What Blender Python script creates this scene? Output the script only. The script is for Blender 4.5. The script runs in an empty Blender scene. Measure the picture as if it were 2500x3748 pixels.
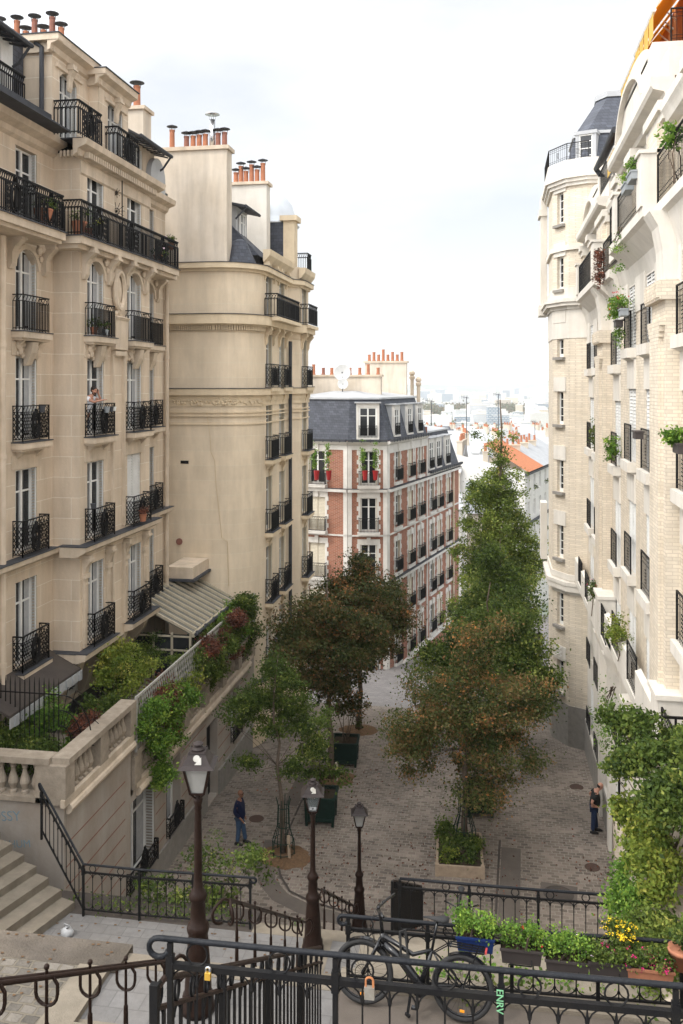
import bpy, math, random
import numpy as np
from mathutils import Matrix, Vector
random.seed(7)
R = math.radians
S = bpy.context.scene
COL = S.collection
# ------------------------------------------------------------ camera, sky, sun
TH = 9.7                      # the camera looks this many degrees left of the street's own direction (+Y)
cam_d = bpy.data.cameras.new('camera')
cam = bpy.data.objects.new('camera', cam_d); COL.objects.link(cam)
cam.location = (0, 0, 15.2)
cam.rotation_euler = (R(90), 0, R(TH))
cam_d.sensor_fit = 'VERTICAL'; cam_d.sensor_height = 36; cam_d.sensor_width = 24
cam_d.lens = 31.7; cam_d.shift_y = -0.1245
cam_d.clip_start = .05; cam_d.clip_end = 40000
S.camera = cam
SUN_EL, SUN_AZ = 48, 232      # azimuth clockwise from +Y
S.view_settings.view_transform = 'Standard'; S.view_settings.look = 'None'
S.view_settings.gamma = 1; S.view_settings.exposure = 0.2
W = bpy.data.worlds.new('World'); S.world = W; W.use_nodes = True
nt = W.node_tree; nt.nodes.clear()
def N(t, kind, **kw):
    n = t.nodes.new(kind)
    for k, v in kw.items():
        if k in n.bl_rna.properties and not hasattr(v, 'is_output'):
            setattr(n, k, v)
    return n
def build_world():
    t = nt; L = t.links.new
    out = N(t, 'ShaderNodeOutputWorld'); bg = N(t, 'ShaderNodeBackground'); bg2 = N(t, 'ShaderNodeBackground'); add = N(t, 'ShaderNodeMixShader')
    sky = N(t, 'ShaderNodeTexSky'); sky.sky_type = 'NISHITA'; sky.sun_disc = False
    sky.sun_elevation = R(SUN_EL); sky.sun_rotation = R(SUN_AZ); sky.air_density = 1.2; sky.dust_density = 2.5
    L(sky.outputs[0], bg.inputs[0]); bg.inputs[1].default_value = .15
    geo = N(t, 'ShaderNodeTexCoord')
    mp = N(t, 'ShaderNodeMapping'); mp.inputs['Scale'].default_value = (1.2, 1.2, 3.4); mp.inputs['Rotation'].default_value = (0, 0, .6)
    nz = N(t, 'ShaderNodeTexNoise'); nz.inputs['Scale'].default_value = 2.1; nz.inputs['Detail'].default_value = 7; nz.inputs['Roughness'].default_value = .55
    L(geo.outputs['Generated'], mp.inputs[0]); L(mp.outputs[0], nz.inputs['Vector'])
    rp = N(t, 'ShaderNodeValToRGB'); rp.color_ramp.elements[0].position = .33; rp.color_ramp.elements[1].position = .62
    rp.color_ramp.elements[0].color = (.66, .66, .66, 1); rp.color_ramp.elements[1].color = (1, 1, 1, 1)
    L(nz.outputs[0], rp.inputs[0])
    # clouds: near the horizon the layer is closed, overhead and away from the sun it thins
    sep = N(t, 'ShaderNodeSeparateXYZ'); L(geo.outputs['Generated'], sep.inputs[0])
    mr = N(t, 'ShaderNodeMapRange'); mr.inputs[1].default_value = .06; mr.inputs[2].default_value = .5; mr.inputs[3].default_value = 1.; mr.inputs[4].default_value = 0.
    L(sep.outputs[2], mr.inputs[0])
    mx = N(t, 'ShaderNodeMath'); mx.operation = 'MAXIMUM'; L(rp.outputs[0], mx.inputs[0]); L(mr.outputs[0], mx.inputs[1])
    # cloud brightness grows towards the veiled sun
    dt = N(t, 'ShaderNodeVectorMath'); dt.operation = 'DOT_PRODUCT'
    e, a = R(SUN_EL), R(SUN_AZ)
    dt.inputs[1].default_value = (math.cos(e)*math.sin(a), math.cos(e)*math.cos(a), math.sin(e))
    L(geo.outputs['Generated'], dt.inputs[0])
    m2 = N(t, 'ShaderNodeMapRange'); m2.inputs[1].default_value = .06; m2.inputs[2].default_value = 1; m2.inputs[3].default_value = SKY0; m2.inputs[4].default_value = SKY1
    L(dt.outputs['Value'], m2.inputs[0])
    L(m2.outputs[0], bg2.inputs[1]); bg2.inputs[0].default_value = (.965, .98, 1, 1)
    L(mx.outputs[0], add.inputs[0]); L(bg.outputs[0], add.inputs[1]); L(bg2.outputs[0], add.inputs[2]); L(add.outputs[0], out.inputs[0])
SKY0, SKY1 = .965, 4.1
HAZE = 1.0e-4
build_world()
sd = bpy.data.lights.new('sun', 'SUN'); sd.energy = 1.45; sd.angle = R(11); sd.color = (1, .94, .85)
sun = bpy.data.objects.new('sun', sd); COL.objects.link(sun)
sun.rotation_euler = Vector((math.cos(R(SUN_EL))*math.sin(R(SUN_AZ)), math.cos(R(SUN_EL))*math.cos(R(SUN_AZ)), math.sin(R(SUN_EL)))).to_track_quat('Z', 'Y').to_euler()
S.cycles.max_bounces = 6; S.cycles.diffuse_bounces = 3; S.cycles.glossy_bounces = 2; S.cycles.transmission_bounces = 4; S.cycles.transparent_max_bounces = 6; S.cycles.volume_bounces = 0

# ------------------------------------------------------------ materials
def mat(name, col, rough=.8, col2=None, nscale=3., spec=.25, metal=0, bump=0, bscale=40., kind=None, p=None, stain=0., trans=0., brick=None, streak=0., axis_='wall'):
    """procedural material in world metres. brick=(width,height,mortar,(c1),(c2),(cm),axis)"""
    m = bpy.data.materials.new(name); m.use_nodes = True
    t = m.node_tree; L = t.links.new; b = t.nodes['Principled BSDF']
    b.inputs['Roughness'].default_value = rough; b.inputs['Metallic'].default_value = metal
    b.inputs['Specular IOR Level'].default_value = spec
    geo = N(t, 'ShaderNodeNewGeometry')
    pos = geo.outputs['Position']
    colout = None
    nz = N(t, 'ShaderNodeTexNoise'); nz.inputs['Scale'].default_value = nscale; nz.inputs['Detail'].default_value = 6; nz.inputs['Roughness'].default_value = .62
    L(pos, nz.inputs['Vector'])
    mix = N(t, 'ShaderNodeMix'); mix.data_type = 'RGBA'
    rr = N(t, 'ShaderNodeMapRange'); rr.inputs[1].default_value = .3; rr.inputs[2].default_value = .7; L(nz.outputs[0], rr.inputs[0])
    L(rr.outputs[0], mix.inputs[0]); mix.inputs[6].default_value = (*col, 1); mix.inputs[7].default_value = (*(col2 or [c*.8 for c in col]), 1)
    colout = mix.outputs[2]
    bumpsrc = None
    if brick:
        bw, bh, mo, cm, amt, axis = brick
        br = N(t, 'ShaderNodeTexBrick'); br.inputs['Scale'].default_value = 1
        br.inputs['Brick Width'].default_value = bw; br.inputs['Row Height'].default_value = bh; br.inputs['Mortar Size'].default_value = mo
        br.inputs['Mortar Smooth'].default_value = .3; br.inputs['Bias'].default_value = 0
        br.inputs['Color1'].default_value = (1-amt, 1-amt, 1-amt, 1); br.inputs['Color2'].default_value = (1+amt, 1+amt, 1+amt, 1)
        sx = N(t, 'ShaderNodeSeparateXYZ'); L(pos, sx.inputs[0]); cb = N(t, 'ShaderNodeCombineXYZ')
        if axis == 'wall':
            ad = N(t, 'ShaderNodeMath'); L(sx.outputs[0], ad.inputs[0]); L(sx.outputs[1], ad.inputs[1]); L(ad.outputs[0], cb.inputs[0]); L(sx.outputs[2], cb.inputs[1])
        else:
            wn = N(t, 'ShaderNodeTexNoise'); wn.inputs['Scale'].default_value = 2.3; wn.inputs['Detail'].default_value = 3; L(pos, wn.inputs['Vector'])
            sc = N(t, 'ShaderNodeVectorMath'); sc.operation = 'SCALE'; L(wn.outputs['Color'], sc.inputs[0]); sc.inputs['Scale'].default_value = .12 if axis == 'cobble' else .0
            av = N(t, 'ShaderNodeVectorMath'); L(pos, av.inputs[0]); L(sc.outputs[0], av.inputs[1]); L(av.outputs[0], sx.inputs[0])
            L(sx.outputs[0], cb.inputs[0]); L(sx.outputs[1], cb.inputs[1])
        L(cb.outputs[0], br.inputs['Vector'])
        # tint bricks
        mu = N(t, 'ShaderNodeMix'); mu.data_type = 'RGBA'; mu.blend_type = 'MULTIPLY'; mu.inputs[0].default_value = 1
        L(colout, mu.inputs[6]); L(br.outputs['Color'], mu.inputs[7])
        m3 = N(t, 'ShaderNodeMix'); m3.data_type = 'RGBA'; L(br.outputs['Fac'], m3.inputs[0]); L(mu.outputs[2], m3.inputs[6]); m3.inputs[7].default_value = (*cm, 1)
        colout = m3.outputs[2]; bumpsrc = br.outputs['Fac']
    if stain:
        n2 = N(t, 'ShaderNodeTexNoise'); n2.inputs['Scale'].default_value = .45; n2.inputs['Detail'].default_value = 9; n2.inputs['Roughness'].default_value = .68
        mp = N(t, 'ShaderNodeMapping'); mp.inputs['Scale'].default_value = (1.8, 1.8, .5); L(pos, mp.inputs[0]); L(mp.outputs[0], n2.inputs['Vector'])
        r2 = N(t, 'ShaderNodeMapRange'); r2.inputs[1].default_value = .42; r2.inputs[2].default_value = .72; r2.inputs[4].default_value = stain; L(n2.outputs[0], r2.inputs[0])
        ms = N(t, 'ShaderNodeMix'); ms.data_type = 'RGBA'; L(r2.outputs[0], ms.inputs[0]); L(colout, ms.inputs[6]); ms.inputs[7].default_value = (.17, .14, .105, 1)
        colout = ms.outputs[2]
    if streak:
        n4 = N(t, 'ShaderNodeTexNoise'); n4.inputs['Scale'].default_value = 1; n4.inputs['Detail'].default_value = 5; n4.inputs['Roughness'].default_value = .6
        mp4 = N(t, 'ShaderNodeMapping'); mp4.inputs['Scale'].default_value = (2.6, 2.6, .35) if axis_ != 'floor' else (.35, .35, .35); L(pos, mp4.inputs[0]); L(mp4.outputs[0], n4.inputs['Vector'])
        r4 = N(t, 'ShaderNodeMapRange'); r4.inputs[1].default_value = .40; r4.inputs[2].default_value = .66; r4.inputs[3].default_value = 1.06; r4.inputs[4].default_value = 1-streak; L(n4.outputs[0], r4.inputs[0])
        m4 = N(t, 'ShaderNodeVectorMath'); m4.operation = 'SCALE'; L(colout, m4.inputs[0]); L(r4.outputs[0], m4.inputs['Scale']); colout = m4.outputs[0]
    if kind == 'leaf':
        at = N(t, 'ShaderNodeAttribute'); at.attribute_name = 'rnd'
        rp = N(t, 'ShaderNodeValToRGB'); cr = rp.color_ramp
        while len(cr.elements) < len(p): cr.elements.new(.5)
        for i, (ps, c) in enumerate(p): cr.elements[i].position = ps; cr.elements[i].color = (*c, 1)
        L(at.outputs['Fac'], rp.inputs[0]); colout = rp.outputs[0]
        tr = N(t, 'ShaderNodeBsdfTranslucent'); L(colout, tr.inputs[0]); ms = N(t, 'ShaderNodeMixShader'); ms.inputs[0].default_value = .35
        L(b.outputs[0], ms.inputs[1]); L(tr.outputs[0], ms.inputs[2]); L(ms.outputs[0], t.nodes['Material Output'].inputs[0])
    if trans:
        tr = N(t, 'ShaderNodeBsdfTranslucent'); L(colout, tr.inputs[0]); ms = N(t, 'ShaderNodeMixShader'); ms.inputs[0].default_value = trans
        L(b.outputs[0], ms.inputs[1]); L(tr.outputs[0], ms.inputs[2]); L(ms.outputs[0], t.nodes['Material Output'].inputs[0])
    L(colout, b.inputs['Base Color'])
    if bump:
        bn = N(t, 'ShaderNodeBump'); bn.inputs['Strength'].default_value = bump; bn.inputs['Distance'].default_value = .02
        n3 = N(t, 'ShaderNodeTexNoise'); n3.inputs['Scale'].default_value = bscale; n3.inputs['Detail'].default_value = 4; L(pos, n3.inputs['Vector'])
        if bumpsrc:
            ma = N(t, 'ShaderNodeMath'); ma.operation = 'SUBTRACT'; L(n3.outputs[0], ma.inputs[0]); L(bumpsrc, ma.inputs[1]); L(ma.outputs[0], bn.inputs['Height'])
        else: L(n3.outputs[0], bn.inputs['Height'])
        L(bn.outputs[0], b.inputs['Normal'])
    return m
M = {}
M['limestone'] = mat('limestone', (.64, .53, .405), .85, (.59, .475, .355), 1.1, .2, bump=.25, bscale=14, stain=.3, streak=.08, brick=(1.35, .62, .011, (.76, .69, .58), .07, 'wall'))
M['trim'] = mat('limestone_trim', (.66, .55, .43), .85, (.55, .45, .335), 2.2, .2, bump=.3, bscale=18, stain=.34, streak=.1)
M['old_stone'] = mat('weathered_stone', (.42, .355, .28), .9, (.27, .225, .175), 4, .2, bump=.6, bscale=22, stain=.55)
M['cream'] = mat('cream_stone', (.73, .61, .455), .85, (.655, .54, .395), .9, .2, bump=.2, bscale=12, stain=.26, streak=.03, brick=(9., .62, .010, (.74, .65, .50), .03, 'wall'))
M['creamtrim'] = mat('cream_trim', (.74, .61, .43), .85, (.62, .50, .345), 2, .2, bump=.25, bscale=14, stain=.16)
M['plaster'] = mat('gable_render', (.68, .60, .50), .9, (.58, .495, .39), .8, .2, bump=.2, bscale=9, stain=.2, streak=.12)
M['pale'] = mat('pale_render', (.66, .62, .555), .88, (.60, .555, .485), 1.4, .2, bump=.2, bscale=12, stain=.16, streak=.05)
M['white_stone'] = mat('white_stone', (.74, .71, .66), .85, (.60, .57, .52), 1.6, .2, bump=.2, bscale=14, stain=.12)
M['brick_cream'] = mat('cream_brick', (.67, .595, .485), .85, (.60, .52, .405), 2.2, .2, bump=.4, bscale=30, stain=.1, streak=.05, brick=(.23, .078, .008, (.53, .45, .36), .085, 'wall'))
M['brick_red'] = mat('red_brick', (.36, .135, .08), .85, (.27, .095, .06), 2.5, .2, bump=.4, bscale=30, brick=(.24, .085, .012, (.40, .29, .22), .16, 'wall'))
M['concrete'] = mat('rough_concrete', (.29, .27, .24), .95, (.22, .205, .185), 5, .15, bump=.6, bscale=25, stain=.2)
M['slate'] = mat('slate', (.075, .082, .10), .6, (.05, .054, .068), 1.5, .3, bump=.4, bscale=20, brick=(.26, .16, .008, (.03, .03, .035), .2, 'wall'))
M['zinc'] = mat('zinc', (.42, .425, .43), .55, (.33, .335, .34), 1.4, .3, bump=.1)
M['zinc_light'] = mat('pale_zinc', (.62, .65, .68), .4, (.52, .55, .58), 1.4, .5, metal=.2)
M['lead'] = mat('zinc_flashing', (.065, .068, .076), .65, (.045, .047, .053), 3, .2)
M['old_white'] = mat('flaking_white_paint', (.48, .47, .44), .8, (.28, .26, .22), 9, .2)
M['roof_grey'] = mat('dusty_glass_roof', (.12, .12, .105), .7, (.18, .175, .15), 3, .2)
M['iron'] = mat('black_iron', (.009, .009, .010), .55, (.015, .014, .013), 9, .1, bump=.2, bscale=60)
M['brown_iron'] = mat('brown_painted_iron', (.015, .008, .006), .42, (.026, .015, .011), 14, .12, bump=.25, bscale=70)
M['steel_iron'] = mat('worn_dark_rail', (.008, .009, .011), .35, (.018, .019, .022), 9, .14, bump=.3, bscale=60)
M['white_paint'] = mat('white_paint', (.78, .77, .74), .5, (.68, .67, .63), 4, .4)
M['shutter'] = mat('shutter_white', (.70, .69, .66), .6, (.60, .59, .56), 3, .3)
M['shutter_cream'] = mat('shutter_cream', (.68, .62, .50), .6, (.60, .54, .42), 3, .3)
M['glass'] = mat('window_glass', (.012, .014, .016), .06, (.035, .037, .04), 1.3, .45)
M['dark'] = mat('dark_room', (.012, .011, .010), .9)
M['curtain'] = mat('net_curtain', (.42, .42, .42), .5, (.30, .31, .32), 6, .6)
M['terracotta'] = mat('terracotta', (.44, .185, .10), .85, (.33, .14, .085), 5, .2, bump=.2)
M['pot_dark'] = mat('old_chimney_pot', (.30, .13, .09), .85, (.20, .10, .08), 5, .2)
M['steel'] = mat('stainless_flue', (.6, .61, .62), .25, (.5, .51, .52), 4, .6, metal=1)
M['cobble'] = mat('cobbles', (.150, .120, .100), .85, (.235, .193, .158), 1.6, .25, bump=.9, bscale=25, stain=.2, streak=.3, axis_='floor', brick=(.25, .165, .020, (.27, .232, .188), .34, 'cobble'))
M['cobble_big'] = mat('worn_cobbles', (.10, .09, .078), .85, (.17, .15, .125), 2.2, .3, bump=1., bscale=16, stain=.15, brick=(.22, .17, .02, (.15, .13, .10), .35, 'cobble'))
M['cobble_dark'] = mat('dark_worn_stone', (.10, .085, .072), .92, (.17, .145, .12), 2.2, .15, bump=1, bscale=30, stain=.6, streak=.4, axis_='floor')
M['cobble_far'] = mat('grey_cobbles', (.20, .18, .165), .85, (.27, .245, .225), 1.1, .3, bump=.6, brick=(.2, .12, .018, (.17, .16, .16), .18, 'cobble'))
M['paver'] = mat('granite_pavers', (.185, .178, .172), .85, (.145, .139, .134), 9, .25, bump=.5, bscale=70, stain=.2, brick=(.42, .32, .008, (.13, .125, .12), .07, 'flat'))
M['asphalt'] = mat('asphalt', (.125, .104, .088), .9, (.095, .08, .068), 2.4, .2, bump=.5, bscale=80, stain=.25)
M['asphalt_dark'] = mat('dark_asphalt', (.07, .058, .05), .92, (.05, .042, .038), 2, .2, bump=.6, bscale=60, stain=.2)
M['step'] = mat('granite_steps', (.25, .215, .168), .9, (.165, .142, .11), 3.5, .2, bump=.6, bscale=45, stain=.6)
M['soil'] = mat('bark_mulch', (.17, .105, .058), .95, (.10, .06, .035), 12, .1, bump=1, bscale=40)
M['earth'] = mat('planting_earth', (.07, .05, .035), .95, (.04, .03, .02), 8, .1, bump=1, bscale=20)
M['ground_far'] = mat('plain', (.30, .31, .27), .95, (.20, .24, .17), .004, .1)
M['hill'] = mat('wooded_hill', (.16, .20, .16), .95, (.10, .14, .10), .004, .1)
M['bark'] = mat('bark', (.15, .115, .085), .95, (.085, .065, .05), 12, .1, bump=1, bscale=30)
M['green_iron'] = mat('green_painted_iron', (.010, .032, .022), .5, (.008, .024, .017), 9, .15)
M['green_box'] = mat('green_planter_paint', (.012, .030, .022), .6, (.008, .02, .015), 6, .15)
M['wood'] = mat('weathered_timber', (.40, .31, .22), .85, (.28, .21, .15), 6, .2, bump=.5)
M['orange'] = mat('orange_canvas', (.72, .38, .06), .8, (.66, .33, .05), 1.5, .1, trans=.4)
M['yellow'] = mat('yellow_canvas', (.74, .50, .14), .8, (.68, .43, .11), 1.5, .1, trans=.3)
M['brick_orange'] = mat('orange_wall', (.62, .30, .13), .85, (.52, .24, .10), 3, .2)
M['rooftile'] = mat('orange_roof_tiles', (.48, .185, .085), .85, (.38, .15, .08), 4, .2, bump=.3)
M['white'] = mat('white_plastic', (.82, .82, .80), .5, (.74, .74, .72), 5, .4)
M['city_white'] = mat('city_white', (.62, .61, .59), .9, (.48, .48, .475), .02, .1, brick=(3.4, 3.1, .55, (.50, .52, .55), .05, 'wall'))
M['city_grey'] = mat('city_grey', (.50, .51, .52), .9, (.34, .36, .38), .02, .1, brick=(7, 3.2, 1.0, (.20, .25, .30), .08, 'wall'))
M['city_glass'] = mat('city_glass', (.22, .32, .36), .5, (.15, .22, .27), .02, .4, brick=(4, 3.4, .5, (.50, .56, .58), .08, 'wall'))
M['city_dark'] = mat('city_dark', (.09, .10, .12), .7, (.06, .065, .08), .02, .2)
M['city_red'] = mat('city_red', (.50, .07, .07), .7, (.42, .06, .06), .02, .2)
M['house_white'] = mat('white_house_wall', (.64, .62, .585), .9, (.54, .52, .48), .6, .2, stain=.1)
M['house_buff'] = mat('buff_house_wall', (.56, .49, .40), .9, (.47, .41, .33), .6, .2, stain=.15)
G1 = [(0, (0.032, 0.055, 0.015)), (.45, (0.085, 0.128, 0.027)), (.8, (0.165, 0.213, 0.044)), (1, (0.317, 0.329, 0.085))]
M['leaf_green'] = mat('leaf_green', (0, 0, 0), .5, kind='leaf', p=G1, spec=.12)
M['leaf_poplar'] = mat('leaf_poplar', (0, 0, 0), .5, kind='leaf', p=[(0, (0.049, 0.076, 0.017)), (.45, (0.140, 0.189, 0.037)), (.85, (0.256, 0.293, 0.061)), (1, (0.464, 0.415, 0.110))], spec=.12)
M['leaf_dark'] = mat('leaf_dark_rust', (0, 0, 0), .5, kind='leaf', p=[(0, (0.027, 0.041, 0.015)), (.40, (0.079, 0.091, 0.029)), (.68, (0.146, 0.098, 0.043)), (.93, (0.232, 0.110, 0.049)), (1, (0.415, 0.183, 0.061))], spec=.12)
M['leaf_rust'] = mat('leaf_rust', (0, 0, 0), .5, kind='leaf', p=[(0, (0.039, 0.059, 0.018)), (.40, (0.107, 0.128, 0.039)), (.64, (0.207, 0.146, 0.061)), (.90, (0.329, 0.159, 0.061)), (1, (0.549, 0.244, 0.073))], spec=.12)
M['leaf_bright'] = mat('leaf_bright', (0, 0, 0), .5, kind='leaf', p=[(0, (0.057, 0.115, 0.023)), (.5, (0.138, 0.253, 0.040)), (1, (0.368, 0.483, 0.081))], spec=.12)
M['leaf_yellow'] = mat('leaf_yellow_green', (0, 0, 0), .5, kind='leaf', p=[(0, (.07, .11, .02)), (.5, (.19, .24, .04)), (1, (.40, .38, .08))], spec=.12)
M['leaf_red'] = mat('leaf_brown_red', (0, 0, 0), .5, kind='leaf', p=[(0, (.06, .03, .02)), (.5, (.14, .055, .035)), (1, (.32, .10, .05))], spec=.3)
M['petal_red'] = mat('petal_red', (.6, .02, .03), .6, (.5, .01, .02), 20)
M['petal_pink'] = mat('petal_magenta', (.55, .02, .16), .6, (.45, .01, .10), 20)
M['petal_yellow'] = mat('petal_yellow', (.85, .60, .03), .6, (.75, .5, .02), 20)
M['petal_white'] = mat('petal_white', (.8, .7, .75), .6, (.8, .55, .62), 20)

# ------------------------------------------------------------ object helpers
def wm(o):
    m = Matrix.Identity(4)
    while o:
        m = Matrix.LocRotScale(o.location, o.rotation_euler, o.scale) @ m; o = o.parent
    return m
class MB:
    def __init__(s): s.v = []; s.f = []; s.mi = []; s.M = None; s.cur = 0
    def add(s, vs, fs):
        k = len(s.v)
        if s.M is not None: vs = [tuple(s.M @ Vector(v)) for v in vs]
        s.v += [tuple(v) for v in vs]; s.f += [tuple(i+k for i in f) for f in fs]; s.mi += [s.cur]*len(fs)
        return s
    def box(s, x0, x1, y0, y1, z0, z1):
        return s.add([(x0,y0,z0),(x1,y0,z0),(x1,y1,z0),(x0,y1,z0),(x0,y0,z1),(x1,y0,z1),(x1,y1,z1),(x0,y1,z1)],
                     [(3,2,1,0),(4,5,6,7),(0,1,5,4),(1,2,6,5),(2,3,7,6),(3,0,4,7)])
    def bar(s, p, q, w, h=None, caps=True):
        p, q = Vector(p), Vector(q); h = h or w; d = q-p
        if d.length < 1e-6: return s
        d.normalize(); up = Vector((0,0,1)) if abs(d.z) < .9 else Vector((0,1,0))
        a = d.cross(up).normalized()*w/2; b = a.cross(d).normalized()*h/2
        vs = [p-a-b, p+a-b, p+a+b, p-a+b, q-a-b, q+a-b, q+a+b, q-a+b]
        return s.add(vs, [(0,1,5,4),(1,2,6,5),(2,3,7,6),(3,0,4,7)] + ([(3,2,1,0),(4,5,6,7)] if caps else []))
    def tube(s, pts, r, n=6, closed=False):
        pts = [Vector(p) for p in pts]; m = len(pts); rs = r if isinstance(r, (list, tuple)) else [r]*m
        k0 = []; prev = None
        vs = []; fs = []
        for i, p in enumerate(pts):
            if closed: d = pts[(i+1) % m]-pts[i-1]
            else: d = (pts[i+1] if i < m-1 else p) - (pts[i-1] if i else p)
            d.normalize()
            if prev is None: up = Vector((0,0,1)) if abs(d.z) < .9 else Vector((1,0,0)); a = d.cross(up).normalized()
            else:
                a = prev - d*prev.dot(d); a = a.normalized() if a.length > 1e-6 else d.orthogonal().normalized()
            prev = a; b = d.cross(a)
            for j in range(n):
                t = 2*math.pi*j/n; vs.append(p + (a*math.cos(t)+b*math.sin(t))*rs[i])
        for i in range(m if closed else m-1):
            for j in range(n):
                i2 = (i+1) % m
                fs.append((i*n+j, i*n+(j+1) % n, i2*n+(j+1) % n, i2*n+j))
        if not closed: fs += [tuple(range(n))[::-1], tuple((m-1)*n+j for j in range(n))]
        return s.add(vs, fs)
    def ring(s, c, r, w, axis='y', n=16, sec=5, ra=None):
        c = Vector(c); ra = ra or r; P = []
        for i in range(n):
            t = 2*math.pi*i/n; u, v = math.cos(t)*r, math.sin(t)*ra
            P.append(c + (Vector((u,0,v)) if axis == 'y' else Vector((0,u,v)) if axis == 'x' else Vector((u,v,0))))
        return s.tube(P, w, sec, True)
    def lathe(s, c, prof, n=12):
        c = Vector(c); vs = []; fs = []; m = len(prof)
        for r, z in prof:
            for j in range(n):
                t = 2*math.pi*(j+.5)/n; vs.append((c.x+r*math.cos(t), c.y+r*math.sin(t), c.z+z))
        for i in range(m-1):
            for j in range(n): fs.append((i*n+j, i*n+(j+1) % n, (i+1)*n+(j+1) % n, (i+1)*n+j))
        fs += [tuple(range(n))[::-1], tuple((m-1)*n+j for j in range(n))]
        return s.add(vs, fs)
    def prism(s, poly, z0, z1):
        n = len(poly); zs0 = z0 if isinstance(z0, (list, tuple)) else [z0]*n; zs1 = z1 if isinstance(z1, (list, tuple)) else [z1]*n
        return s.add([(x,y,z) for (x,y),z in zip(poly, zs0)]+[(x,y,z) for (x,y),z in zip(poly, zs1)],
                     [tuple(range(n))[::-1], tuple(range(n, 2*n))] + [(i, (i+1) % n, n+(i+1) % n, n+i) for i in range(n)])
    def ext(s, poly, d):
        n = len(poly); d = Vector(d); P = [Vector(p) for p in poly]
        return s.add(P+[p+d for p in P], [tuple(range(n))[::-1], tuple(range(n, 2*n))] + [(i, (i+1) % n, n+(i+1) % n, n+i) for i in range(n)])
    def ball(s, c, r, n=8, m=6, sq=(1,1,1)):
        vs = []; fs = []; c = Vector(c)
        for i in range(1, m):
            ph = math.pi*i/m
            for j in range(n):
                t = 2*math.pi*j/n; vs.append(c+Vector((math.sin(ph)*math.cos(t)*sq[0], math.sin(ph)*math.sin(t)*sq[1], math.cos(ph)*sq[2]))*r)
        vs += [c+Vector((0,0,r*sq[2])), c-Vector((0,0,r*sq[2]))]; T, B = len(vs)-2, len(vs)-1
        for i in range(m-2):
            for j in range(n): fs.append((i*n+j, (i+1)*n+j, (i+1)*n+(j+1) % n, i*n+(j+1) % n))
        for j in range(n): fs.append((T, j, (j+1) % n)); fs.append((B, (m-2)*n+(j+1) % n, (m-2)*n+j))
        return s.add(vs, fs)
    def mesh(s, name, mats):
        me = bpy.data.meshes.new(name); me.from_pydata(s.v, [], s.f)
        for m in (mats if isinstance(mats, (list, tuple)) else [mats]): me.materials.append(m)
        if any(s.mi): me.polygons.foreach_set('material_index', s.mi)
        me.update(); return me
    def build(s, name, mats, parent=None, smooth=False, world=True):
        if parent and world:
            im = wm(parent).inverted(); s.v = [tuple(im @ Vector(v)) for v in s.v]
        me = s.mesh(name, mats)
        if smooth: me.polygons.foreach_set('use_smooth', [True]*len(me.polygons))
        o = bpy.data.objects.new(name, me); COL.objects.link(o); o.parent = parent
        return o
def tag(o, label=None, cat=None, group=None, kind=None):
    if label: o['label'] = label
    if cat: o['category'] = cat
    if group: o['group'] = group
    if kind: o['kind'] = kind
    return o
def thing(name, label, cat, loc=(0,0,0), rz=0, group=None):
    o = bpy.data.objects.new(name, None); COL.objects.link(o); o.location = loc; o.rotation_euler = (0,0,rz); o.empty_display_size = .2
    return tag(o, label, cat, group)
def single(name, mb, mats, label, cat, group=None, smooth=False, loc=None):
    """one-mesh thing, its origin moved to the foot of the mesh"""
    v = np.array(mb.v); c = loc or (float(v[:,0].mean()), float(v[:,1].mean()), float(v[:,2].min()))
    mb.v = [(a-c[0], b-c[1], d-c[2]) for a, b, d in mb.v]
    o = mb.build(name, mats, None, smooth); o.location = c
    return tag(o, label, cat, group)
def inst(name, me, parent, W_):
    o = bpy.data.objects.new(name, me); COL.objects.link(o); o.parent = parent
    m = wm(parent).inverted() @ W_ if parent else W_
    l, q, sc = m.decompose(); o.location = l; o.rotation_euler = q.to_euler(); o.scale = sc
    return o
def copy_tree(o, parent=None):
    c = o.copy(); COL.objects.link(c); c.parent = parent
    for ch in o.children: copy_tree(ch, c)
    return c
def struct(name, mb, mats, smooth=False): return tag(mb.build(name, mats, None, smooth), kind='structure')

# ground height (plaza = 0; camera stands 15.2 m above it on the stairs)
GP = [(0, 0), (31, 0), (41, -.45), (60, -3.8), (72, -5.6), (105, -11), (160, -19), (300, -38), (600, -56), (1200, -62), (20000, -62)]
def gz(y):
    for (a, za), (b, zb) in zip(GP, GP[1:]):
        if y <= b: return za+(zb-za)*(y-a)/(b-a)
    return -62

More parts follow.
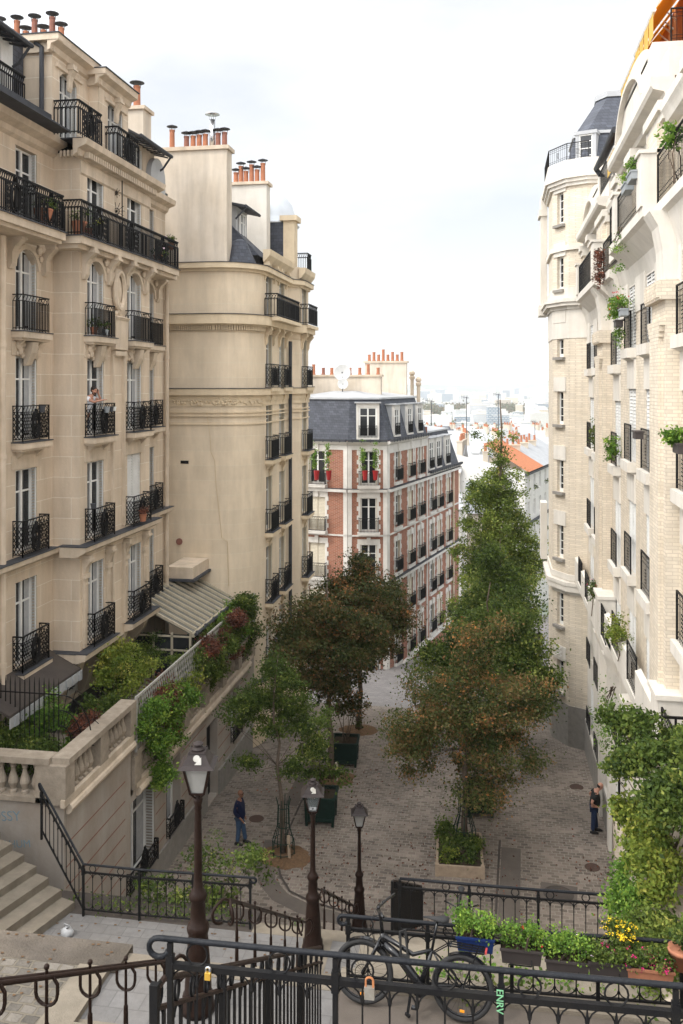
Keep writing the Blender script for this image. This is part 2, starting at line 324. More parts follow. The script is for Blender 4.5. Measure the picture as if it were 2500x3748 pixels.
# ------------------------------------------------------------ foliage
def leafmesh(name, P, size, seed=0, bias=None):
    rg = np.random.default_rng(seed); n = len(P); P = np.asarray(P, float)
    nn = rg.normal(size=(n, 3)); nn[:, 2] += .6; nn /= np.linalg.norm(nn, axis=1)[:, None]
    a = np.cross(nn, rg.normal(size=(n, 3))); a /= np.linalg.norm(a, axis=1)[:, None]; b = np.cross(nn, a)
    sz = size*rg.uniform(.6, 1.25, size=(n, 1))
    V = np.empty((n, 4, 3)); V[:, 0] = P-a*sz*.5; V[:, 1] = P+b*sz*.3-a*sz*.05; V[:, 2] = P+a*sz*.5+nn*sz*.08; V[:, 3] = P-b*sz*.3-a*sz*.05
    me = bpy.data.meshes.new(name)
    me.vertices.add(4*n); me.vertices.foreach_set('co', V.reshape(-1)); me.loops.add(4*n); me.loops.foreach_set('vertex_index', np.arange(4*n, dtype=np.int32))
    me.polygons.add(n); me.polygons.foreach_set('loop_start', np.arange(0, 4*n, 4, dtype=np.int32))
    me.update(calc_edges=True)
    at = me.attributes.new('rnd', 'FLOAT', 'FACE'); r = rg.beta(1.6, 2.0, n) if bias is None else np.clip(bias+rg.normal(0, .16, n), 0, 1)
    at.data.foreach_set('value', r.astype(np.float32))
    return me
def leaves(name, P, size, m, parent, seed=0, bias=None):
    P = np.asarray(P, float)
    if parent:
        im = np.array(wm(parent).inverted()); P = P @ im[:3, :3].T + im[:3, 3]
    me = leafmesh(name, P, size, seed, bias); me.materials.append(m)
    o = bpy.data.objects.new(name, me); COL.objects.link(o); o.parent = parent
    return o
def cloud(lobes, nclump, nleaf, spread, seed, shell=.55):
    """leaf positions: clumps scattered through ellipsoid lobes (cx,cy,cz,rx,ry,rz)"""
    rg = np.random.default_rng(seed); out = []; bs = []
    vol = np.array([l[3]*l[4]*l[5] for l in lobes])**.75; vol = vol/vol.sum()
    for k in range(nclump):
        l = lobes[rg.choice(len(lobes), p=vol)]
        d = rg.normal(size=3); d /= np.linalg.norm(d); r = (shell+(1-shell)*rg.random()**.7)*rg.uniform(.7, 1.28)
        c = np.array(l[:3])+d*r*np.array(l[3:6])
        n = max(3, int(nleaf*rg.uniform(.5, 1.5)))
        q = rg.normal(size=(n, 3))*spread*rg.uniform(.6, 1.3); q[:, 2] *= .65
        out.append(c+q); bs.append(np.full(n, np.clip(rg.normal(.42, .2), .03, .95)))
    return np.vstack(out), np.concatenate(bs)
def limbs(mb, base, top, r0, targets, seed=0, wob=.12):
    rg = random.Random(seed); base, top = Vector(base), Vector(top); n = 9; pts = []
    for i in range(n+1):
        t = i/n; p = base.lerp(top, t)
        if 0 < i: p += Vector((rg.uniform(-wob, wob), rg.uniform(-wob, wob), 0))*min(1, t*2)
        pts.append(p)
    mb.tube(pts, [r0*(1-.85*i/n)+r0*.35*max(0, 1-i) for i in range(n+1)], 7)
    for tg in targets:
        tg = Vector(tg); zt = tg.z - (Vector((tg.x, tg.y, 0))-Vector((top.x, top.y, 0))).length*.75
        f = max(.45, min(.92, (zt-base.z)/(top.z-base.z))); s0 = pts[int(f*n)]
        mid = s0.lerp(tg, .5)+Vector((rg.uniform(-.15, .15), rg.uniform(-.15, .15), rg.uniform(-.05, .25)))
        mb.tube([s0, mid, tg], [r0*.26*(1.15-f), r0*.13*(1.1-f), .006], 5)
# ------------------------------------------------------------ facade toolkit
class Fac:
    """a facade plane through (ox,oy) facing `ang` degrees (0 = +X, 90 = +Y); u runs along it, d outward"""
    def __init__(s, ox, oy, ang):
        s.o = Vector((ox, oy)); a = R(ang); s.n = Vector((math.cos(a), math.sin(a))); s.u = Vector((s.n.y, -s.n.x)); s.rz = a-math.pi/2+math.pi
    def p(s, u, d, z): q = s.o+s.u*u+s.n*d; return (q.x, q.y, z)
    def mat(s, u, d, z):
        # local x along -u (right handed), local y outward
        return Matrix.Translation(s.p(u, d, z)) @ Matrix(((-s.u.x, s.n.x, 0, 0), (-s.u.y, s.n.y, 0, 0), (0, 0, 1, 0), (0, 0, 0, 1)))
    def box(s, mb, u0, u1, d0, d1, z0, z1):
        P = s.p; mb.add([P(u0,d0,z0),P(u1,d0,z0),P(u1,d1,z0),P(u0,d1,z0),P(u0,d0,z1),P(u1,d0,z1),P(u1,d1,z1),P(u0,d1,z1)],
                        [(3,2,1,0),(4,5,6,7),(0,1,5,4),(1,2,6,5),(2,3,7,6),(3,0,4,7)])
    def prof(s, mb, u0, u1, pr):
        """profile [(d,z)...] swept from u0 to u1"""
        n = len(pr); P = s.p
        mb.add([P(u0,d,z) for d, z in pr]+[P(u1,d,z) for d, z in pr], [tuple(range(n)), tuple(range(n, 2*n))[::-1]]+[(i,(i+1)%n,n+(i+1)%n,n+i) for i in range(n)])
    def wall(s, mb, u0, u1, z0, z1, ops=(), depth=.25, arch=()):
        us = sorted({u0, u1, *[a for o in ops for a in o[:2]]}); us = [u for u in us if u0 <= u <= u1]
        zs = sorted({z0, z1, *[a for o in ops for a in o[2:4]]}); zs = [z for z in zs if z0 <= z <= z1]
        P = s.p
        for a, b in zip(us, us[1:]):
            for c, d in zip(zs, zs[1:]):
                um, zm = (a+b)/2, (c+d)/2
                if any(o[0] < um < o[1] and o[2] < zm < o[3] for o in ops): continue
                mb.add([P(a,0,c),P(b,0,c),P(b,0,d),P(a,0,d)], [(0,1,2,3)])
        for o in ops:
            a, b, c, d = o[:4]; mb.add([P(a,0,c),P(b,0,c),P(b,0,d),P(a,0,d),P(a,-depth,c),P(b,-depth,c),P(b,-depth,d),P(a,-depth,d)], [(0,1,5,4),(1,2,6,5),(2,3,7,6),(3,0,4,7)])
    def arch(s, mb, u0, u1, zs, zt, depth=.25, n=8):
        """fills the corners above a rectangular opening so that it reads as an arch"""
        um = (u0+u1)/2; r = (u1-u0)/2; h = zt-zs
        for sg in (-1, 1):
            arc = [(um+sg*r*math.cos(math.pi/2*i/n), zs+h*math.sin(math.pi/2*i/n)) for i in range(n+1)]
            for (a, za), (b, zb) in zip(arc, arc[1:]):
                mb.add([s.p(a,.003,za), s.p(b,.003,zb), s.p(b,.003,zt), s.p(a,.003,zt)], [(0,1,2,3)])
                mb.add([s.p(a,.003,za), s.p(b,.003,zb), s.p(b,-depth,zb), s.p(a,-depth,za)], [(0,1,2,3)])
def at(px, py, D=None, Y=None):
    """world point whose direction from the camera was measured at (px,py) on the photograph, at depth D or on the plane y=Y"""
    t_ = (px-784)/2070
    if D is None: D = Y/(.1685*t_+.9857)
    lat = t_*D; return (.9857*lat-.1685*D, .1685*lat+.9857*D, 15.2-(py-884)/2070*D)
CACHE = {}
def win_meshes(w, h, kind='french', paint='white_paint'):
    k = (round(w, 2), round(h, 2), kind, paint)
    if k in CACHE: return CACHE[k]
    f = MB(); g = MB(); x = w/2
    t = .055
    f.box(-x, -x+t, -.05, .03, 0, h); f.box(x-t, x, -.05, .03, 0, h); f.box(-x+t, x-t, -.05, .03, h-t, h); f.box(-x+t, x-t, -.05, .03, 0, .14)
    if w > .7:
        f.box(-.05, .05, -.045, .045, .14, h-t)
        f.box(-x+t, -.05, -.035, .02, h*.72, h*.72+.05); f.box(.05, x-t, -.035, .02, h*.72, h*.72+.05)
        for sx in (-1, 1): f.box(*sorted((sx*(x-t), sx*(x-t-.045))), -.035, .026, .14, h-t)
    else:
        for q in (.25, .5, .75): f.box(-x+t, x-t, -.035, .02, h*q, h*q+.03)
    g.box(-x+t, x-t, -.03, -.012, .1, h-t)
    c = MB()
    for a, b in ((-x+t+.02, -x*.35), (x*.4, x-t-.02)):
        c.box(a, b, -.012, -.006, .2, h-t-.05)
    CACHE[k] = (f.mesh('window', M[paint]), g.mesh('pane', M['glass']), c.mesh('curtain', M['curtain']))
    return CACHE[k]
def shutter_mesh(wd, h, paint='shutter'):
    """one folded louvred leaf, standing out of the reveal: local x = thickness, y = outward"""
    k = ('sh', round(wd, 2), round(h, 2), paint)
    if k in CACHE: return CACHE[k]
    m = MB(); m.box(-.02, .02, 0, .03, 0, h); m.box(-.02, .02, wd-.03, wd, 0, h); m.box(-.018, .018, .03, wd-.03, 0, .06); m.box(-.018, .018, .03, wd-.03, h-.06, h)
    n = int(h/.09)
    for i in range(n):
        z = .06+(h-.12)*i/n; m.add([(-.016,.03,z+.06),(.016,.03,z),(.016,wd-.03,z),(-.016,wd-.03,z+.06)], [(0,1,2,3)])
    CACHE[k] = m.mesh('shutter', M[paint]); return CACHE[k]
def closed_shutter(w, h, paint):
    k = ('cs', round(w, 2), round(h, 2), paint)
    if k in CACHE: return CACHE[k]
    m = MB(); x = w/2
    for a in (-x, 0):
        m.box(a+.01, a+.05, -.02, .02, 0, h); m.box(a+x-.05, a+x-.01, -.02, .02, 0, h); m.box(a+.05, a+x-.05, -.02, .015, h-.05, h); m.box(a+.05, a+x-.05, -.02, .015, 0, .05)
    n = int(h/.1)
    for i in range(n):
        z = .05+(h-.1)*i/n; m.add([(-x+.05,.012,z),(x-.05,.012,z),(x-.05,-.016,z+.085),(-x+.05,-.016,z+.085)], [(0,1,2,3)])
    CACHE[k] = m.mesh('shutter', M[paint]); return CACHE[k]
def place_window(F, parent, u0, u1, z0, z1, depth=.25, kind='french', shutters='fold', paint='white_paint', sp='shutter', curtain=True):
    w, h = u1-u0, z1-z0; um = (u0+u1)/2
    f, g, c = win_meshes(w, h, kind, paint)
    W_ = F.mat(um, -depth+.04, z0)
    if shutters == 'flush':
        wo = inst('window', f, parent, W_); inst('shutter', closed_shutter(w-.02, h, sp), wo, F.mat(um, -.035, z0)); return wo
    if shutters == 'closed':
        wo = inst('window', f, parent, W_); inst('shutter', closed_shutter(w, h, sp), wo, F.mat(um, -.08, z0)); return wo
    wo = inst('window', f, parent, W_); inst('pane', g, wo, W_)
    if curtain: inst('curtain', c, wo, W_)
    if shutters == 'fold':
        s = shutter_mesh(depth-.08, h-.04, sp)
        for uu in (u0+.035, u1-.035): inst('shutter', s, wo, F.mat(uu, -depth+.06, z0+.02))
    return wo
def rail_mesh(w, dep, h=1.0, style='lattice', mname='iron'):
    """window balcony rail, centred on x, from the wall (y=0) out to y=dep"""
    k = ('rl', round(w, 2), round(dep, 2), h, style)
    if k in CACHE: return CACHE[k]
    m = MB(); x = w/2
    def side(p, q, st):
        p, q = Vector(p), Vector(q); L = (q-p).length; d = (q-p)/L
        m.bar(p+Vector((0,0,h)), q+Vector((0,0,h)), .05, .03); m.bar(p+Vector((0,0,h-.17)), q+Vector((0,0,h-.17)), .02, .018); m.bar(p+Vector((0,0,.07)), q+Vector((0,0,.07)), .022, .022)
        n = max(1, round(L/.16))
        for i in range(n+1): m.bar(p+d*L*i/n+Vector((0,0,h-.17)), p+d*L*min(n,i+.8)/n+Vector((0,0,h)), .014, caps=False)
        if st == 'bars':
            n = max(1, round(L/.095))
            for i in range(n+1): m.bar(p+d*L*i/n+Vector((0,0,.02)), p+d*L*i/n+Vector((0,0,h-.17)), .024, caps=False)
        else:
            c = L*.5; ov = .2 if L > .8 else 0; n = max(1, round(L/.115)); st_ = L/n; hh = h-.24
            z0, z1 = .07, h-.17
            # lattice lines, two directions
            for sg in (-1, 1):
                k0 = -int(hh/st_*.62)-1
                for i in range(k0, n-k0+1):
                    a = i*st_; b = a+sg*hh*.62
                    t0, t1 = 0., 1.
                    if b != a:
                        ta, tb = (0-a)/(b-a), (L-a)/(b-a); lo, hi = min(ta, tb), max(ta, tb); t0, t1 = max(t0, lo), min(t1, hi)
                    if t1-t0 > .03:
                        m.bar(p+d*(a+(b-a)*t0)+Vector((0,0,z0+(z1-z0)*t0)), p+d*(a+(b-a)*t1)+Vector((0,0,z0+(z1-z0)*t1)), .017, caps=False)
            for i in (0, n): m.bar(p+d*L*i/n, p+d*L*i/n+Vector((0,0,h)), .03, caps=False)
            if ov:
                cc = p+d*c+Vector((0,0,.45)); P = []
                for i in range(14):
                    t = 2*math.pi*i/14; P.append(cc+d*math.cos(t)*.2+Vector((0,0,math.sin(t)*.36)))
                m.tube(P, .04, 5, True)
                P = [cc+d*math.cos(t*math.pi/6)*.13+Vector((0,0,math.sin(t*math.pi/6)*.28)) for t in range(12)]
                m.tube(P, .022, 4, True); m.tube([cc+Vector((0,0,-.22)), cc+Vector((0,0,-.05)), cc+Vector((0,0,.2))], [.05,.035,.02], 5)
                m.bar(cc+Vector((0,0,.32)), cc+Vector((0,0,.46)), .1, .04)
    if st_shape := style:
        sty = style
        if dep > .02: side((-x,0,0), (-x,dep,0), sty); side((x,dep,0), (x,0,0), sty)
        side((-x,dep,0), (x,dep,0), sty)
    CACHE[k] = m.mesh('railing', M[mname]); return CACHE[k]
def balcony(F, parent, u0, u1, z, out=.3, style='lattice', h=1.0, slab=True, smat='trim', th=.2, lead=True, bracket=True):
    um = (u0+u1)/2; w = u1-u0; k = ('slab', round(w, 2), out, smat, th, lead, bracket)
    if slab:
        if k not in CACHE:
            m = MB(); x = w/2+.08; m.box(-x, x, 0, out+.08, -th, -.03); m.box(-x+.06, x-.06, 0, out, -th-.07, -th)
            if bracket:
                for sx in (-1, 1): m.ext([(sx*(x-.3)-.06, 0, -th-.07), (sx*(x-.3)-.06, out-.06, -th-.07), (sx*(x-.3)-.06, 0, -th-.32)], (.12, 0, 0))
            m.cur = 1; m.box(-x-.02, x+.02, 0, out+.1, -.03, 0)
            CACHE[k] = m.mesh('balcony', [M[smat], M['lead' if lead else smat]])
        b = inst('balcony', CACHE[k], parent, F.mat(um, 0, z))
        inst('railing', rail_mesh(w, out, h, style), b, F.mat(um, 0, z)); return b
    return inst('railing', rail_mesh(w, out, h, style), parent, F.mat(um, 0, z))
def pot_mesh(h, r, hat, mname='terracotta'):
    k = ('pot', h, r, hat, mname)
    if k in CACHE: return CACHE[k]
    m = MB(); m.lathe((0,0,0), [(r*1.05, 0), (r*1.05, .08), (r*.9, .1), (r*.85, h-.08), (r*.95, h-.06), (r*.95, h)], 10)
    if hat:
        m.cur = 1
        for a in range(3): t = a*2.1; m.bar((r*.9*math.cos(t), r*.9*math.sin(t), h-.1), (r*1.1*math.cos(t), r*1.1*math.sin(t), h+.16), .015)
        m.lathe((0,0,h+.13), [(r*1.9, 0), (r*1.85, .02), (.01, .10)], 12)
    CACHE[k] = m.mesh('chimney_pot', [M[mname], M['lead']]); return CACHE[k]
def chimney(parent, x0, x1, y0, y1, z0, z1, pots, mname='plaster', cap='trim', name='chimney', cover=.14):
    """stack with a projecting cap; pots = [(x,y,h,r,hat,mat)]"""
    m = MB(); m.box(x0, x1, y0, y1, z0, z1-cover); m.cur = 1; m.box(x0-.1, x1+.1, y0-.1, y1+.1, z1-cover, z1)
    o = m.build(name, [M[mname], M[cap]], parent)
    for p in pots:
        x, y, h, r, hat = p[:5]
        inst('chimney_pot', pot_mesh(h, r, hat, p[5] if len(p) > 5 else 'terracotta'), o, Matrix.Translation((x, y, z1)))
    return o
def rail_run(m, P, h=1.0, style='bars', sp=.105):
    """continuous railing over a polyline of 3D points"""
    for p, q in zip(P, P[1:]):
        p, q = Vector(p), Vector(q); L = (q-p).length; n = max(1, round(L/sp)); Z = Vector((0,0,1)); d = (q-p)/L
        m.bar(p+Z*h, q+Z*h, .055, .04); m.bar(p+Z*(h-.2), q+Z*(h-.2), .028); m.bar(p+Z*.08, q+Z*.08, .03)
        for i in range(n+1):
            b = p.lerp(q, i/n); m.bar(b+Z*.02, b+Z*(h-.2), .024 if i % 9 else .045, caps=False)
            if i < n:
                m.bar(b+Z*(h-.2), p.lerp(q, (i+.85)/n)+Z*h, .02, caps=False); m.bar(b+Z*(h-.02), p.lerp(q, (i+.5)/n)+Z*(h-.12), .016, caps=False)
                m.bar(b+Z*(h-.27), p.lerp(q, (i+.5)/n)+Z*(h-.2), .016, caps=False); m.bar(p.lerp(q, (i+.5)/n)+Z*(h-.2), p.lerp(q, (i+1)/n)+Z*(h-.27), .016, caps=False)
        if style == 'oval' and L > .9:
            K = max(1, int(L/2.3))
            for k in range(1, K+1):
                c = p.lerp(q, (k-.5)/K)
                m.tube([c+d*math.cos(t*math.pi/8)*.24+Z*(.44+.4*math.sin(t*math.pi/8)) for t in range(16)], .036, 5, True)
                m.tube([c+d*math.cos(t*math.pi/6)*.15+Z*(.44+.29*math.sin(t*math.pi/6)) for t in range(12)], .02, 4, True)
                m.tube([c+Z*.2, c+Z*.45, c+Z*.7], [.06,.045,.02], 5); m.bar(c+Z*.84, c+Z*.98, .12, .05)
                for sg in (-1, 1):   # lattice panels either side of the medallion
                    for r in range(3):
                        for r2 in range(4): b = c+d*sg*(.32+r*.09)+Z*(.12+r2*.17); m.bar(b, b+d*.09+Z*.17, .014, caps=False); m.bar(b+d*.09, b+Z*.17, .014, caps=False)
def scrollwork(mb, F, u, z, w, h, d=.1, seed=0):
    """carved leaf ornament: a cluster of small knobs"""
    rg = random.Random(seed)
    for i in range(14):
        a, b = rg.uniform(-1, 1), rg.uniform(-1, 1); c = F.p(u+a*w/2, d*(.2+.5*(1-abs(b))), z+b*h/2)
        mb.ball(c, rg.uniform(.05, .1), 5, 4, (1, 1, 1.2))
def console(mb, F, u, z, w=.28, h=.8, out=.45):
    """scroll bracket below a balcony: top at z"""
    pr = [(0, z), (out, z), (out, z-.16), (out*.86, z-.24), (out*.55, z-.34), (out*.36, z-.5), (out*.34, z-h*.85), (out*.18, z-h), (0, z-h)]
    F.prof(mb, u-w/2, u+w/2, pr)
    F.prof(mb, u-w/2-.04, u+w/2+.04, [(0, z-.1), (out+.03, z-.1), (out+.03, z-.17), (0, z-.17)])
# ------------------------------------------------------------ limestone apartment building on the left
def left_building():
    B = thing('apartment_building', 'tall pale limestone apartment block with ornate black balconies along the left side', 'building', (-14.5, 28, 5.2))
    x1, x2, x3 = -13.2, -12.35, -13.0
    FL = [7.2, 10.4, 13.6, 16.7, 19.6]
    w = MB(); t = MB(); ledge = MB()
    F1 = Fac(x1, 0, 0); F2 = Fac(x2, 0, 0); F3 = Fac(x3, 0, 0)          # u = -y
    H = [2.45, 2.4, 2.4, 2.35, 2.3]
    def ops(y0, y1, fl=range(5)): return [(-y1, -y0, FL[i], FL[i]+H[i]) for i in fl]
    Y1, Y2, Y3, Y4 = 15.0, 25.45, 31.0, 34.3
    wins = [(F1, ops(23.25, 24.45)), (F2, ops(25.95, 27.15)), (F2, ops(29.0, 30.25)), (F3, ops(32.0, 33.1))]
    low = [(-22.2, -17.0, 5.2, 5.3)]
    o1 = wins[0][1]+ops(18.4, 19.6)
    F1.wall(w, -Y2, -Y1, 5.2, 22.2, o1); F2.wall(w, -Y3, -Y2, 7.0, 22.2, wins[1][1]+wins[2][1]); F3.wall(w, -Y4, -Y3, 5.2, 22.2, wins[3][1])
    for y in (Y2, Y3): # returns of the bay
        w.box(x1-.3, x2-.001, y-.001 if y == Y2 else y-.02, y+.02 if y == Y2 else y+.001, 7.0, 22.2)
    w.box(x1-.02, x2, Y2, Y3, 6.8, 7.0)
    F1.wall(w, -Y3, -Y2, 5.2, 7.0, [(-30.4, -28.9, 5.3, 6.9), (-27.4, -26., 5.3, 6.9)])
    w.box(-22, x1-.26, Y4-.25, Y4, 5.2, 22.2); w.box(-22, x1-.27, Y1, Y1+.2, 5.2, 22.2)
    # attic pavilions above the upper cornice
    FA = Fac(-12.75, 0, 0); FB = Fac(-12.4, 0, 0)
    a1 = [(-26.1, -24.95, 22.5, 24.55)]; a2 = [(-28.75, -27.55, 22.5, 24.45)]
    FA.wall(w, -26.9, -24.5, 22.5, 25.15, a1); FB.wall(w, -29.2, -26.9, 22.5, 24.95, a2)
    w.box(-16.5, -12.752, 24.5, 24.52, 22.5, 25.15); w.box(-16.5, -12.41, 26.9, 26.92, 22.5, 24.95); w.box(-16.5, -12.41, 29.18, 29.2, 22.5, 24.95)
    wl = w.build('wall', M['limestone'], B)
    bk = MB(); bk.box(-22, -13.55, 15.3, 34, 5.2, 22.3); bk.box(-16.4, -13.1, 24.6, 26.8, 22.3, 25.0); bk.box(-16.4, -12.75, 27, 29.1, 22.3, 24.8); bk.build('interior', M['dark'], B)
    # windows
    for n, (F, os_) in enumerate(wins):
        for i, (a, b, c, d) in enumerate(os_):
            if i == 3: F.arch(t, a, b, d-.55, d)
            closed = (n == 2 and i == 1)
            place_window(F, B, a, b, c, d, .24, shutters='closed' if closed else 'fold', curtain=(n*3+i) % 3 != 1 and not (n == 1 and i == 2))
    for a, b, c, d in ops(18.4, 19.6): place_window(F1, B, a, b, c, d, .24)
    for F, (a, b, c, d) in ((FA, a1[0]), (FB, a2[0])):
        F.arch(t, a, b, d-.3, d); place_window(F, B, a, b, c, d, .24)
    for a, b in ((-30.4, -28.9), (-27.4, -26.)): place_window(F1, B, a, b, 5.3, 6.9, .24, shutters=None)
    # trim: plinth mouldings, cornices
    def corn(F, a, b, z, pr, e0=0, e1=0): F.prof(t, a-e0, b+e1, [(d, z+q) for d, q in pr])
    cap = [(0, -.5), (.12, -.42), (.16, -.28), (.42, -.18), (.46, 0), (0, 0)]
    corn(F1, -Y2+.0, -Y1, 22.55, cap); corn(F2, -Y3, -Y2, 22.5, cap, .46, .46); corn(F3, -Y4, -Y3, 22.5, cap)
    for y in (Y2, Y3):
        s = -1 if y == Y2 else 1
        Fs = Fac(0, y, -90 if y == Y2 else 90)
        Fs.prof(t, *((x1*-1-1, -x2) if y == Y2 else (x2, x1+1))[::1], [(d, 22.5+q) for d, q in cap]) if False else None
    # dentils under the upper cornice
    for i in range(36):
        y = Y2+.05+i*.155; F2.box(t, -y-.045, -y+.045, .13, .3, 22.02, 22.2)
    for i in range(6): t.box(x2-.5+i*.12, x2-.44+i*.12, Y2-.3, Y2-.13, 22.02, 22.2)
    # frieze of carved waves
    F2.prof(t, -Y3, -Y2, [(0, 21.55), (.05, 21.6), (.05, 21.95), (0, 22.)])
    # the pavilions' cornices
    for F, a, b, z in ((FA, -26.9, -24.5, 25.15), (FB, -29.2, -26.9, 24.95)):
        F.prof(t, a-.02, b+.3, [(0, z-.3), (.08, z-.26), (.12, z-.1), (.34, z-.02), (.36, z+.18), (0, z+.18)])
        yf = -b; X = F.o.x
        t.box(X-3.6, X+.36, yf-.32, yf-.001, z, z+.178); t.box(X-3.6, X+.12, yf-.12, yf-.001, z-.28, z)
        um = (a+b)/2 if F is FB else -25.5
        um = -28.15 if F is FB else -25.52
        console(t, F, um, z-.3, .24, .8, .22)
        F.prof(t, um-.85, um+.85, [(0, z-.62), (.07, z-.6), (.07, z-.5), (0, z-.48)])
    # slate topped ledges between the floors
    L2 = [(0, 10.02), (.1, 10.06), (.34, 10.2), (.36, 10.34), (0, 10.34)]
    F1.prof(ledge, -Y2, -Y1, L2); F2.prof(ledge, -Y3-.3, -Y2+.34, [(d, z) for d, z in L2]); F3.prof(ledge, -Y4, -Y3-.3, L2)
    ledge.box(x1+.36, x2+.002, Y2-.34, Y2-.002, 10.03, 10.338)
    F2.prof(ledge, -27.6, -Y2+.28, [(0, 6.85), (.3, 6.95), (.34, 7.13), (0, 7.13)]); F2.prof(ledge, -Y3-.2, -28.7, [(0, 6.85), (.3, 6.95), (.34, 7.13), (0, 7.13)])
    ledge.box(x1-.1, x2-.002, Y2-.28, Y2-.002, 6.87, 7.128)
    F3.prof(ledge, -Y4, -Y3-.25, [(0, 7.0), (.26, 7.06), (.3, 7.18), (0, 7.18)])
    ledge.build('ledge', M['trim'], B)
    ld = MB()
    for F, a, b, z, o_ in ((F1, -Y2+.35, -Y1, 10.343, .38), (F2, -Y3-.3, -Y2+.34, 10.343, .38), (F3, -Y4, -Y3-.3, 10.343, .38), (F2, -27.6, -Y2+.28, 7.133, .36), (F2, -Y3-.2, -28.7, 7.133, .36), (F3, -Y4, -Y3-.25, 7.183, .32)):
        F.box(ld, a, b, .002, o_, z, z+.025)
    ld.box(x1+.3, x2+.36, Y2-.36, Y2+.01, 10.342, 10.366); ld.box(x1-.1, x2+.02, Y2-.3, Y2, 7.132, 7.155)
    ld.build('ledge_flashing', M['lead'], B)
    # the recess between the two window bays: vertical strip framing
    for z0, z1 in ((7.2, 9.9), (10.5, 16.2)):
        F2.box(t, -28.65, -28.55, 0, .1, z0, z1); F2.box(t, -27.75, -27.65, 0, .1, z0, z1)
    F2.box(t, -28.6, -27.7, -.0, .16, 16.15, 16.3); F2.prof(t, -28.65, -27.65, [(0, 16.3), (.18, 16.35), (.2, 17.3), (.26, 17.4), (0, 17.5)])
    # fluted pilasters beside first floor windows, volutes
    for y in (25.75, 27.4, 28.8, 30.45):
        F2.box(t, -y-.13, -y+.13, .0, .07, 7.2, 9.3); F2.box(t, -y-.17, -y+.17, .0, .12, 9.3, 9.45); console(t, F2, -y, 10.0, .26, .62, .24)
        for k in (-.07, 0, .07): F2.box(t, -y+k-.012, -y+k+.012, .07, .095, 7.3, 9.1)
    # lintel mouldings
    for F, os_ in wins:
        for i, (a, b, c, d) in enumerate(os_):
            if i in (1, 2): F.prof(t, a-.22, b+.22, [(0, d+.02), (.03, d+.02), (.03, d+.42), (0, d+.42)])
    # carved ornament of the fourth floor: keystones, cartouche, consoles under the great balcony
    for F, ys in ((F1, (22.95, 24.85)), (F2, (25.7, 27.45, 28.75, 30.5)), (F3, (31.75, 33.35))):
        for y in ys: console(t, F, -y, 19.35, .24, .95, .42)
    for F, os_ in wins:
        a, b, c, d = os_[3]
        for i in range(9):   # archivolt
            th = math.pi*i/9; th2 = math.pi*(i+1)/9; um = (a+b)/2; r = (b-a)/2
            for rr, dd in ((r+.06, .05),):
                p = [F.p(um-math.cos(q)*k, dd, d-.55+math.sin(q)*(k-r+.55)) for q, k in ((th, rr-.05), (th2, rr-.05), (th2, rr+.08), (th, rr+.08))]
                t.ext(p, (-.05, 0, 0))
        scrollwork(t, F, a-.1, d+.05, .35, .5, .12, 3); scrollwork(t, F, b+.1, d+.05, .35, .5, .12, 5)
    P = [F2.p(-28.1+math.cos(q*math.pi/8)*.36, .12, 18.3+math.sin(q*math.pi/8)*.62) for q in range(16)]
    t.tube(P, .09, 6, True); t.ball(F2.p(-28.1, .0, 18.3), .5, 10, 8, (.3, .6, 1.1)); scrollwork(t, F2, -28.1, 18.95, .9, .5, .14, 9); scrollwork(t, F2, -28.1, 17.65, .45, .6, .14, 10)
    # curved third/fourth floor balcony beds with a carved keystone
    for F, os_ in wins:
        a, b, c, d = os_[3]; um = (a+b)/2
        F.prof(t, um-.16, um+.16, [(0, c-.3), (.3, c-.3), (.24, c-.6), (.08, c-.95), (0, c-.97)])
        scrollwork(t, F, um-.38, c-.5, .4, .4, .1, 21); scrollwork(t, F, um+.38, c-.5, .4, .4, .1, 22)
    # great brackets carrying the bays
    for y in (25.7, 27.4, 28.9, 30.8):
        F1.prof(t, -y-.16, -y+.16, [(0, 5.3), (.15, 5.4), (.3, 5.9), (.75, 6.5), (.86, 6.83), (0, 6.83)])
    t.build('mouldings', M['trim'], B)
    # balconies: floor by floor
    for n, (F, os_) in enumerate(wins):
        for i, (a, b, c, d) in enumerate(os_):
            if i == 4: continue
            st = 'bars' if i == 3 else 'lattice'
            if i in (0, 1) and n in (1, 2) or (i == 0 and n == 3) or (i == 1):
                balcony(F, B, a-.14, b+.14, c, .3, st, 1.0, slab=False)
            else: balcony(F, B, a-.14, b+.14, c, .3, st, 1.0)
    for z in (FL[1],): balcony(F1, B, -19.75, -18.25, z, .3, 'lattice', 1.0)
    # the great balcony of the fifth floor
    sl = MB()
    sl.box(x1, -12.25, Y1, 24.35, 19.35, 19.57); sl.box(x1, -12.35, Y1, 24.3, 19.25, 19.35); sl.box(x1, -11.95, 24.75, 33.0, 19.35, 19.57); sl.box(x1, -12.1, 24.85, 32.9, 19.22, 19.35); sl.box(x3, -12.5, 33.0, Y4, 19.35, 19.57)
    sl.cur = 1; sl.box(x1, -12.2, Y1, 24.4, 19.57, 19.6); sl.box(x1, -11.9, 24.7, 33.05, 19.57, 19.6)
    b = sl.build('great_balcony', [M['trim'], M['lead']], B)
    m = MB(); rail_run(m, [(-12.3, 15.5, 19.6), (-12.3, 22.9, 19.6), (-12.3, 24.3, 19.6), (-13.1, 24.3, 19.6)], 1.03, 'oval'); m.build('railing', M['iron'], b)
    m = MB(); rail_run(m, [(-13.0, 22.9, 19.6), (-12.3, 22.9, 19.6)], 1.03, 'oval', .09); m.build('side_railing', M['iron'], b)
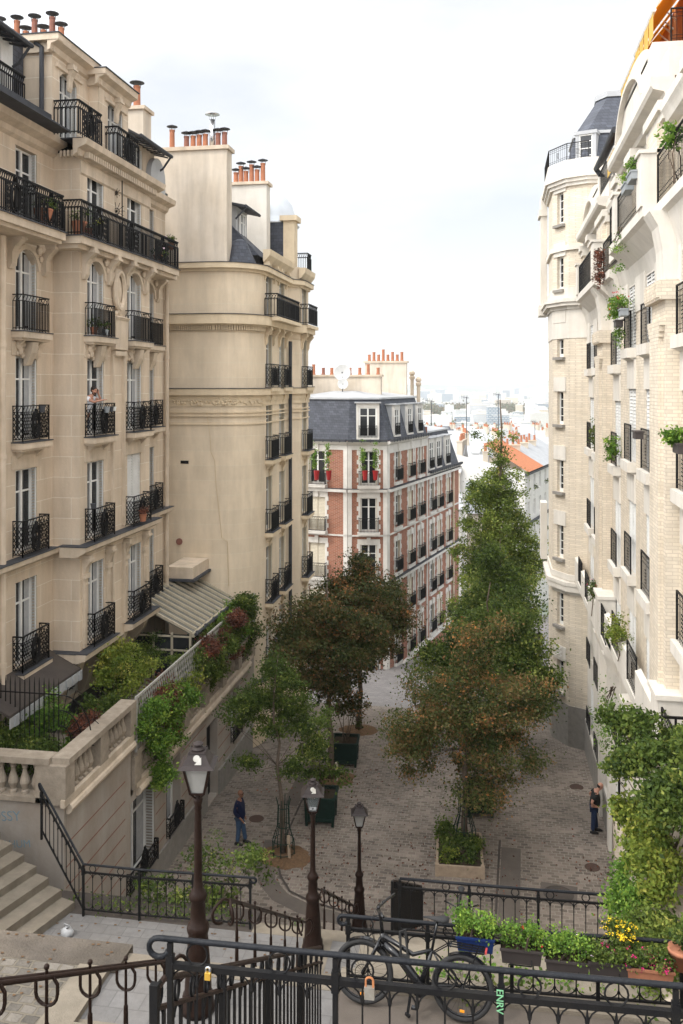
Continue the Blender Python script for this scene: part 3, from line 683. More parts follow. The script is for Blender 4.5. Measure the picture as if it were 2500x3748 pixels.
    m = MB(); rail_run(m, [(-12.6, 24.8, 19.6), (-12.0, 24.8, 19.6), (-12.0, 29.8, 19.6), (-12.0, 33.0, 19.6), (-12.9, 33.0, 19.6)], 1.03, 'oval'); m.build('railing', M['iron'], b)
    # divider fan between two flats on the great balcony
    m = MB(); m.bar((-12.1, 28.0, 19.6), (-12.1, 28.0, 21.9), .03)
    for zc, r, k in ((21.5, .16, 9), (20.9, .3, 11)):
        m.ring((-12.3, 28.0, zc), r*.35, .012, 'y', 10)
        for i in range(k): q = 2*math.pi*i/k; m.bar((-12.3, 28., zc), (-12.3+r*math.cos(q), 28., zc+r*math.sin(q)), .012)
    m.build('balcony_divider', M['iron'], b)
    for (ya, yb, xo) in ((24.6, 26.15, -11.98), (27.35, 29.1, -11.98)):
        m = MB(); rail_run(m, [(-12.75, ya, 22.5), (xo, ya, 22.5), (xo, yb, 22.5), (-12.6, yb, 22.5)], 1.0, 'oval', .13)
        m.build('upper_railing', M['iron'], B)
    # roofs
    r = MB(); r.prism([(-22, 15.3), (-13.6, 15.3), (-13.6, 24.4), (-22, 24.4)], 22.55, 25.2); r.build('mansard_roof', M['slate'], B)
    z = MB(); z.box(-22, -12.74, 15.3, 24.45, 22.56, 23.05); z.box(-22, -13.3, 24.2, 24.5, 25.2, 25.25)
    z.box(-22, -12.2, 15, 24.6, 22.552, 22.6); z.box(-16.4, -12.1, 25.0, 31.3, 22.5, 22.53); z.box(-16.4, -12.36, 24.15, 27.0, 25.332, 25.36); z.box(-16.4, -12.0, 26.56, 29.25, 25.132, 25.16)
    z.box(-16.4, -12.9, 31.0, 34.3, 22.5, 22.8)
    z.build('zinc_parapet', M['lead'], B)
    r = MB(); r.prism([(-20, 29.9), (-13.2, 29.9), (-13.2, 34.3), (-20, 34.3)], 22.5, [26, 23.2, 23.2, 26]); r.build('rear_roof', M['slate'], B)
    # two small eaves with gutters
    for (xa, xb, ya, yb, za, zb) in ((-15.2, -12.7, 20.5, 23.2, 25.2, 24.6), (-14.5, -12.35, 30.1, 33.2, 24.9, 24.0)):
        m = MB(); m.add([(xa, ya, za+.3), (xb, ya, zb), (xb, yb, zb), (xa, yb, za+.3), (xa, ya, za+.22), (xb, ya, zb-.08), (xb, yb, zb-.08), (xa, yb, za+.22)], [(0,1,2,3),(4,5,6,7),(0,1,5,4),(1,2,6,5),(2,3,7,6),(3,0,4,7)])
        m.tube([(xb+.03, ya, zb-.02), (xb+.03, yb, zb-.02)], .07, 6); m.tube([(xb+.03, yb-.1, zb-.05), (xb-.3, yb-.1, zb-.5), (xb-.5, yb-.1, zb-.6)], .04, 6)
        for i in range(8): y = ya+(yb-ya)*(i+.5)/8; m.bar((xb-.05, y, zb-.1), (xb-.9, y, zb+.12), .05)
        m.build('eaves', M['lead'], B)
    # white dormers below those eaves
    Fd = Fac(-13.25, 0, 0); m = MB(); Fd.wall(m, -23.2, -20.6, 22.85, 24.7, [(-22.6, -21.6, 22.9, 24.5)]); m.box(-15, -13.26, 23.18, 23.2, 22.85, 24.7); m.build('dormer', M['white_paint'], B)
    place_window(Fd, B, -22.6, -21.6, 22.9, 24.5, .15, shutters=None); m = MB(); rail_run(m, [(-12.95, 20, 22.87), (-12.95, 23.3, 22.87)], .9); m.build('dormer_railing', M['iron'], B)
    Fd = Fac(-12.95, 0, 0); m = MB(); Fd.wall(m, -33., -30.2, 22.6, 24.1, [(-31.8, -30.9, 22.7, 23.9)]); m.build('dormer', M['trim'], B)
    place_window(Fd, B, -31.8, -30.9, 22.7, 23.9, .15)
    # round topped zinc dormer at the far end
    m = MB(); yc = 32.9
    arc = [(yc+.75*math.cos(math.pi*i/10), 23.1+.75*math.sin(math.pi*i/10)) for i in range(11)]
    m.ext([(-12.75, y, z_) for y, z_ in arc]+[(-12.75, yc-.75, 22.5), (-12.75, yc+.75, 22.5)], (-1.6, 0, 0)); m.build('barrel_dormer', M['zinc'], B)
    # downpipes
    for x, y in ((-13.05, 22.35), (-12.88, 34.15)):
        m = MB(); m.tube([(x, y, 5.2), (x, y, 19.2)], .085, 8)
        for z_ in (7.6, 10.2, 13.2, 16.2): m.tube([(x, y, z_), (x, y, z_+.12)], .11, 8)
        m.build('downpipe', M['trim'], B)
    m = MB(); m.tube([(-13.0, 24.35, 22.6), (-13.0, 24.35, 25.0), (-13.2, 24.35, 25.15)], .07, 8); m.build('downpipe', M['lead'], B)
    # chimneys
    yk = 29.6
    hs = [(1.25, 1), (.7, 1), (1.25, 0), (.75, 0), (1.25, 0), (.75, 0), (1.3, 0), (.8, 0)]
    pots = [(-17.3+i*.375, yk+.35, h, .125, True) for i, (h, _) in enumerate(hs)]
    pots = [(-17.62+i*.34, yk+.35, h*.8, .125, True, 'pot_dark' if i in (1, 4, 6) else 'terracotta') for i, (h, _) in enumerate(hs)]
    chimney(B, -21, -14.95, yk, yk+.8, 22.5, 27.25, pots, 'limestone')
    chimney(B, -14.9, -13.95, 34.35, 35.2, 20, 26.4, [(-14.4, 34.8, .95, .16, True)], 'plaster')
    # ground floor awning with its dark roof (over the garden)
    m = MB(); m.add([(x1, 21.2, 7.25), (x1, 25.2, 7.25), (-12.2, 25.2, 6.75), (-12.2, 21.2, 6.75), (x1, 21.2, 7.18), (x1, 25.2, 7.18), (-12.2, 25.2, 6.68), (-12.2, 21.2, 6.68)], [(0,1,2,3),(4,5,6,7),(0,1,5,4),(1,2,6,5),(2,3,7,6),(3,0,4,7)])
    m.build('canopy', M['asphalt_dark'], B)
    m = MB()
    for i in range(20):
        y = 21.25+i*.2; m.box(-12.23+.03*(i%2), -12.2+.03*(i%2), y, y+.2, 6.4, 6.68)
    m.build('canopy_valance', M['curtain'], B)
    return B
left_building()

# ------------------------------------------------------------ cream building with the rounded corner
def cream_building():
    B = thing('apartment_building', 'smooth cream stone block with a blank rounded corner beyond the limestone block', 'building', (-14, 40, 0))
    yg, xf = 36.5, -10.0; Rr = 1.7
    xb, yb, ye = -9.55, 43.0, 46.4
    cor = [(xf-Rr+Rr*math.sin(R(a)), yg+Rr-Rr*math.cos(R(a))) for a in range(0, 91, 10)]
    w = MB(); ztop = 21.0
    P = [(-24, yg)]+cor+[(xf, yg+Rr+.1)]
    for i, ((x, y), (x2, y2)) in enumerate(zip(P, P[1:])): w.add([(x,y,-.6),(x2,y2,-.6),(x2,y2,20.3),(x,y,20.3)], [(0,1,2,3)])
    w.add([(-12.5, yg, 20.3), (-24, yg, 20.3), (-24, yg, 25.2), (-12.5, yg, 25.2)], [(0,1,2,3)]) if False else None
    F = Fac(xf, 0, 0); G = Fac(xb, 0, 0)
    fl = [2.6, 5.6, 8.7, 11.9, 15.1, 18.2]; hh = [2.2, 2.4, 2.4, 2.4, 2.35, 2.2]
    cols = [(38.75, 39.85), (41.2, 42.3)]; colb = [(44.2, 45.3)]
    o = [(-b, -a, z, z+h) for z, h in zip(fl, hh) for a, b in cols]; ob = [(-b, -a, z, z+h) for z, h in zip(fl, hh) for a, b in colb]
    F.wall(w, -yb, -(yg+Rr+.1), -.6, 21, o); G.wall(w, -ye+.7, -yb-.6, -.6, 21, ob)
    for a, b in (((xf, yb), (xb, yb+.6)), ((xb, ye-.7), (xf-.2, ye)), ((xf-.2, ye), (-24, ye))):
        w.add([(*a, -2), (*b, -2), (*b, 21), (*a, 21)], [(0,1,2,3)])
    w.add([(-24, yg, 20.3)]+[(x, y, 20.3) for x, y in P[1:]]+[(xf, ye, 20.3), (-24, ye, 20.3)], [tuple(range(len(P)+2))])
    w.build('wall', M['cream'], B)
    k = MB(); k.box(-23.9, xf-.35, yg+2, ye-.3, -2, 20.9); k.build('interior', M['dark'], B)
    for Fx, oo in ((F, o), (G, ob)):
        for i, (a, b, c, d) in enumerate(oo): place_window(Fx, B, a, b, c, d, .24, sp='shutter_cream', curtain=bool(i % 2))
    st = ['lattice', 'lattice', 'bars', 'bars', 'lattice']
    for j, z in enumerate(fl[:5]):
        for Fx, cc in ((F, cols), (G, colb)):
            for a, b in cc: balcony(Fx, B, -b-.12, -a+.12, z, .28, st[j], 1.0, smat='creamtrim')
    # plan-following bands (gable, rounded corner, street front with its bay)
    def band(t, z0, z1, out, m='creamtrim', top=None, wrap=True):
        path = [(-24, yg)]+cor+[(xf, yb), (xb, yb+.6), (xb, ye-.7), (xf-.2, ye)]
        off = []
        for i, p in enumerate(path):
            a = Vector(path[max(0, i-1)]); b = Vector(path[min(len(path)-1, i+1)]); d = (b-a).normalized(); off.append(Vector(p)+Vector((d.y, -d.x))*out)
        t.add([(p[0], p[1], z0) for p in path]+[(q.x, q.y, z0) for q in off]+[(q.x, q.y, z1) for q in off]+[(p[0], p[1], z1) for p in path],
              [(i, i+1, n+i+1, n+i) for n in [len(path)] for i in range(n-1)]+[(n+i, n+i+1, 2*n+i+1, 2*n+i) for n in [len(path)] for i in range(n-1)]+[(2*n+i, 2*n+i+1, 3*n+i+1, 3*n+i) for n in [len(path)] for i in range(n-1)])
        return off
    t = MB()
    for z0, z1, ou in ((19.98, 20.1, .1), (20.1, 20.32, .28), (17.75, 18.15, .36), (17.7, 17.76, .16), (17.44, 17.47, .06), (14.55, 14.75, .10), (14.75, 15.02, .26), (14.5, 14.55, .09), (14.28, 14.7, .05), (14.0, 14.05, .06), (13.85, 13.9, .08), (13.5, 13.55, .05), (2.2, 2.45, .25), (2.0, 2.2, .12), (-.6, .5, .08)):
        band(t, z0, z1, ou)
    rg = random.Random(5)
    for k_ in range(170):   # dentils and a rough frieze along gable and corner
        x = -23.8+k_*.085*1.0
        if x < xf-Rr: t.box(x, x+.05, yg-.13, yg, 17.5, 17.7)
    for k_ in range(26):
        a = R(2+k_*3.4); t.M = Matrix.Translation((xf-Rr+math.sin(a)*(Rr+.07), yg+Rr-math.cos(a)*(Rr+.07), 17.6)) @ Matrix.Rotation(a, 4, 'Z'); t.box(-.03, .03, -.07, .07, -.1, .1); t.M = None
    for k_ in range(150):
        x = -13.5+k_*.04
        if x < xf-Rr+.3: t.ball((x+rg.uniform(-.05, .05), yg-.04, 14.5+rg.uniform(-.14, .14)), .075, 5, 4)
        else:
            a = R(min(90, (x-(xf-Rr))/Rr*57)); t.ball((xf-Rr+math.sin(a)*(Rr+.04), yg+Rr-math.cos(a)*(Rr+.04), 14.5+rg.uniform(-.14, .14)), .075, 5, 4)
    for Fx, cc in ((F, cols), (G, colb)):
        for a, b in cc:
            for z, h in zip(fl, hh):
                console(t, Fx, -(a+b)/2, z+h+.5, .2, .5, .16)
            for y in (a-.15, b+.15): console(t, Fx, -y, 17.75, .18, .8, .3)
    F.prof(t, -yb, -(yg+Rr), [(0, 20.55), (.08, 20.6), (.3, 20.85), (.34, 21.1), (0, 21.1)]); G.prof(t, -ye+.5, -yb-.4, [(0, 20.4), (.1, 20.45), (.3, 20.7), (.34, 20.95), (0, 20.95)])
    for y in (38.45, 40.15, 40.95, 42.5): console(t, F, -y, 20.6, .2, .8, .22)
    t.build('mouldings', M['creamtrim'], B)
    l = MB(); band(l, 18.15, 18.18, .4); band(l, 15.02, 15.05, .29); band(l, 20.32, 20.35, .31); band(l, 2.45, 2.48, .3); l.build('lead_cover', M['lead'], B)
    # upper balconies at 18.2
    sl = MB(); sl.box(xf, -9.3, 38.3, 42.9, 18.0, 18.16); b = sl.build('balcony', M['creamtrim'], B)
    m = MB(); rail_run(m, [(-9.95, 38.35, 18.18), (-9.4, 38.35, 18.18), (-9.4, 42.85, 18.18)], 1.0, 'bars', .13); m.build('railing', M['iron'], b)
    sl = MB(); sl.box(xb, xb+.5, 43.6, 45.9, 18.0, 18.16); b = sl.build('balcony', M['creamtrim'], B)
    m = MB(); rail_run(m, [(xb, 43.7, 18.18), (xb+.45, 43.7, 18.18), (xb+.45, 45.8, 18.18)], 1.0, 'bars', .13); m.build('railing', M['iron'], b)
    # the blank chimney gable and the second stack
    pr = [(-13.95, .85), (-13.0, .55), (-12.55, .55), (-12.1, .55), (-11.7, .6), (-10.9, .6), (-10.4, .6)]
    xs = [-13.73, -13.15, -12.65, -12.2, -11.75, -10.9, -10.45]
    def xg(px): t_ = (px-784)/2070; D = 37/(.1685*t_+.9857); return D*(.9857*t_-.1685)
    pots = [(xg(px), yg+.35, h, .125, True, mm) for px, h, mm in ((398, .85, 'terracotta'), (431, .55, 'pot_dark'), (446, .55, 'terracotta'), (460, .58, 'terracotta'), (474, .6, 'terracotta'), (503, .62, 'pot_dark'), (518, .64, 'pot_dark'))]
    g = chimney(B, -24, -11.13, yg+.001, yg+.75, 20.0, 25.25, pots, 'plaster', cover=.16)
    m = MB(); fx = xg(490); m.tube([(fx, yg+.35, 25.2), (fx, yg+.35, 26.45)], .12, 10)
    for a in range(4): m.bar((fx+.11*math.cos(a*1.57), yg+.35+.11*math.sin(a*1.57), 26.4), (fx+.17*math.cos(a*1.57), yg+.35+.17*math.sin(a*1.57), 26.7), .015)
    m.lathe((fx, yg+.35, 26.67), [(.32, 0), (.3, .03), (.05, .1)], 12); m.build('flue', M['steel'], B, True)
    def xh(px, Y): t_ = (px-784)/2070; D = Y/(.1685*t_+.9857); return D*(.9857*t_-.1685)
    pots = [(xh(px, 42.3), 42.35, h, .13, True) for px, h in ((541, .55), (552.5, .85), (564, .6), (577, .9), (589.5, .65), (603, .95))]
    chimney(B, -24, xh(612, 42), 42, 42.7, 20, 24.95, pots, 'pale')
    # roof pieces: slate slopes, glazed lean-to dormer, domed zinc roof
    r = MB(); r.prism([(-24, yg+.8), (-11.4, yg+.8), (-10.35, yg+2.6), (-10.35, 42.6), (-24, 42.6)], 20.3, 20.9); r.prism([(-14, yg+1.6), (-11.9, yg+1.6), (-10.4, yg+2.6), (-10.4, 42), (-14, 42)], 20.9, [22.7, 22.7, 20.95, 20.95, 22.7]); r.build('mansard_roof', M['slate'], B)
    m = MB(); m.lathe((-10.85, yg+1.0, 20.35), [(.75, 0), (.6, .3), (.42, .7), (.3, 1.0), (.1, 1.1)], 12); m.build('turret_roof', M['slate'], B)
    m = MB(); m.box(-12.6, -11.35, 38.6, 40.4, 21, 23.2); m.build('dormer', M['zinc'], B)
    m = MB(); m.add([(-12.9, 38.3, 23.55), (-10.85, 38.3, 23.1), (-10.85, 40.7, 23.1), (-12.9, 40.7, 23.55), (-12.9, 38.3, 23.45), (-10.85, 38.3, 23.0), (-10.85, 40.7, 23.0), (-12.9, 40.7, 23.45)], [(0,1,2,3),(4,5,6,7),(0,1,5,4),(1,2,6,5),(2,3,7,6),(3,0,4,7)])
    m.tube([(-10.82, 38.3, 23.05), (-10.82, 40.7, 23.05)], .07, 6); m.tube([(-10.82, 38.4, 23.0), (-11.3, 38.4, 22.5)], .04, 6); m.build('eaves', M['lead'], B)
    Fd = Fac(-11.3, 0, 0); place_window(Fd, B, -39.9, -39.0, 21.3, 22.9, .02, shutters=None)
    m = MB(); m.box(-14, -10.3, 43.3, 45.9, 20.9, 23.2); m.build('slate_tower', M['slate'], B)
    m = MB(); m.lathe((-11.3, 44.6, 23.2), [(1.5, 0), (1.4, .1), (1.3, .45), (1.1, 1.1), (.7, 1.6), (.2, 1.8)], 18); m.build('zinc_dome', M['zinc_light'], B, True)
    m = MB(); m.box(-10.3, -9.75, 43.25, 44.0, 20.9, 23.25); m.box(-10.45, -9.6, 43.1, 44.15, 23.25, 23.5); m.build('stone_pier', M['creamtrim'], B)
    m = MB(); rail_run(m, [(-9.9, 44.5, 20.97), (-9.35, 44.5, 20.97), (-9.35, 45.4, 20.97)], .85); m.build('roof_railing', M['iron'], B)
    m = MB(); m.tube([(-9.85, 42.85, 2.5), (-9.85, 42.85, 17.3)], .085, 8); m.build('downpipe', M['lead'], B)
    # vents on the blank gable
    m = MB(); m.box(-13.15, -12.8, yg-.02, yg+.1, 11.85, 11.98); m.build('vent_slot', M['dark'], B)
    m = MB(); m.M = Matrix.Translation((-13.2, yg-.03, 8.55)) @ Matrix.Rotation(R(90), 4, 'X'); m.lathe((0, 0, 0), [(.14, -.02), (.14, .03), (.10, .03)], 14); m.build('vent_cowl', M['pot_dark'], B)
    m = MB(); cr = [at(px*.6272, py*.6272, Y=36.49) for px, py in ((757, 1514), (768, 1590), (772, 1657), (786, 1688), (790, 1769), (808, 1934), (812, 1970), (832, 1983), (837, 2148))]
    for p, q in zip(cr, cr[1:]): m.bar(p, q, .03, .008)
    m.build('repaired_crack', mat('crack_filler', (.62, .49, .32), .9, (.56, .44, .28), 4), B)
    # blue street sign on the corner pier
    pl = MB(); F.box(pl, -41.05+.0, -40.45, .01, .03, 3.45-1.4, 4.35-1.4); pl.build('backing', M['lead'], B) if False else None
cream_building()
# ------------------------------------------------------------ red brick building at the bend
def red_building():
    B = thing('apartment_building', 'red brick and white stone block with slate mansard at the bend of the street', 'building', (-9, 64, -4))
    z0, zc = -6.5, 11.4
    c0 = Vector((-7.1, 59.6)); A = Vector((-9.7, 59.15)); A2 = Vector((-14.5, 60.2))
    dS = Vector((math.sin(R(12.6)), math.cos(R(12.6))))
    E = c0+dS*18.3
    fl = [8.5, 5.4, 2.3, -.8, -3.9]
    def fac(p, q):   # facade from p to q, outward to the right of travel
        d = (q-p).normalized(); n = Vector((d.y, -d.x)); return Fac(p.x, p.y, math.degrees(math.atan2(n.y, n.x))), (q-p).length
    w = MB(); t = MB(); tb = MB()
    # fac's u runs opposite or along? u = (n.y,-n.x)
    segs = []
    for p, q in ((A2, A), (A, c0), (c0, E)):
        F, L = fac(p, q); s = 1 if F.u.dot((q-p)) > 0 else -1
        segs.append((F, L, s))
    def uu(s, a, b): return (a, b) if s > 0 else (-b, -a)
    def tcol(zx): x = (1100+zx/1.742)*.6272; r = (x-784)/2070; return (r*59.95-3.04)/(.3794-.9253*r)
    side = [(tcol(a), tcol(b)) for a, b in ((600, 635), (685, 715), (748, 780), (825, 850), (870, 898), (930, 952))]
    side = [((a+b)/2-.55, (a+b)/2+.55) for a, b in side]
    cols = [[(2.1, 3.3)], [(.85, 1.95)], side]
    for si, ((F, L, s), cc) in enumerate(zip(segs, cols)):
        op = []
        for z in fl:
            for j, (a, b) in enumerate(cc):
                u0, u1 = uu(s, a, b); h = 2.25 if si < 2 else 2.05
                if si == 2 and z == 8.5 and j > 2: continue
                if si == 2: z_ = z+.15
                else: z_ = z
                op.append((u0, u1, z_, z_+h))
        if si == 2:
            u0, u1 = uu(s, 0, 9.1); F.wall(w, u0, u1, z0, zc, [o_ for o_ in op if u0 <= o_[0] and o_[1] <= u1], .2)
            v0, v1 = uu(s, 9.1, L); F.wall(w, v0, v1, z0, 8.3, [o_ for o_ in op if v0 <= o_[0] and o_[1] <= v1 and o_[3] < 8.3], .2)
        else: F.wall(w, *uu(s, 0, L), z0, zc, op, .2)
        for k, (a, b, c, d) in enumerate(op):
            if si == 2: place_window(F, B, a, b, c, d, .2, shutters='closed' if k % 3 else 'fold', sp='shutter_cream', curtain=False)
            else: place_window(F, B, a, b, c, d, .2, shutters='closed' if (si == 0 and c < 8) else 'fold', sp='shutter_cream', curtain=False)
            # stone quoins around the window
            for q in range(int((d-c+.4)/.3)):
                zz = c-.1+q*.3; e = .24 if q % 2 else .13
                F.box(t, a-e, a-.001, .0, .035, zz, zz+.3); F.box(t, b+.001, b+e, 0, .035, zz, zz+.3)
            F.box(t, a-.2, b+.2, 0, .05, d+.001, d+.36); F.box(t, a-.2, b+.2, 0, .16, c-.3, c-.1) ; F.box(t, (a+b)/2-.13, (a+b)/2+.13, .05, .13, d+.03, d+.5)
            st = 'bars'
            balcony(F, B, a-.1, b+.1, c, .22 if si == 2 else .4, st, .95, slab=si < 2, smat='white_stone', th=.16, lead=False, bracket=False)
        u0, u1 = uu(s, 0, L)
        # string courses
        for z, o_, hh in ((8.25, .28, .2), (2.05, .28, .2), (-4.1, .2, .2), (5.2, .08, .1)): F.box(t, u0, u1, .0, o_, z-hh, z)
        for z, o_, hh in ((8.25, .3, .03), (2.05, .3, .03)): F.box(tb, u0, u1, .0, o_, z+.001, z+hh)
        if si < 2: F.box(t, u0, u1, 0, .06, 10.85, zc-.25); F.prof(t, u0, u1, [(0, zc-.25), (.12, zc-.2), (.3, zc), (0, zc)])
        else:
            a, b = uu(s, 0, 9.1); F.box(t, a, b, 0, .06, 10.6, zc-.25); F.prof(t, a, b, [(0, zc-.25), (.12, zc-.2), (.3, zc), (0, zc)])
            a, b = uu(s, 9.1, L); F.prof(t, a, b, [(0, 8.2), (.12, 8.25), (.3, 8.45), (0, 8.45)])
            for xx in (5.9, 7.3, 9.0): a, b = uu(s, xx-.1, xx+.1); F.box(t, a, b, 0, .07, z0, zc-.3)
        for e in ((0, .28), (L-.28, L)) if si < 2 else ((0, .3),):
            a, b = uu(s, *e); F.box(t, a, b, 0, .08, z0, zc-.25)
    w.build('wall', M['brick_red'], B); t.build('stone_dressings', M['white_stone'], B); tb.build('lead_cover', M['lead'], B)
    k = MB(); n = Vector((-dS.y, dS.x))
    inn = [A2+Vector((0, .45)), A+Vector((-.2, .45)), c0+Vector((-.5, .4)), E+n*.45, E+n*9, A2+Vector((0, 14))]
    k.prism([tuple(p) for p in inn], z0, 8.1); k.build('interior', M['dark'], B)
    # end gable
    g = MB(); g.add([(*E, z0), (*(E+n*9), z0), (*(E+n*9), 8.4), (*E, 8.4)], [(0,1,2,3)]); S1 = c0+dS*9.1
    g.add([(*S1, 8), (*(S1+n*8), 8), (*(S1+n*8), 12), (*S1, 12)], [(0,1,2,3)]); g.build('end_wall', M['brick_red'], B)
    # mansard: tall part and the lower part further on
    def inset(poly, d):
        c = sum((Vector(p) for p in poly), Vector((0, 0)))/len(poly); out = []
        m = len(poly)
        for i in range(m):
            a, b, c2 = Vector(poly[i-1]), Vector(poly[i]), Vector(poly[(i+1) % m])
            e1 = (b-a).normalized(); e2 = (c2-b).normalized(); n1 = Vector((-e1.y, e1.x)); n2 = Vector((-e2.y, e2.x)); bi = (n1+n2).normalized()
            out.append(b+bi*d/max(.4, bi.dot(n1)))
        return out
    def mans(poly, z, h, ins, name):
        q = inset(poly, ins); nn = len(poly); m = MB(); m.add([(p[0], p[1], z) for p in poly]+[(p.x, p.y, z+h) for p in q], [(i, (i+1) % nn, nn+(i+1) % nn, nn+i) for i in range(nn)]); m.build(name, M['slate'], B)
        m = MB(); q2 = inset(poly, ins-.12); q3 = inset(poly, ins+2.5); m.add([(p.x, p.y, z+h) for p in q2]+[(p.x, p.y, z+h+.12) for p in q2], [(i, (i+1) % nn, nn+(i+1) % nn, nn+i) for i in range(nn)])
        m.add([(p.x, p.y, z+h+.12) for p in q2]+[(p.x, p.y, z+h+.55) for p in q3], [(i, (i+1) % nn, nn+(i+1) % nn, nn+i) for i in range(nn)]+[tuple(range(nn, 2*nn))]); m.build('zinc_top', M['zinc'], B)
    p1 = [tuple(A2), tuple(A), tuple(c0), tuple(S1), tuple(S1+n*8), tuple(A2+Vector((0, 10)))]
    mans(p1, zc+.05, 2.75, .75, 'mansard_roof')
    p2 = [tuple(S1), tuple(E), tuple(E+n*8.5), tuple(S1+n*8)]
    mans(p2, 8.5, 2.9, .8, 'mansard_roof')
    gt = MB()
    for pts, z in (([A2, A, c0, S1], zc+.02), ([S1, E], 8.5)):
        for p, q in zip(pts, pts[1:]):
            d = (q-p).normalized(); nn_ = Vector((d.y, -d.x)); a = p+nn_*.3; b = q+nn_*.3
            gt.bar((*a, z+.06), (*b, z+.06), .2, .16)
            L = (b-a).length
            for i in range(int(L/.6)): c = a+d*(i*.6+.3)+nn_*.1; gt.box(c.x-.03, c.x+.03, c.y-.03, c.y+.03, z-.05, z+.16)
    gt.build('gutter', M['lead'], B)
    # dormers
    def dorm(F, s, a, b, z, h=2.0, dep=.95):
        u0, u1 = uu(s, a, b); m = MB(); e = .16
        F.box(m, u0-e, u0, -1.2, -.02, z-.05, z+h); F.box(m, u1, u1+e, -1.2, -.02, z-.05, z+h); F.box(m, u0-e, u1+e, -1.2, -.02, z+h, z+h+.3); F.box(m, u0-e, u1+e, -.3, .05, z-.12, z)
        m.cur = 1; F.box(m, u0-e-.12, u1+e+.12, -1.3, .12, z+h+.3, z+h+.38); F.box(m, u0-e-.02, u0-e-.001, -1.1, -.2, z, z+h+.28); F.box(m, u1+e+.001, u1+e+.02, -1.1, -.2, z, z+h+.28)
        d = m.build('dormer', [M['white_stone'], M['zinc']], B); place_window(F, d, u0, u1, z, z+h, .12, shutters=None, curtain=False); inst('railing', rail_mesh(u1-u0, .05, .8, 'bars'), d, F.mat((u0+u1)/2, 0, z))
    F, L, s = segs[1]; dorm(F, s, .75, 1.95, zc+.25)
    F, L, s = segs[2]
    for a, b in side[:3]: dorm(F, s, a+.1, b-.1, zc+.35, 1.75)
    for a, b in side[3:]: dorm(F, s, a, b, 8.75, 2.0)
    # terrace garden, chimneys, dishes
    ch1 = chimney(B, -13.6, -8.0, 63.2, 64.0, 14, 15.9, [(-12.9+i*.66+.05*(i % 2), 63.6, .5+.25*(i % 3 == 0), .13, False, 'terracotta' if i != 1 else 'pot_dark') for i in range(8)], 'plaster')
    chimney(B, -9.9, -6.7, 68.5, 69.3, 13.8, 17.0, [(-9.6+i*.36, 68.9, .5+.2*(i % 2)+.2*(i == 3), .13, False) for i in range(8)], 'plaster')
    chimney(B, -17.5, -13.0, 61.5, 62.2, 14, 16.1, [(-13.9+i*.35, 61.9, .9+.2*(i % 2), .16, False) for i in range(3)], 'concrete')
    for x, y, h in ((-6.4, 70, 2.1), (-5.9, 70, 1.6)):
        m = MB(); m.tube([(x, y, 13.2), (x, y, 13.5+h)], .14, 8); m.lathe((x, y, 13.5+h), [(.2, 0), (.24, .2), (.14, .3), (.24, .4), (.24, .55), (.08, .7)], 10); m.build('flue', M['trim'], B)
    c_, e_ = S1+n*.8, E+n*.9
    m = MB(); m.tube([(*(c0+dS*16.2+Vector((.12, 0))), z0), (*(c0+dS*16.2+Vector((.12, 0))), 8.2)], .1, 6); m.build('downpipe', M['trim'], B)
red_building()
def dish(x, y, z, r, label):
    t = thing('satellite_dish', label, 'satellite dish', (x, y, z), R(14))
    m = MB(); m.M = Matrix.Translation((0, 0, 0)) @ Matrix.Rotation(R(98), 4, 'X'); m.lathe((0, 0, 0), [(.02, -.16*r), (.5*r, -.12*r), (.85*r, -.03*r), (r, .04*r), (r*.99, .07*r), (.84*r, .0), (.48*r, -.09*r), (.02, -.13*r)], 26); m.build('reflector', M['white'], t, True, world=False)
    m = MB(); m.bar((0, .05, 0), (0, .4, -.3*r), .08); m.tube([(0, .4, -1.5*r-.2), (0, .4, -.3*r)], .04, 6); m.bar((0, 0, -r), (0, -.7*r, -.5*r), .03); m.build('mast', M['lead'], t, world=False)
dish(-10.6, 62.3, 16.05, .6, 'large white satellite dish in front of a chimney stack')
dish(-10.5, 62.0, 15.25, .38, 'small white satellite dish just below the large dish')

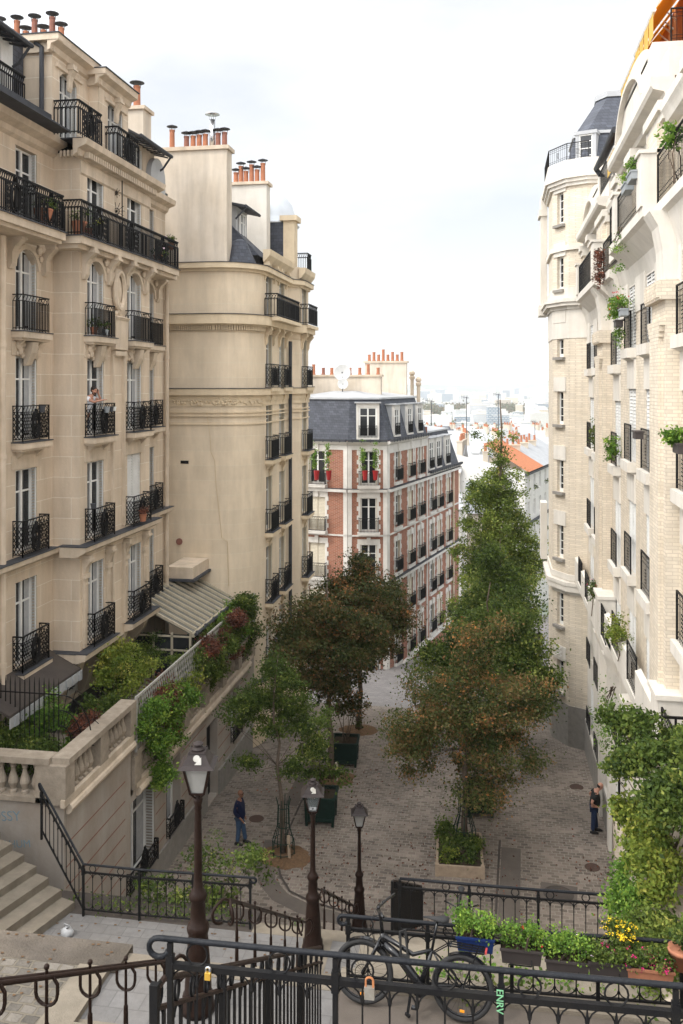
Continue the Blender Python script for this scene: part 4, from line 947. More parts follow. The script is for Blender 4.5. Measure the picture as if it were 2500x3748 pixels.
# ------------------------------------------------------------ cream brick building on the right, with its octagonal stair tower
def right_building():
    B = thing('apartment_building', 'cream brick block with white render bands and black railings along the right side', 'building', (6, 28, 0))
    X = 3.85; F = Fac(X, 0, 180); s = 1 if F.u.y > 0 else -1
    def U(y0, y1): return (y0, y1) if s > 0 else (-y1, -y0)
    Ym = 29.0
    secs = [(12.0, Ym, 0., [(15.2, 16.5), (18.6, 19.7), (23.05, 24.35), (26.2, 27.4)]), (Ym, 40.2, -.4, [(29.3, 30.5), (34.35, 35.6), (37.1, 38.4)])]
    w = MB(); r = MB(); g = MB(); p = MB(); c = MB(); wins = []
    for Ya, Yb, dz, cols in secs:
        ops = [(*U(a-.08, b+.08), z+dz, z+dz+(2.2 if z < 16 else 2.35)) for z in (16.22, 13.02, 9.87, 6.72) for a, b in cols]
        up = [(*U(a-.05, b+.05), 19.25+dz, 21.1+dz) for a, b in cols]
        lo = [(*U(a+.1, b-.1), z, z+h) for a, b in cols for z, h in ((1.2, 1.7), (3.9, 1.9))]
        F.wall(w, *U(Ya, Yb), 6.45+dz, 18.0+dz, ops, .22); F.wall(w, *U(Ya, Yb), 19.2+dz, 21.2+dz, up, .22); F.box(r, *U(max(Ya, 20.6), Yb), -.2, -.001, 21.2+dz, 21.5+dz)
        F.wall(r, *U(Ya, Yb), -.6, 6.45+dz, lo, .22); F.wall(r, *U(Ya, Yb), 18.0+dz, 19.2+dz, [], .2); F.wall(r, *U(max(Ya, 20.6), Yb), 21.4+dz, 22.0+dz)
        for a, b in zip([Ya]+[q[1]+.08 for q in cols], [q[0]-.08 for q in cols]+[Yb]): F.box(r, *U(a, b), .002, .03, 17.2+dz, 18.6+dz)
        for a, b in cols:
            for z in (15.7, 12.5, 9.35): F.prof(r, *U(a-.12, b+.12), [(0, z-.62+dz), (.05, z-.62+dz), (.05, z+.2+dz), (0, z+.2+dz)])
        for i, q in enumerate(ops+up): wins.append((q, 'flush' if i % 9 != 4 else 'fold'))
        for i, q in enumerate(lo): wins.append((q, None if i % 2 else 'flush'))
        for z in (16.22, 13.02, 9.87):
            for a, b in cols:
                kk = ('rledge', round(b-a, 2))
                if kk not in CACHE:
                    m = MB(); x = (b-a)/2+.13; m.box(-x, x, 0, .24, -.27, 0); m.ext([(-x+.1, 0, -.27), (-x+.1, .2, -.27), (-x+.1, 0, -.37)], (2*x-.2, 0, 0)); CACHE[kk] = m.mesh('ledge', M['pale'])
                u0, u1 = U(a, b); lg = inst('ledge', CACHE[kk], B, F.mat((u0+u1)/2, 0, z+dz)); inst('railing', grid_rail(b-a, 1.02), lg, F.mat((u0+u1)/2, .13, z+dz+.02))
    w.build('brick_wall', M['brick_cream'], B); r.build('render_wall', M['pale'], B)
    k = MB(); k.box(X+.3, 12, 12.2, 40.2, -.6, 21.2); k.build('interior', M['dark'], B)
    e = MB(); e.box(X+.001, 12, 11.95, 12, -.6, 21.2); e.build('end_wall', M['brick_cream'], B)
    for (a, b, cc, d), sh in wins: place_window(F, B, a, b, cc, d, .22, shutters=sh)
    # corbelled brick piers
    for a, b, dz in ((20.0, 21.7, 0), (31.4, 33.1, -.4), (14.0, 14.8, 0)):
        F.box(p, *U(a, b), 0, .3, 6.9+dz, 17.0+dz); F.box(p, *U(a+.3, b-.3), .3, .4, 6.9+dz, 16.1+dz)
        for q in range(4): F.box(p, *U(a+.3-.09*q, b-.3+.09*q), .3, .4+.002*q, 16.1+q*.12+dz, 16.22+q*.12+dz)
        F.box(p, *U(a-.1, b+.1), 0, .44, 17.0+dz, 17.42+dz)
        for q in range(int((b-a+.2)/.2)): F.box(p, *U(a-.1+q*.2, a+q*.2), .44, .49, 17.05+dz, 17.36+dz)
    for a, b, dz in ((20.6, 22.6, 0), (24.7, 25.9, 0), (27.8, 28.8, 0), (31.0, 33.4, -.4), (36.0, 36.8, -.4), (16.8, 18.2, 0), (39.0, 40.1, -.4)):
        F.box(p, *U(a, b), 0, .2, 19.3+dz, 21.0+dz)
        if b-a > 1.5: F.box(p, *U(a+.3, b-.3), .2, .32, 19.3+dz, 21.0+dz)
        c = MB(); F.box(c, *U(a-.08, b+.08), 0, .27, 21.0+dz, 21.2+dz); F.box(c, *U(a-.02, b+.02), 0, .36, 21.2+dz, 21.42+dz); c.build('capital', M['pale'], B)
    p.build('brick_piers', M['brick_cream'], B)
    # great balcony band
    for a, b, o_, dz in ((12, 20.9, .35, 0), (20.9, 27.0, .62, 0), (27.0, Ym, .38, 0), (Ym, 31.0, .38, -.4), (31.0, 37.6, .62, -.4), (37.6, 40.1, .38, -.4)):
        F.prof(g, *U(a, b), [(0, 18.05+dz), (.12, 18.5+dz), (o_-.12, 18.88+dz), (o_, 18.95+dz), (o_, 19.18+dz), (0, 19.18+dz)])
    for y, dz in ((20.6, 0), (32.2, -.4)): F.prof(g, *U(y-.45, y+.4), [(0, 17.42+dz), (.3, 17.45+dz), (.33, 18.1+dz), (.42, 18.6+dz), (.6, 18.92+dz), (0, 18.97+dz)])
    for a, b, dz in ((20.95, 21.6, 0), (25.4, 26.0, 0), (31.05, 31.7, -.4), (36.9, 37.5, -.4)):
        F.box(g, *U(a, b), .15, .66, 19.18+dz, 20.35+dz); F.box(g, *U(a-.05, b+.05), .1, .71, 20.35+dz, 20.43+dz)
    # cornices and parapets with segmental pediments
    for a, b, o_, z, ph in ((12, 20.6, .3, 21.35, .2), (20.6, 28.4, .5, 21.95, .62), (28.4, Ym, .2, 21.8, .5), (Ym, 31.2, .2, 21.3, .7), (31.2, 39.2, .5, 21.5, .5), (39.2, 40.1, .2, 21.4, .4)):
        F.prof(g, *U(a, b), [(0, z-.5), (.18, z-.45), (.22, z-.34), (o_-.05, z-.28), (o_, z-.2), (o_, z), (0, z)])
        F.box(g, *U(a, b), -.25, .12 if o_ > .4 else 0, z, z+ph)
    g.box(X-.14, X+1.6, 33.9, 34.4, 21.6, 22.75); g.box(X-.13, X+.2, 34.4, 39.6, 21.6, 22.5)
    for yc, hw, zb, hh in ((26.1, 3.0, 23.2, .75), (37.0, 2.6, 22.4, .5)):
        arc = [(yc+hw*math.cos(math.pi*i/14), zb+hh*math.sin(math.pi*i/14)) for i in range(15)]
        g.ext([(X-.13, y, z) for y, z in arc], (.6, 0, 0))
        a2 = [(yc-.1+(hw-.5)*math.cos(math.pi*i/14), zb-1.05+(hh+.62)*math.sin(math.pi*i/14)) for i in range(15)]
        for (y, z), (y2, z2) in zip(a2, a2[1:]): g.bar((X-.2, y, z), (X-.2, y2, z2), .16, .12)
    g.box(X-.14, X+1.6, 22.6, 23.3, 22.0, 23.42); g.box(X-.13, X+.2, 23.3, 29.0, 22.0, 23.3)
    g.build('render_bands', M['pale'], B)
    for a, b, o_, dz in ((12.2, 20.8, .32, 0), (21.65, 25.35, .58, 0), (26.05, 27.0, .58, 0), (31.75, 36.85, .58, -.4), (27.1, 30.9, .33, -.4), (37.7, 39.9, .33, -.4)):
        m = MB(); grid_run(m, (X-o_, a, 19.2+dz), (X-o_, b, 19.2+dz), 1.05); m.build('railing', M['iron'], B)
    g = MB()
    for a, b, z in ((Ym, 39.9, 7.05), (14, Ym, 7.5)): F.prof(g, *U(a, b), [(0, z-.6), (.25, z-.5), (.5, z-.25), (.5, z), (0, z)])
    for a, b, z in ((30.4, 31.6, 7.05), (19.6, 20.5, 7.5)): F.box(g, *U(a, b), .0, .52, z, z+1.15); F.box(g, *U(a-.06, b+.06), 0, .58, z+1.15, z+1.25)
    for a, b, z in ((31.6, 34.3, 7.05), (35.7, 37.0, 7.05), (38.5, 39.9, 7.05), (27.6, 29.2, 7.3), (24.5, 26.0, 7.5), (20.5, 22.9, 7.5)): g2 = MB(); F.prof(g2, *U(a, b), [(.36, z), (.5, z), (.5, z+.72), (.36, z+.78)]); g2.build('parapet', M['pale'], B)
    for a, b in ((30.4, 30.9), (33.0, 33.6), (25.9, 26.6), (22.2, 23.)): F.prof(g, *U(a, b), [(0, -.2), (.22, -.2), (.22, 5.9), (.4, 6.4), (0, 6.45)])
    F.box(g, *U(14, 40.), .0, .08, -.6, 1.0)
    g.build('lower_balcony', M['pale'], B)
    for a, b, z in ((34.3, 35.7, 7.05), (37.0, 38.5, 7.05), (29.2, 30.35, 7.05), (26.0, 27.6, 7.5), (22.9, 24.5, 7.5), (18.4, 19.5, 7.5)): m = MB(); grid_run(m, (X-.46, a, z), (X-.46, b, z), 1.02); m.build('railing', M['iron'], B)
    for a, b in ((34.5, 35.7), (37.2, 38.5), (29.1, 30.3), (26.3, 27.5)): 
        for z, hh in ((3.85, .9), (1.2, .7)): m = MB(); grid_run(m, (X-.14, a, z), (X-.14, b, z), hh); m.build('railing', M['iron'], B)
    g = MB(); F.box(g, *U(26.4, 40.2), .081, .12, -.6, .95); g.build('plinth', M['concrete'], B)
    a = MB(); a.box(X+1.0, 12, 12, 29, 22, 25.5); a.build('attic_wall', M['brick_orange'], B)
    a = MB(); a.box(X+.3, 12, 20.7, 29.3, 21.4, 22.2); a.box(X+.5, 12, 29.3, 40, 21.0, 23.6); a.build('attic', M['pale'], B)
    a = MB(); a.add([(X-.1, 29.5, 23.3), (X-.1, 34.8, 23.3), (X+2.5, 34.8, 25.9), (X+2.5, 29.5, 25.9), (X-.1, 29.5, 23.2), (X-.1, 34.8, 23.2), (X+2.5, 34.8, 25.8), (X+2.5, 29.5, 25.8)], [(0,1,2,3),(4,5,6,7),(0,1,5,4),(1,2,6,5),(2,3,7,6),(3,0,4,7)])
    a.tube([(X-.15, 29.5, 23.25), (X-.15, 34.8, 23.25), (X+.1, 34.8, 22.9)], .1, 8); a.build('eaves', M['lead'], B)
    a = MB()
    for q in range(10): t_ = q*.628; a.bar((X+.1, 31.6, 22.6), (X+.1, 31.6+.5*math.cos(t_), 22.6+.5*math.sin(t_)), .015)
    grid_run(a, (X-.1, 29.5, 22.05), (X-.1, 34.2, 22.05), .85); a.build('terrace_railing', M['iron'], B)
    a = MB(); grid_run(a, (X+.3, 22.65, 23.42), (X+1.6, 22.65, 23.42), .8); a.build('terrace_railing', M['iron'], B)
    return B
def grid_rail(w, h):
    k = ('gr', round(w, 2), h)
    if k in CACHE: return CACHE[k]
    m = MB(); grid_run(m, (-w/2, 0, 0), (w/2, 0, 0), h); CACHE[k] = m.mesh('railing', M['iron']); return CACHE[k]
def grid_run(m, p, q, h, sp=.135):
    p, q = Vector(p), Vector(q); L = (q-p).length; n = max(1, round(L/sp)); Z = Vector((0, 0, 1))
    m.bar(p+Z*h, q+Z*h, .04, .03)
    for f in (.88, .76, .2, .1): m.bar(p+Z*h*f, q+Z*h*f, .011)
    for i in range(n+1): b = p.lerp(q, i/n); m.bar(b, b+Z*h, .011 if 0 < i < n else .035, caps=False)
    if .9 < L < 2.5:
        c = (p+q)/2; d = (q-p)/L
        for f in (.3, .38, .46, .54, .62): m.bar(c-d*.09+Z*h*f, c+d*.09+Z*h*f, .018)
right_building()
def tower():
    B = thing('stair_tower', 'octagonal cream brick tower with slate roof standing past the right block', 'tower', (4.5, 43, 0))
    P0 = [(3.85, 39.6), (3.12, 40.0), (2.5, 41.1), (2.5, 44.2), (3.2, 46), (12, 46), (12, 39.9)]
    def ringw(m, poly, z0, z1, o_=0):
        c = []
        n = len(poly)
        for i in range(n):
            a, b, d = Vector(poly[i-1]), Vector(poly[i]), Vector(poly[(i+1) % n]); e1 = (b-a).normalized(); e2 = (d-b).normalized()
            n1 = Vector((e1.y, -e1.x)); n2 = Vector((e2.y, -e2.x))
            bi = (n1+n2).normalized(); c.append(tuple(b-bi*o_/max(.4, bi.dot(n1))))
        m.prism(c, z0, z1)
    w = MB()
    # the window face: build each wall plane, openings only in the second
    def fc(p, q): d = (Vector(q)-Vector(p)).normalized(); n = Vector((-d.y, d.x)); n = n if n.y < 0 or n.x < 0 else -n; return Fac(p[0], p[1], math.degrees(math.atan2(n.y, n.x))), (Vector(q)-Vector(p)).length
    F, L = fc(P0[1], P0[2]); sg = 1 if F.u.dot(Vector(P0[2])-Vector(P0[1])) > 0 else -1
    zs = [(23.0-1.3, 1.9), (18.9, 2.0), (15.55, 1.95), (12.5, 1.8), (9.3, 1.9), (6.9+.1, 0), (3.7, 1.95), (1.15, 1.95)]
    zs = [(22.2, 1.4), (19.35, 1.45), (16.4, 1.5), (13.45, 1.45), (10.5, 1.4), (7.6, 1.45), (4.65, 1.45), (1.75, 1.4)]
    a, b = (.42, .9) if sg > 0 else (-.9, -.42); ops = [(a, b, z, z+h) for z, h in zs]
    F.wall(w, *((0, L) if sg > 0 else (-L, 0)), 1.35, 24.0, ops, .22)
    for i, (p, q) in enumerate(zip(P0, P0[1:]+P0[:1])):
        if i in (1,): continue
        w.add([(*p, 1.35), (*q, 1.35), (*q, 24.0), (*p, 24.0)], [(0,1,2,3)])
    w.build('brick_wall', M['brick_cream'], B)
    k = MB(); ringw(k, P0, 1, 24.2, -.35) if False else k.box(3.2, 11.8, 41.5, 45.8, 1, 23.9); k.build('interior', M['dark'], B)
    m = MB(); z_ = MB()
    for (c, d) in ((6.15, 6.75), (17.2, 18.6)): ringw(m, P0, c, d, .03)
    for (c, d, o_) in ((6.3, 6.55, .22), (6.55, 6.7, .26), (18.45, 18.6, .1), (18.6, 18.75, .28), (18.75, 18.9, .36), (23.75, 23.9, .12), (23.9, 24.05, .22), (24.05, 24.2, .32), (21.0, 21.2, .12)): ringw(m, P0, c, d, o_)
    ringw(m, P0, 24.2, 24.85, .2); ringw(m, P0, 18.9, 19.4, .06); ringw(m, P0, 6.75, 7.0, .06)
    F.box(m, a-.32, b+.32, .005, .05, 14.6-.0, 15.5) if False else None
    for z, h in zs: F.box(m, a-.22, b+.22, .004, .05, z+h, z+h+.62)
    F.box(m, a-.26, b+.26, .004, .07, 3.25+.0, 3.3) 
    m.build('render_bands', M['pale'], B)
    for z, h in zs: z_ = MB(); F.box(z_, a-.14, b+.14, 0, .16, z-.12, z); z_.build('sill', M['concrete'], B)
    for (u0, u1, c, d) in ops: place_window(F, B, u0, u1, c, d, .2, kind='narrow', shutters=None, curtain=False)
    m = MB(); ringw(m, P0, -1.2, 1.35, .05); m.build('plinth', M['concrete'], B)
    m = MB(); mid = [(4.0, 41.2), (3.5, 41.9), (3.5, 44.2), (4, 45.4), (12, 45.4), (12, 41.2)]; top = [(5.0, 42.2), (4.6, 42.8), (4.6, 43.4), (5.0, 43.8), (12, 43.8), (12, 42.2)]
    base = [(3.7, 40.7), (3.15, 41.5), (3.15, 44.6), (3.6, 45.8), (12, 45.8), (12, 40.7)]
    n = 6
    m.add([(*p, 24.85) for p in base]+[(*p, 26.3) for p in mid], [(i, (i+1) % n, n+(i+1) % n, n+i) for i in range(n)])
    m.add([(*p, 26.42) for p in mid]+[(*p, 28.2) for p in top], [(i, (i+1) % n, n+(i+1) % n, n+i) for i in range(n)]); m.build('slate_roof', M['slate'], B)
    m = MB(); ringw(m, mid, 26.3, 26.43, .08); ringw(m, top, 28.2, 28.45, .08); m.build('zinc_ridge', M['zinc'], B)
    m = MB()
    Q = [(3.9, 39.5), (3.02, 39.85), (2.33, 41.05), (2.33, 44.3)]
    for p, q in zip(Q, Q[1:]): grid_run(m, (*p, 24.86), (*q, 24.86), .7, .16)
    m.build('roof_railing', M['iron'], B)
    Fd = Fac(3.9, 40.85, -90-20); m = MB(); Fd.box(m, -.45, -.3, -.8, 0, 24.9, 26.2); Fd.box(m, .3, .45, -.8, 0, 24.9, 26.2); Fd.box(m, -.5, .5, -.8, .05, 26.2, 26.35); d = m.build('dormer', M['zinc'], B); place_window(Fd, d, -.3, .3, 24.95, 26.2, .1, shutters=None, curtain=False)
    # bricked up decorative panel
    m = MB()
    for i in range(5):
        for j in range(3):
            if (i+j) % 2 == 0: F.box(m, a+.05+j*.13, a+.17+j*.13, .051, .075, 3.32+i*.0+1.2+i*.085-1.2, 3.39+i*.085)
    m.build('ornament', M['white_stone'], B)
    m = MB(); m.box(2.15, 2.45, 44.4, 45.5, 19.0, 24.3); m.box(2.05, 2.45, 44.3, 45.6, 23.3, 23.6); m.box(2.05, 2.45, 44.2, 45.6, 18.5, 19.0); m.build('flank_wall', M['pale'], B); m = MB(); m.box(2.15, 2.45, 44.4, 45.5, 6.8, 9.5); m.build('flank_wall', M['pale'], B)
tower()
# orange and yellow roof terrace awnings
def awning(x0, x1, y0, y1, z, zf, label, m1='orange'):
    t = thing('awning', label, 'awning', (x1, (y0+y1)/2, z)); m = MB()
    m.add([(x1, y0, z), (x0, y0, zf), (x0, y1, zf), (x1, y1, z), (x1, y0, z-.03), (x0, y0, zf-.03), (x0, y1, zf-.03), (x1, y1, z-.03)], [(0,1,2,3),(4,5,6,7),(0,1,5,4),(1,2,6,5),(2,3,7,6),(3,0,4,7)])
    m.build('canvas', M[m1], t)
    m = MB(); n = 12
    for i in range(n):
        a = y0+(y1-y0)*i/n; b = y0+(y1-y0)*(i+1)/n; e = .05*math.sin(i*2.1)
        m.add([(x0-.02+e*.3, a, zf), (x0-.02-e*.3, b, zf), (x0-.02-e*.3, b, zf-.62-e), (x0-.02+e*.3, a, zf-.62+e)], [(0,1,2,3)])
    m.build('valance', M['yellow'], t)
    m = MB(); m.tube([(x0, y0-.05, zf), (x0, y1+.05, zf)], .05, 6)
    for y in (y0+.15, y1-.15): m.tube([(x1, y, z-.9), ((x0+x1)/2, y, z-.35), (x0, y, zf)], .03, 6)
    m.build('arm', M['white_paint'], t)
awning(3.8, 5.0, 22.9, 25.9, 25.9, 24.3, 'nearest and widest orange canvas awning over the roof terrace')
awning(3.82, 5.0, 26.0, 26.6, 25.8, 24.25, 'narrow middle orange awning over the roof terrace')
awning(3.84, 5.0, 26.7, 29.0, 25.7, 24.3, 'farthest of the three long orange awnings at the parapet')
awning(3.75, 4.4, 29.9, 31.6, 23.3, 22.8, 'small orange awning under the slate eaves by the tower')
# ------------------------------------------------------------ ground, stairs, terraces
def ground():
    m = MB(); xs = [-40, -10.2, -5, 0, 3.95, 40]; ys = [18.5, 24, 31, 36, 41, 46]
    def grid(m, xs, ys, dz=0, zf=gz):
        n = len(xs)
        m.add([(x, y, zf(y)+dz) for y in ys for x in xs], [(j*n+i, j*n+i+1, (j+1)*n+i+1, (j+1)*n+i) for j in range(len(ys)-1) for i in range(n-1)])
    grid(m, xs, ys); struct('plaza', m, M['cobble'])
    m = MB(); grid(m, [-40, -12, 0, 12, 60], [46, 52, 60, 66, 72, 88, 105]); struct('road', m, M['cobble_far'])
    m = MB(); grid(m, [-400, -60, 0, 60, 400], [105, 130, 160, 220, 300, 450, 600]); struct('hillside', m, M['ground_far'])
    m = MB(); m.add([(-9000, 600, -56), (9000, 600, -56), (12000, 13000, -62), (-12000, 13000, -62)], [(0,1,2,3)]); struct('plain', m, M['ground_far'])
    # wooded rise on the horizon
    m = MB(); n = 60; rg = random.Random(3); pts = []
    for i in range(n+1):
        x = -3500+i*190; h = -62+88+26*math.sin(i*.33)+16*math.sin(i*.9+1)+rg.uniform(-5, 5); pts.append((x, h))
    m.add([(x, 8600, -62) for x, h in pts]+[(x, 9300, h) for x, h in pts]+[(x, 11000, h-40) for x, h in pts], [(i, i+1, n+2+i, n+1+i) for i in range(n)]+[(n+1+i, n+2+i, 2*n+3+i, 2*n+2+i) for i in range(n)])
    struct('hills', m, M['hill'], True)
    # asphalt bands laid in the cobbles: curved one on the left, straight one towards the planter
    def strip(name, path, wd, dz, mt):
        m = MB(); L = []
        for i, p in enumerate(path):
            a = Vector(path[max(0, i-1)]); b = Vector(path[min(len(path)-1, i+1)]); d = (b-a).normalized(); nn = Vector((-d.y, d.x)); L.append((Vector(p)+nn*wd/2, Vector(p)-nn*wd/2))
        n = len(L); m.add([(q.x, q.y, gz(q.y)+dz) for a in L for q in a], [(2*i, 2*i+1, 2*i+3, 2*i+2) for i in range(n-1)]); struct(name, m, mt)
    curve = [(-7.4, 36), (-7.35, 32), (-7.3, 29), (-7.2, 27.8), (-6.9, 26.8), (-6.3, 26.05), (-5.5, 25.6), (-4.5, 25.3), (-3.4, 25.1), (-2, 24.95), (0, 24.9), (4, 24.9)]
    strip('gutter_strip', curve, .55, .004, M['asphalt'])
    c2 = [(p[0]+.36*(1 if i < 5 else .6), p[1]+.1+.22*(i > 3)) for i, p in enumerate(curve)]
    strip('kerb_line', c2, .07, .03, M['asphalt_dark'])
    strip('gutter_strip', [(.35, 25.3), (.5, 30), (.75, 36)], .62, .004, M['asphalt'])
    strip('kerb_line', [(-.02, 25.3), (.12, 30), (.38, 36)], .07, .02, M['asphalt_dark'])
    strip('zebra_crossing', [(2.5, 52), (2.6, 56)], 3, .02, M['asphalt'])
    for i in range(5):
        strip('crossing_stripe', [(.8, 50+i*1.1), (4.5, 50+i*1.1+.1)], .5, .03, M['white_stone'])
ground()
def stairs():
    def flight(name, x0, x1, y0, z0, y1, z1, mt='step'):
        n = round(abs(z1-z0)/.165); m = MB(); dy = (y1-y0)/n; dz = (z0-z1)/n
        for i in range(n):   # descending away from the camera
            m.box(x0, x1, y0+i*dy, y0+(i+1)*dy+.02, z1-1.2, z0-(i+1)*dz+dz*.0)
        struct(name, m, M[mt])
    # three flights and landings in the middle
    flight('stairs', -5.3, -1.95, 4.6, 10.7, 10.9, 7.0); flight('stairs', -5.3, -1.95, 12.3, 7.0, 17.2, 3.6); flight('stairs', -5.1, -1.95, 18.85, 3.6, 24.2, 0.0)
    m = MB(); m.box(-5.3, -1.95, 10.9, 12.29, 5, 6.995); struct('landing', m, M['paver'])
    m = MB(); m.box(-5.35, -1.95, 12.0, 12.3, 5, 7.003); m.box(-5.3, -1.95, 17.2, 17.45, 1, 3.604); m.box(-5.1, -1.95, 18.5, 18.86, 1, 3.604); struct('landing_edge', m, M['step'])
    m = MB(); m.box(-15, -1.95, 16.0, 18.5, 1, 3.6); struct('landing', m, M['paver'])
    m = MB(); m.box(-15, -5.1, 18.5, 19.3, 0, 3.606); struct('landing_edge', m, M['asphalt_dark'])
    m = MB(); m.box(-3.95, -3.35, 16.2, 18.51, 2, 3.608); struct('landing_channel', m, M['step'])
    # cobbled terrace on the left with its dark far border and kerb
    m = MB(); m.box(-20, -5.75, 4, 11.85, 3, 7.05); struct('cobbled_terrace', m, M['cobble_big'])
    m = MB(); m.box(-20, -5.2, 11.85, 12.42, 3, 7.054); struct('terrace_border', m, M['cobble_dark'])
    m = MB(); m.box(-5.75, -5.3, 4, 11.85, 3, 7.08); struct('kerb', m, M['step'])
    # side steps climbing left to the house terrace
    m = MB(); e = Vector((-.95, .31)); wv = Vector((-.27, -.96)); p0 = Vector((-9.2, 18.55))
    for i in range(14):
        a = p0+e*.385*i; b = a+e*.43; q = [a-wv*.1, b-wv*.1, b+wv*5, a+wv*5]; m.prism([tuple(v) for v in q], 3, 3.6+.168*(i+1))
    struct('side_stairs', m, M['step'])
    # solid terraces right of the stairs, each with its own level
    for (y0, y1, z, mt) in ((-3, 5.3, 10.8, 'asphalt'), (5.3, 11.75, 7.45, 'asphalt'), (15.4, 17.62, 4.42, 'cobble_big')):
        m = MB(); m.box(-1.95, 14, y0, y1, -.5, z); struct('terrace', m, M[mt])
    m = MB(); m.box(-1.95, 14, 11.75, 13.2, -.5, 7.0); struct('planting_strip', m, M['step'])
    m = MB(); m.box(-1.95, 14, 13.2, 15.4, -.5, 4.4); struct('terrace', m, M['step'])
    m = MB(); m.box(-1.95, 3.3, 17.3, 17.63, -.5, 4.43); struct('terrace_edge', m, M['step'])
    m = MB(); m.box(-14, 6, -6, 4.6, 9, 10.7); struct('upper_landing', m, M['paver']) 
    m = MB(); m.box(-2.0, 6, 11.4, 11.76, 7.2, 7.5); struct('fence_kerb', m, M['step'])
stairs()

# ------------------------------------------------------------ terrace wall with balustrade below the left building
def baluster():
    if 'bal' not in CACHE:
        m = MB(); m.lathe((0,0,0), [(.1, 0), (.1, .07), (.06, .10), (.075, .14), (.125, .26), (.11, .36), (.06, .52), (.05, .6), (.075, .64), (.06, .67), (.09, .70), (.09, .74)], 10); CACHE['bal'] = m.mesh('baluster', M['old_stone'])
    return CACHE['bal']
def terrace_wall():
    B = thing('terrace_wall', 'stone terrace wall with windows and a balustrade below the limestone block', 'wall', (-10.4, 28, 0))
    X = -10.2; F = Fac(X, 0, 0)
    ops = [(-26.0, -23.9, .85, 3.3), (-28.3, -27.0, .95, 3.15), (-32.3, -31.0, 0, 2.9), (-35.2, -34.0, 1.2, 3.1)]
    w = MB(); F.wall(w, -37.9, -24.2, -.6, 3.5, ops, .35); w.box(-24, X-.36, 24.2, 36.5, -.6, 3.4) if False else None
    F.wall(w, -24.2, -20.3, -.6, 5.1, [(-24.19, -23.9, .85, 3.3)], .35) if False else F.wall(w, -24.2, -20.3, -.6, 5.1)
    F.box(w, -37.8, -24.21, -.3, 0, 3.5, 3.72); w.box(-24, -10.203, 20.2, 20.299, 3, 5.147)
    w.box(-10.5, -10.21, 37.2, 38.6, 2.4, 3.7)
    w.build('wall', mat('terrace_render', (.33, .275, .222), .9, (.43, .39, .345), .7, .2, bump=.35, bscale=12, stain=.4), B)
    k = MB(); k.box(-23, X-.4, 20.6, 36.4, -.5, 3.4); k.build('interior', M['dark'], B)
    # rusticated grooves
    g = MB()
    for z in (1.1, 1.6, 2.1, 2.6, 3.05, 3.55, 4.1):
        for a, b in ((-36.4, -35.3), (-33.9, -32.4), (-30.9, -28.4), (-26.9, -26.1), (-23.8, -20.3)):
            if z > 3.2 and a < -24: continue
            F.box(g, a, b, .002, .006, z, z+.03)
    g.build('joints', M['pot_dark'], B)
    # plinth band
    g = MB(); F.box(g, -37, -32.35, 0, .07, -.6, .82); F.box(g, -30.95, -20.3, 0, .07, -.6, .82); g.build('plinth', M['concrete'], B)
    # half round mouldings
    t = MB(); t.tube([(X+.02, 20.3, 4.98), (X+.02, 24.25, 4.98)], .14, 10); t.tube([(X+.02, 24.6, 3.5), (X+.02, 36.6, 3.5)], .14, 10)
    F.box(t, -24.2, -20.0, 0, .1, 5.12, 5.3); F.box(t, -37, -24.4, .0, .1, 3.66, 3.8)
    t.build('mouldings', M['trim'], B)
    for (a, b, c, d) in ops[:2]+ops[3:]: place_window(F, B, a, b, c, d, .35, shutters='fold' if a > -27 else None)
    m = MB(); m.box(X-.33, X-.3, 31.0, 32.3, 0, 2.9); m.build('door', M['iron'], B)
    for (a, b, c, d) in ops[:2]+ops[3:]: inst('railing', rail_mesh(b-a, .12, .62, 'lattice'), B, F.mat((a+b)/2, 0, c-.02))
    # balustrades: coping, pedestals, balusters
    def bal(P, Q, z, peds, n, ext_=.1):
        P, Q = Vector(P), Vector(Q); L = (Q-P).length; d = (Q-P)/L; c = MB()
        c.bar((*P, z+.06), (*Q, z+.06), .4, .12); c.bar((*(P-d*ext_*1.0), z+1.0), (*(Q+d*(.1 if ext_ == .1 else -.03)), z+1.0), .46, .15)
        for s_ in peds: q = P+d*s_; c.box(q.x-.2, q.x+.2, q.y-(.24 if abs(d.y) > .5 else .2), q.y+(.24 if abs(d.y) > .5 else .2), z, z+.93)
        c.build('balustrade', M['old_stone'], B)
        for i in range(n):
            s_ = L*(i+.5)/n
            if min(abs(s_-p) for p in peds) < .27: continue
            q = P+d*s_; inst('baluster', baluster(), B, Matrix.Translation((q.x, q.y, z+.12)))
    bal((-10.3, 20.3), (-10.3, 24.2), 5.15, [0, 1.95, 3.9], 15)
    bal((-14.5, 20.31), (-10.51, 20.31), 5.153, [0, 3.8], 13, .18)
    bal((-10.3, 24.5), (-10.3, 37.0), 3.72-.05, [0, 2.1, 4.2, 6.3, 8.4, 10.5, 12.5], 48)
    # terrace slab
    f = MB(); f.box(-13.3, X-.36, 20.25, 24.2, 5.0, 5.16); f.box(-13.3, X-.36, 24.2, 36.4, 3.4, 4.55); f.box(-10.56, X, 24.19, 24.35, 3.5, 5.15); f.build('terrace_floor', M['step'], B)
    # graffiti scribble on the wall by the steps
    m = MB()
    tx = text_mesh('BOSSY', .34); tx2 = text_mesh('AHUM', .26)
    for me, (x, z) in ((tx, (-12.3, 4.55)), (tx2, (-11.8, 3.95))):
        o = bpy.data.objects.new('graffiti', me); COL.objects.link(o); o.parent = B; o.location = wm(B).inverted() @ Vector((x, 20.195, z)); o.rotation_euler = (R(90), R(-6), 0)
    return B
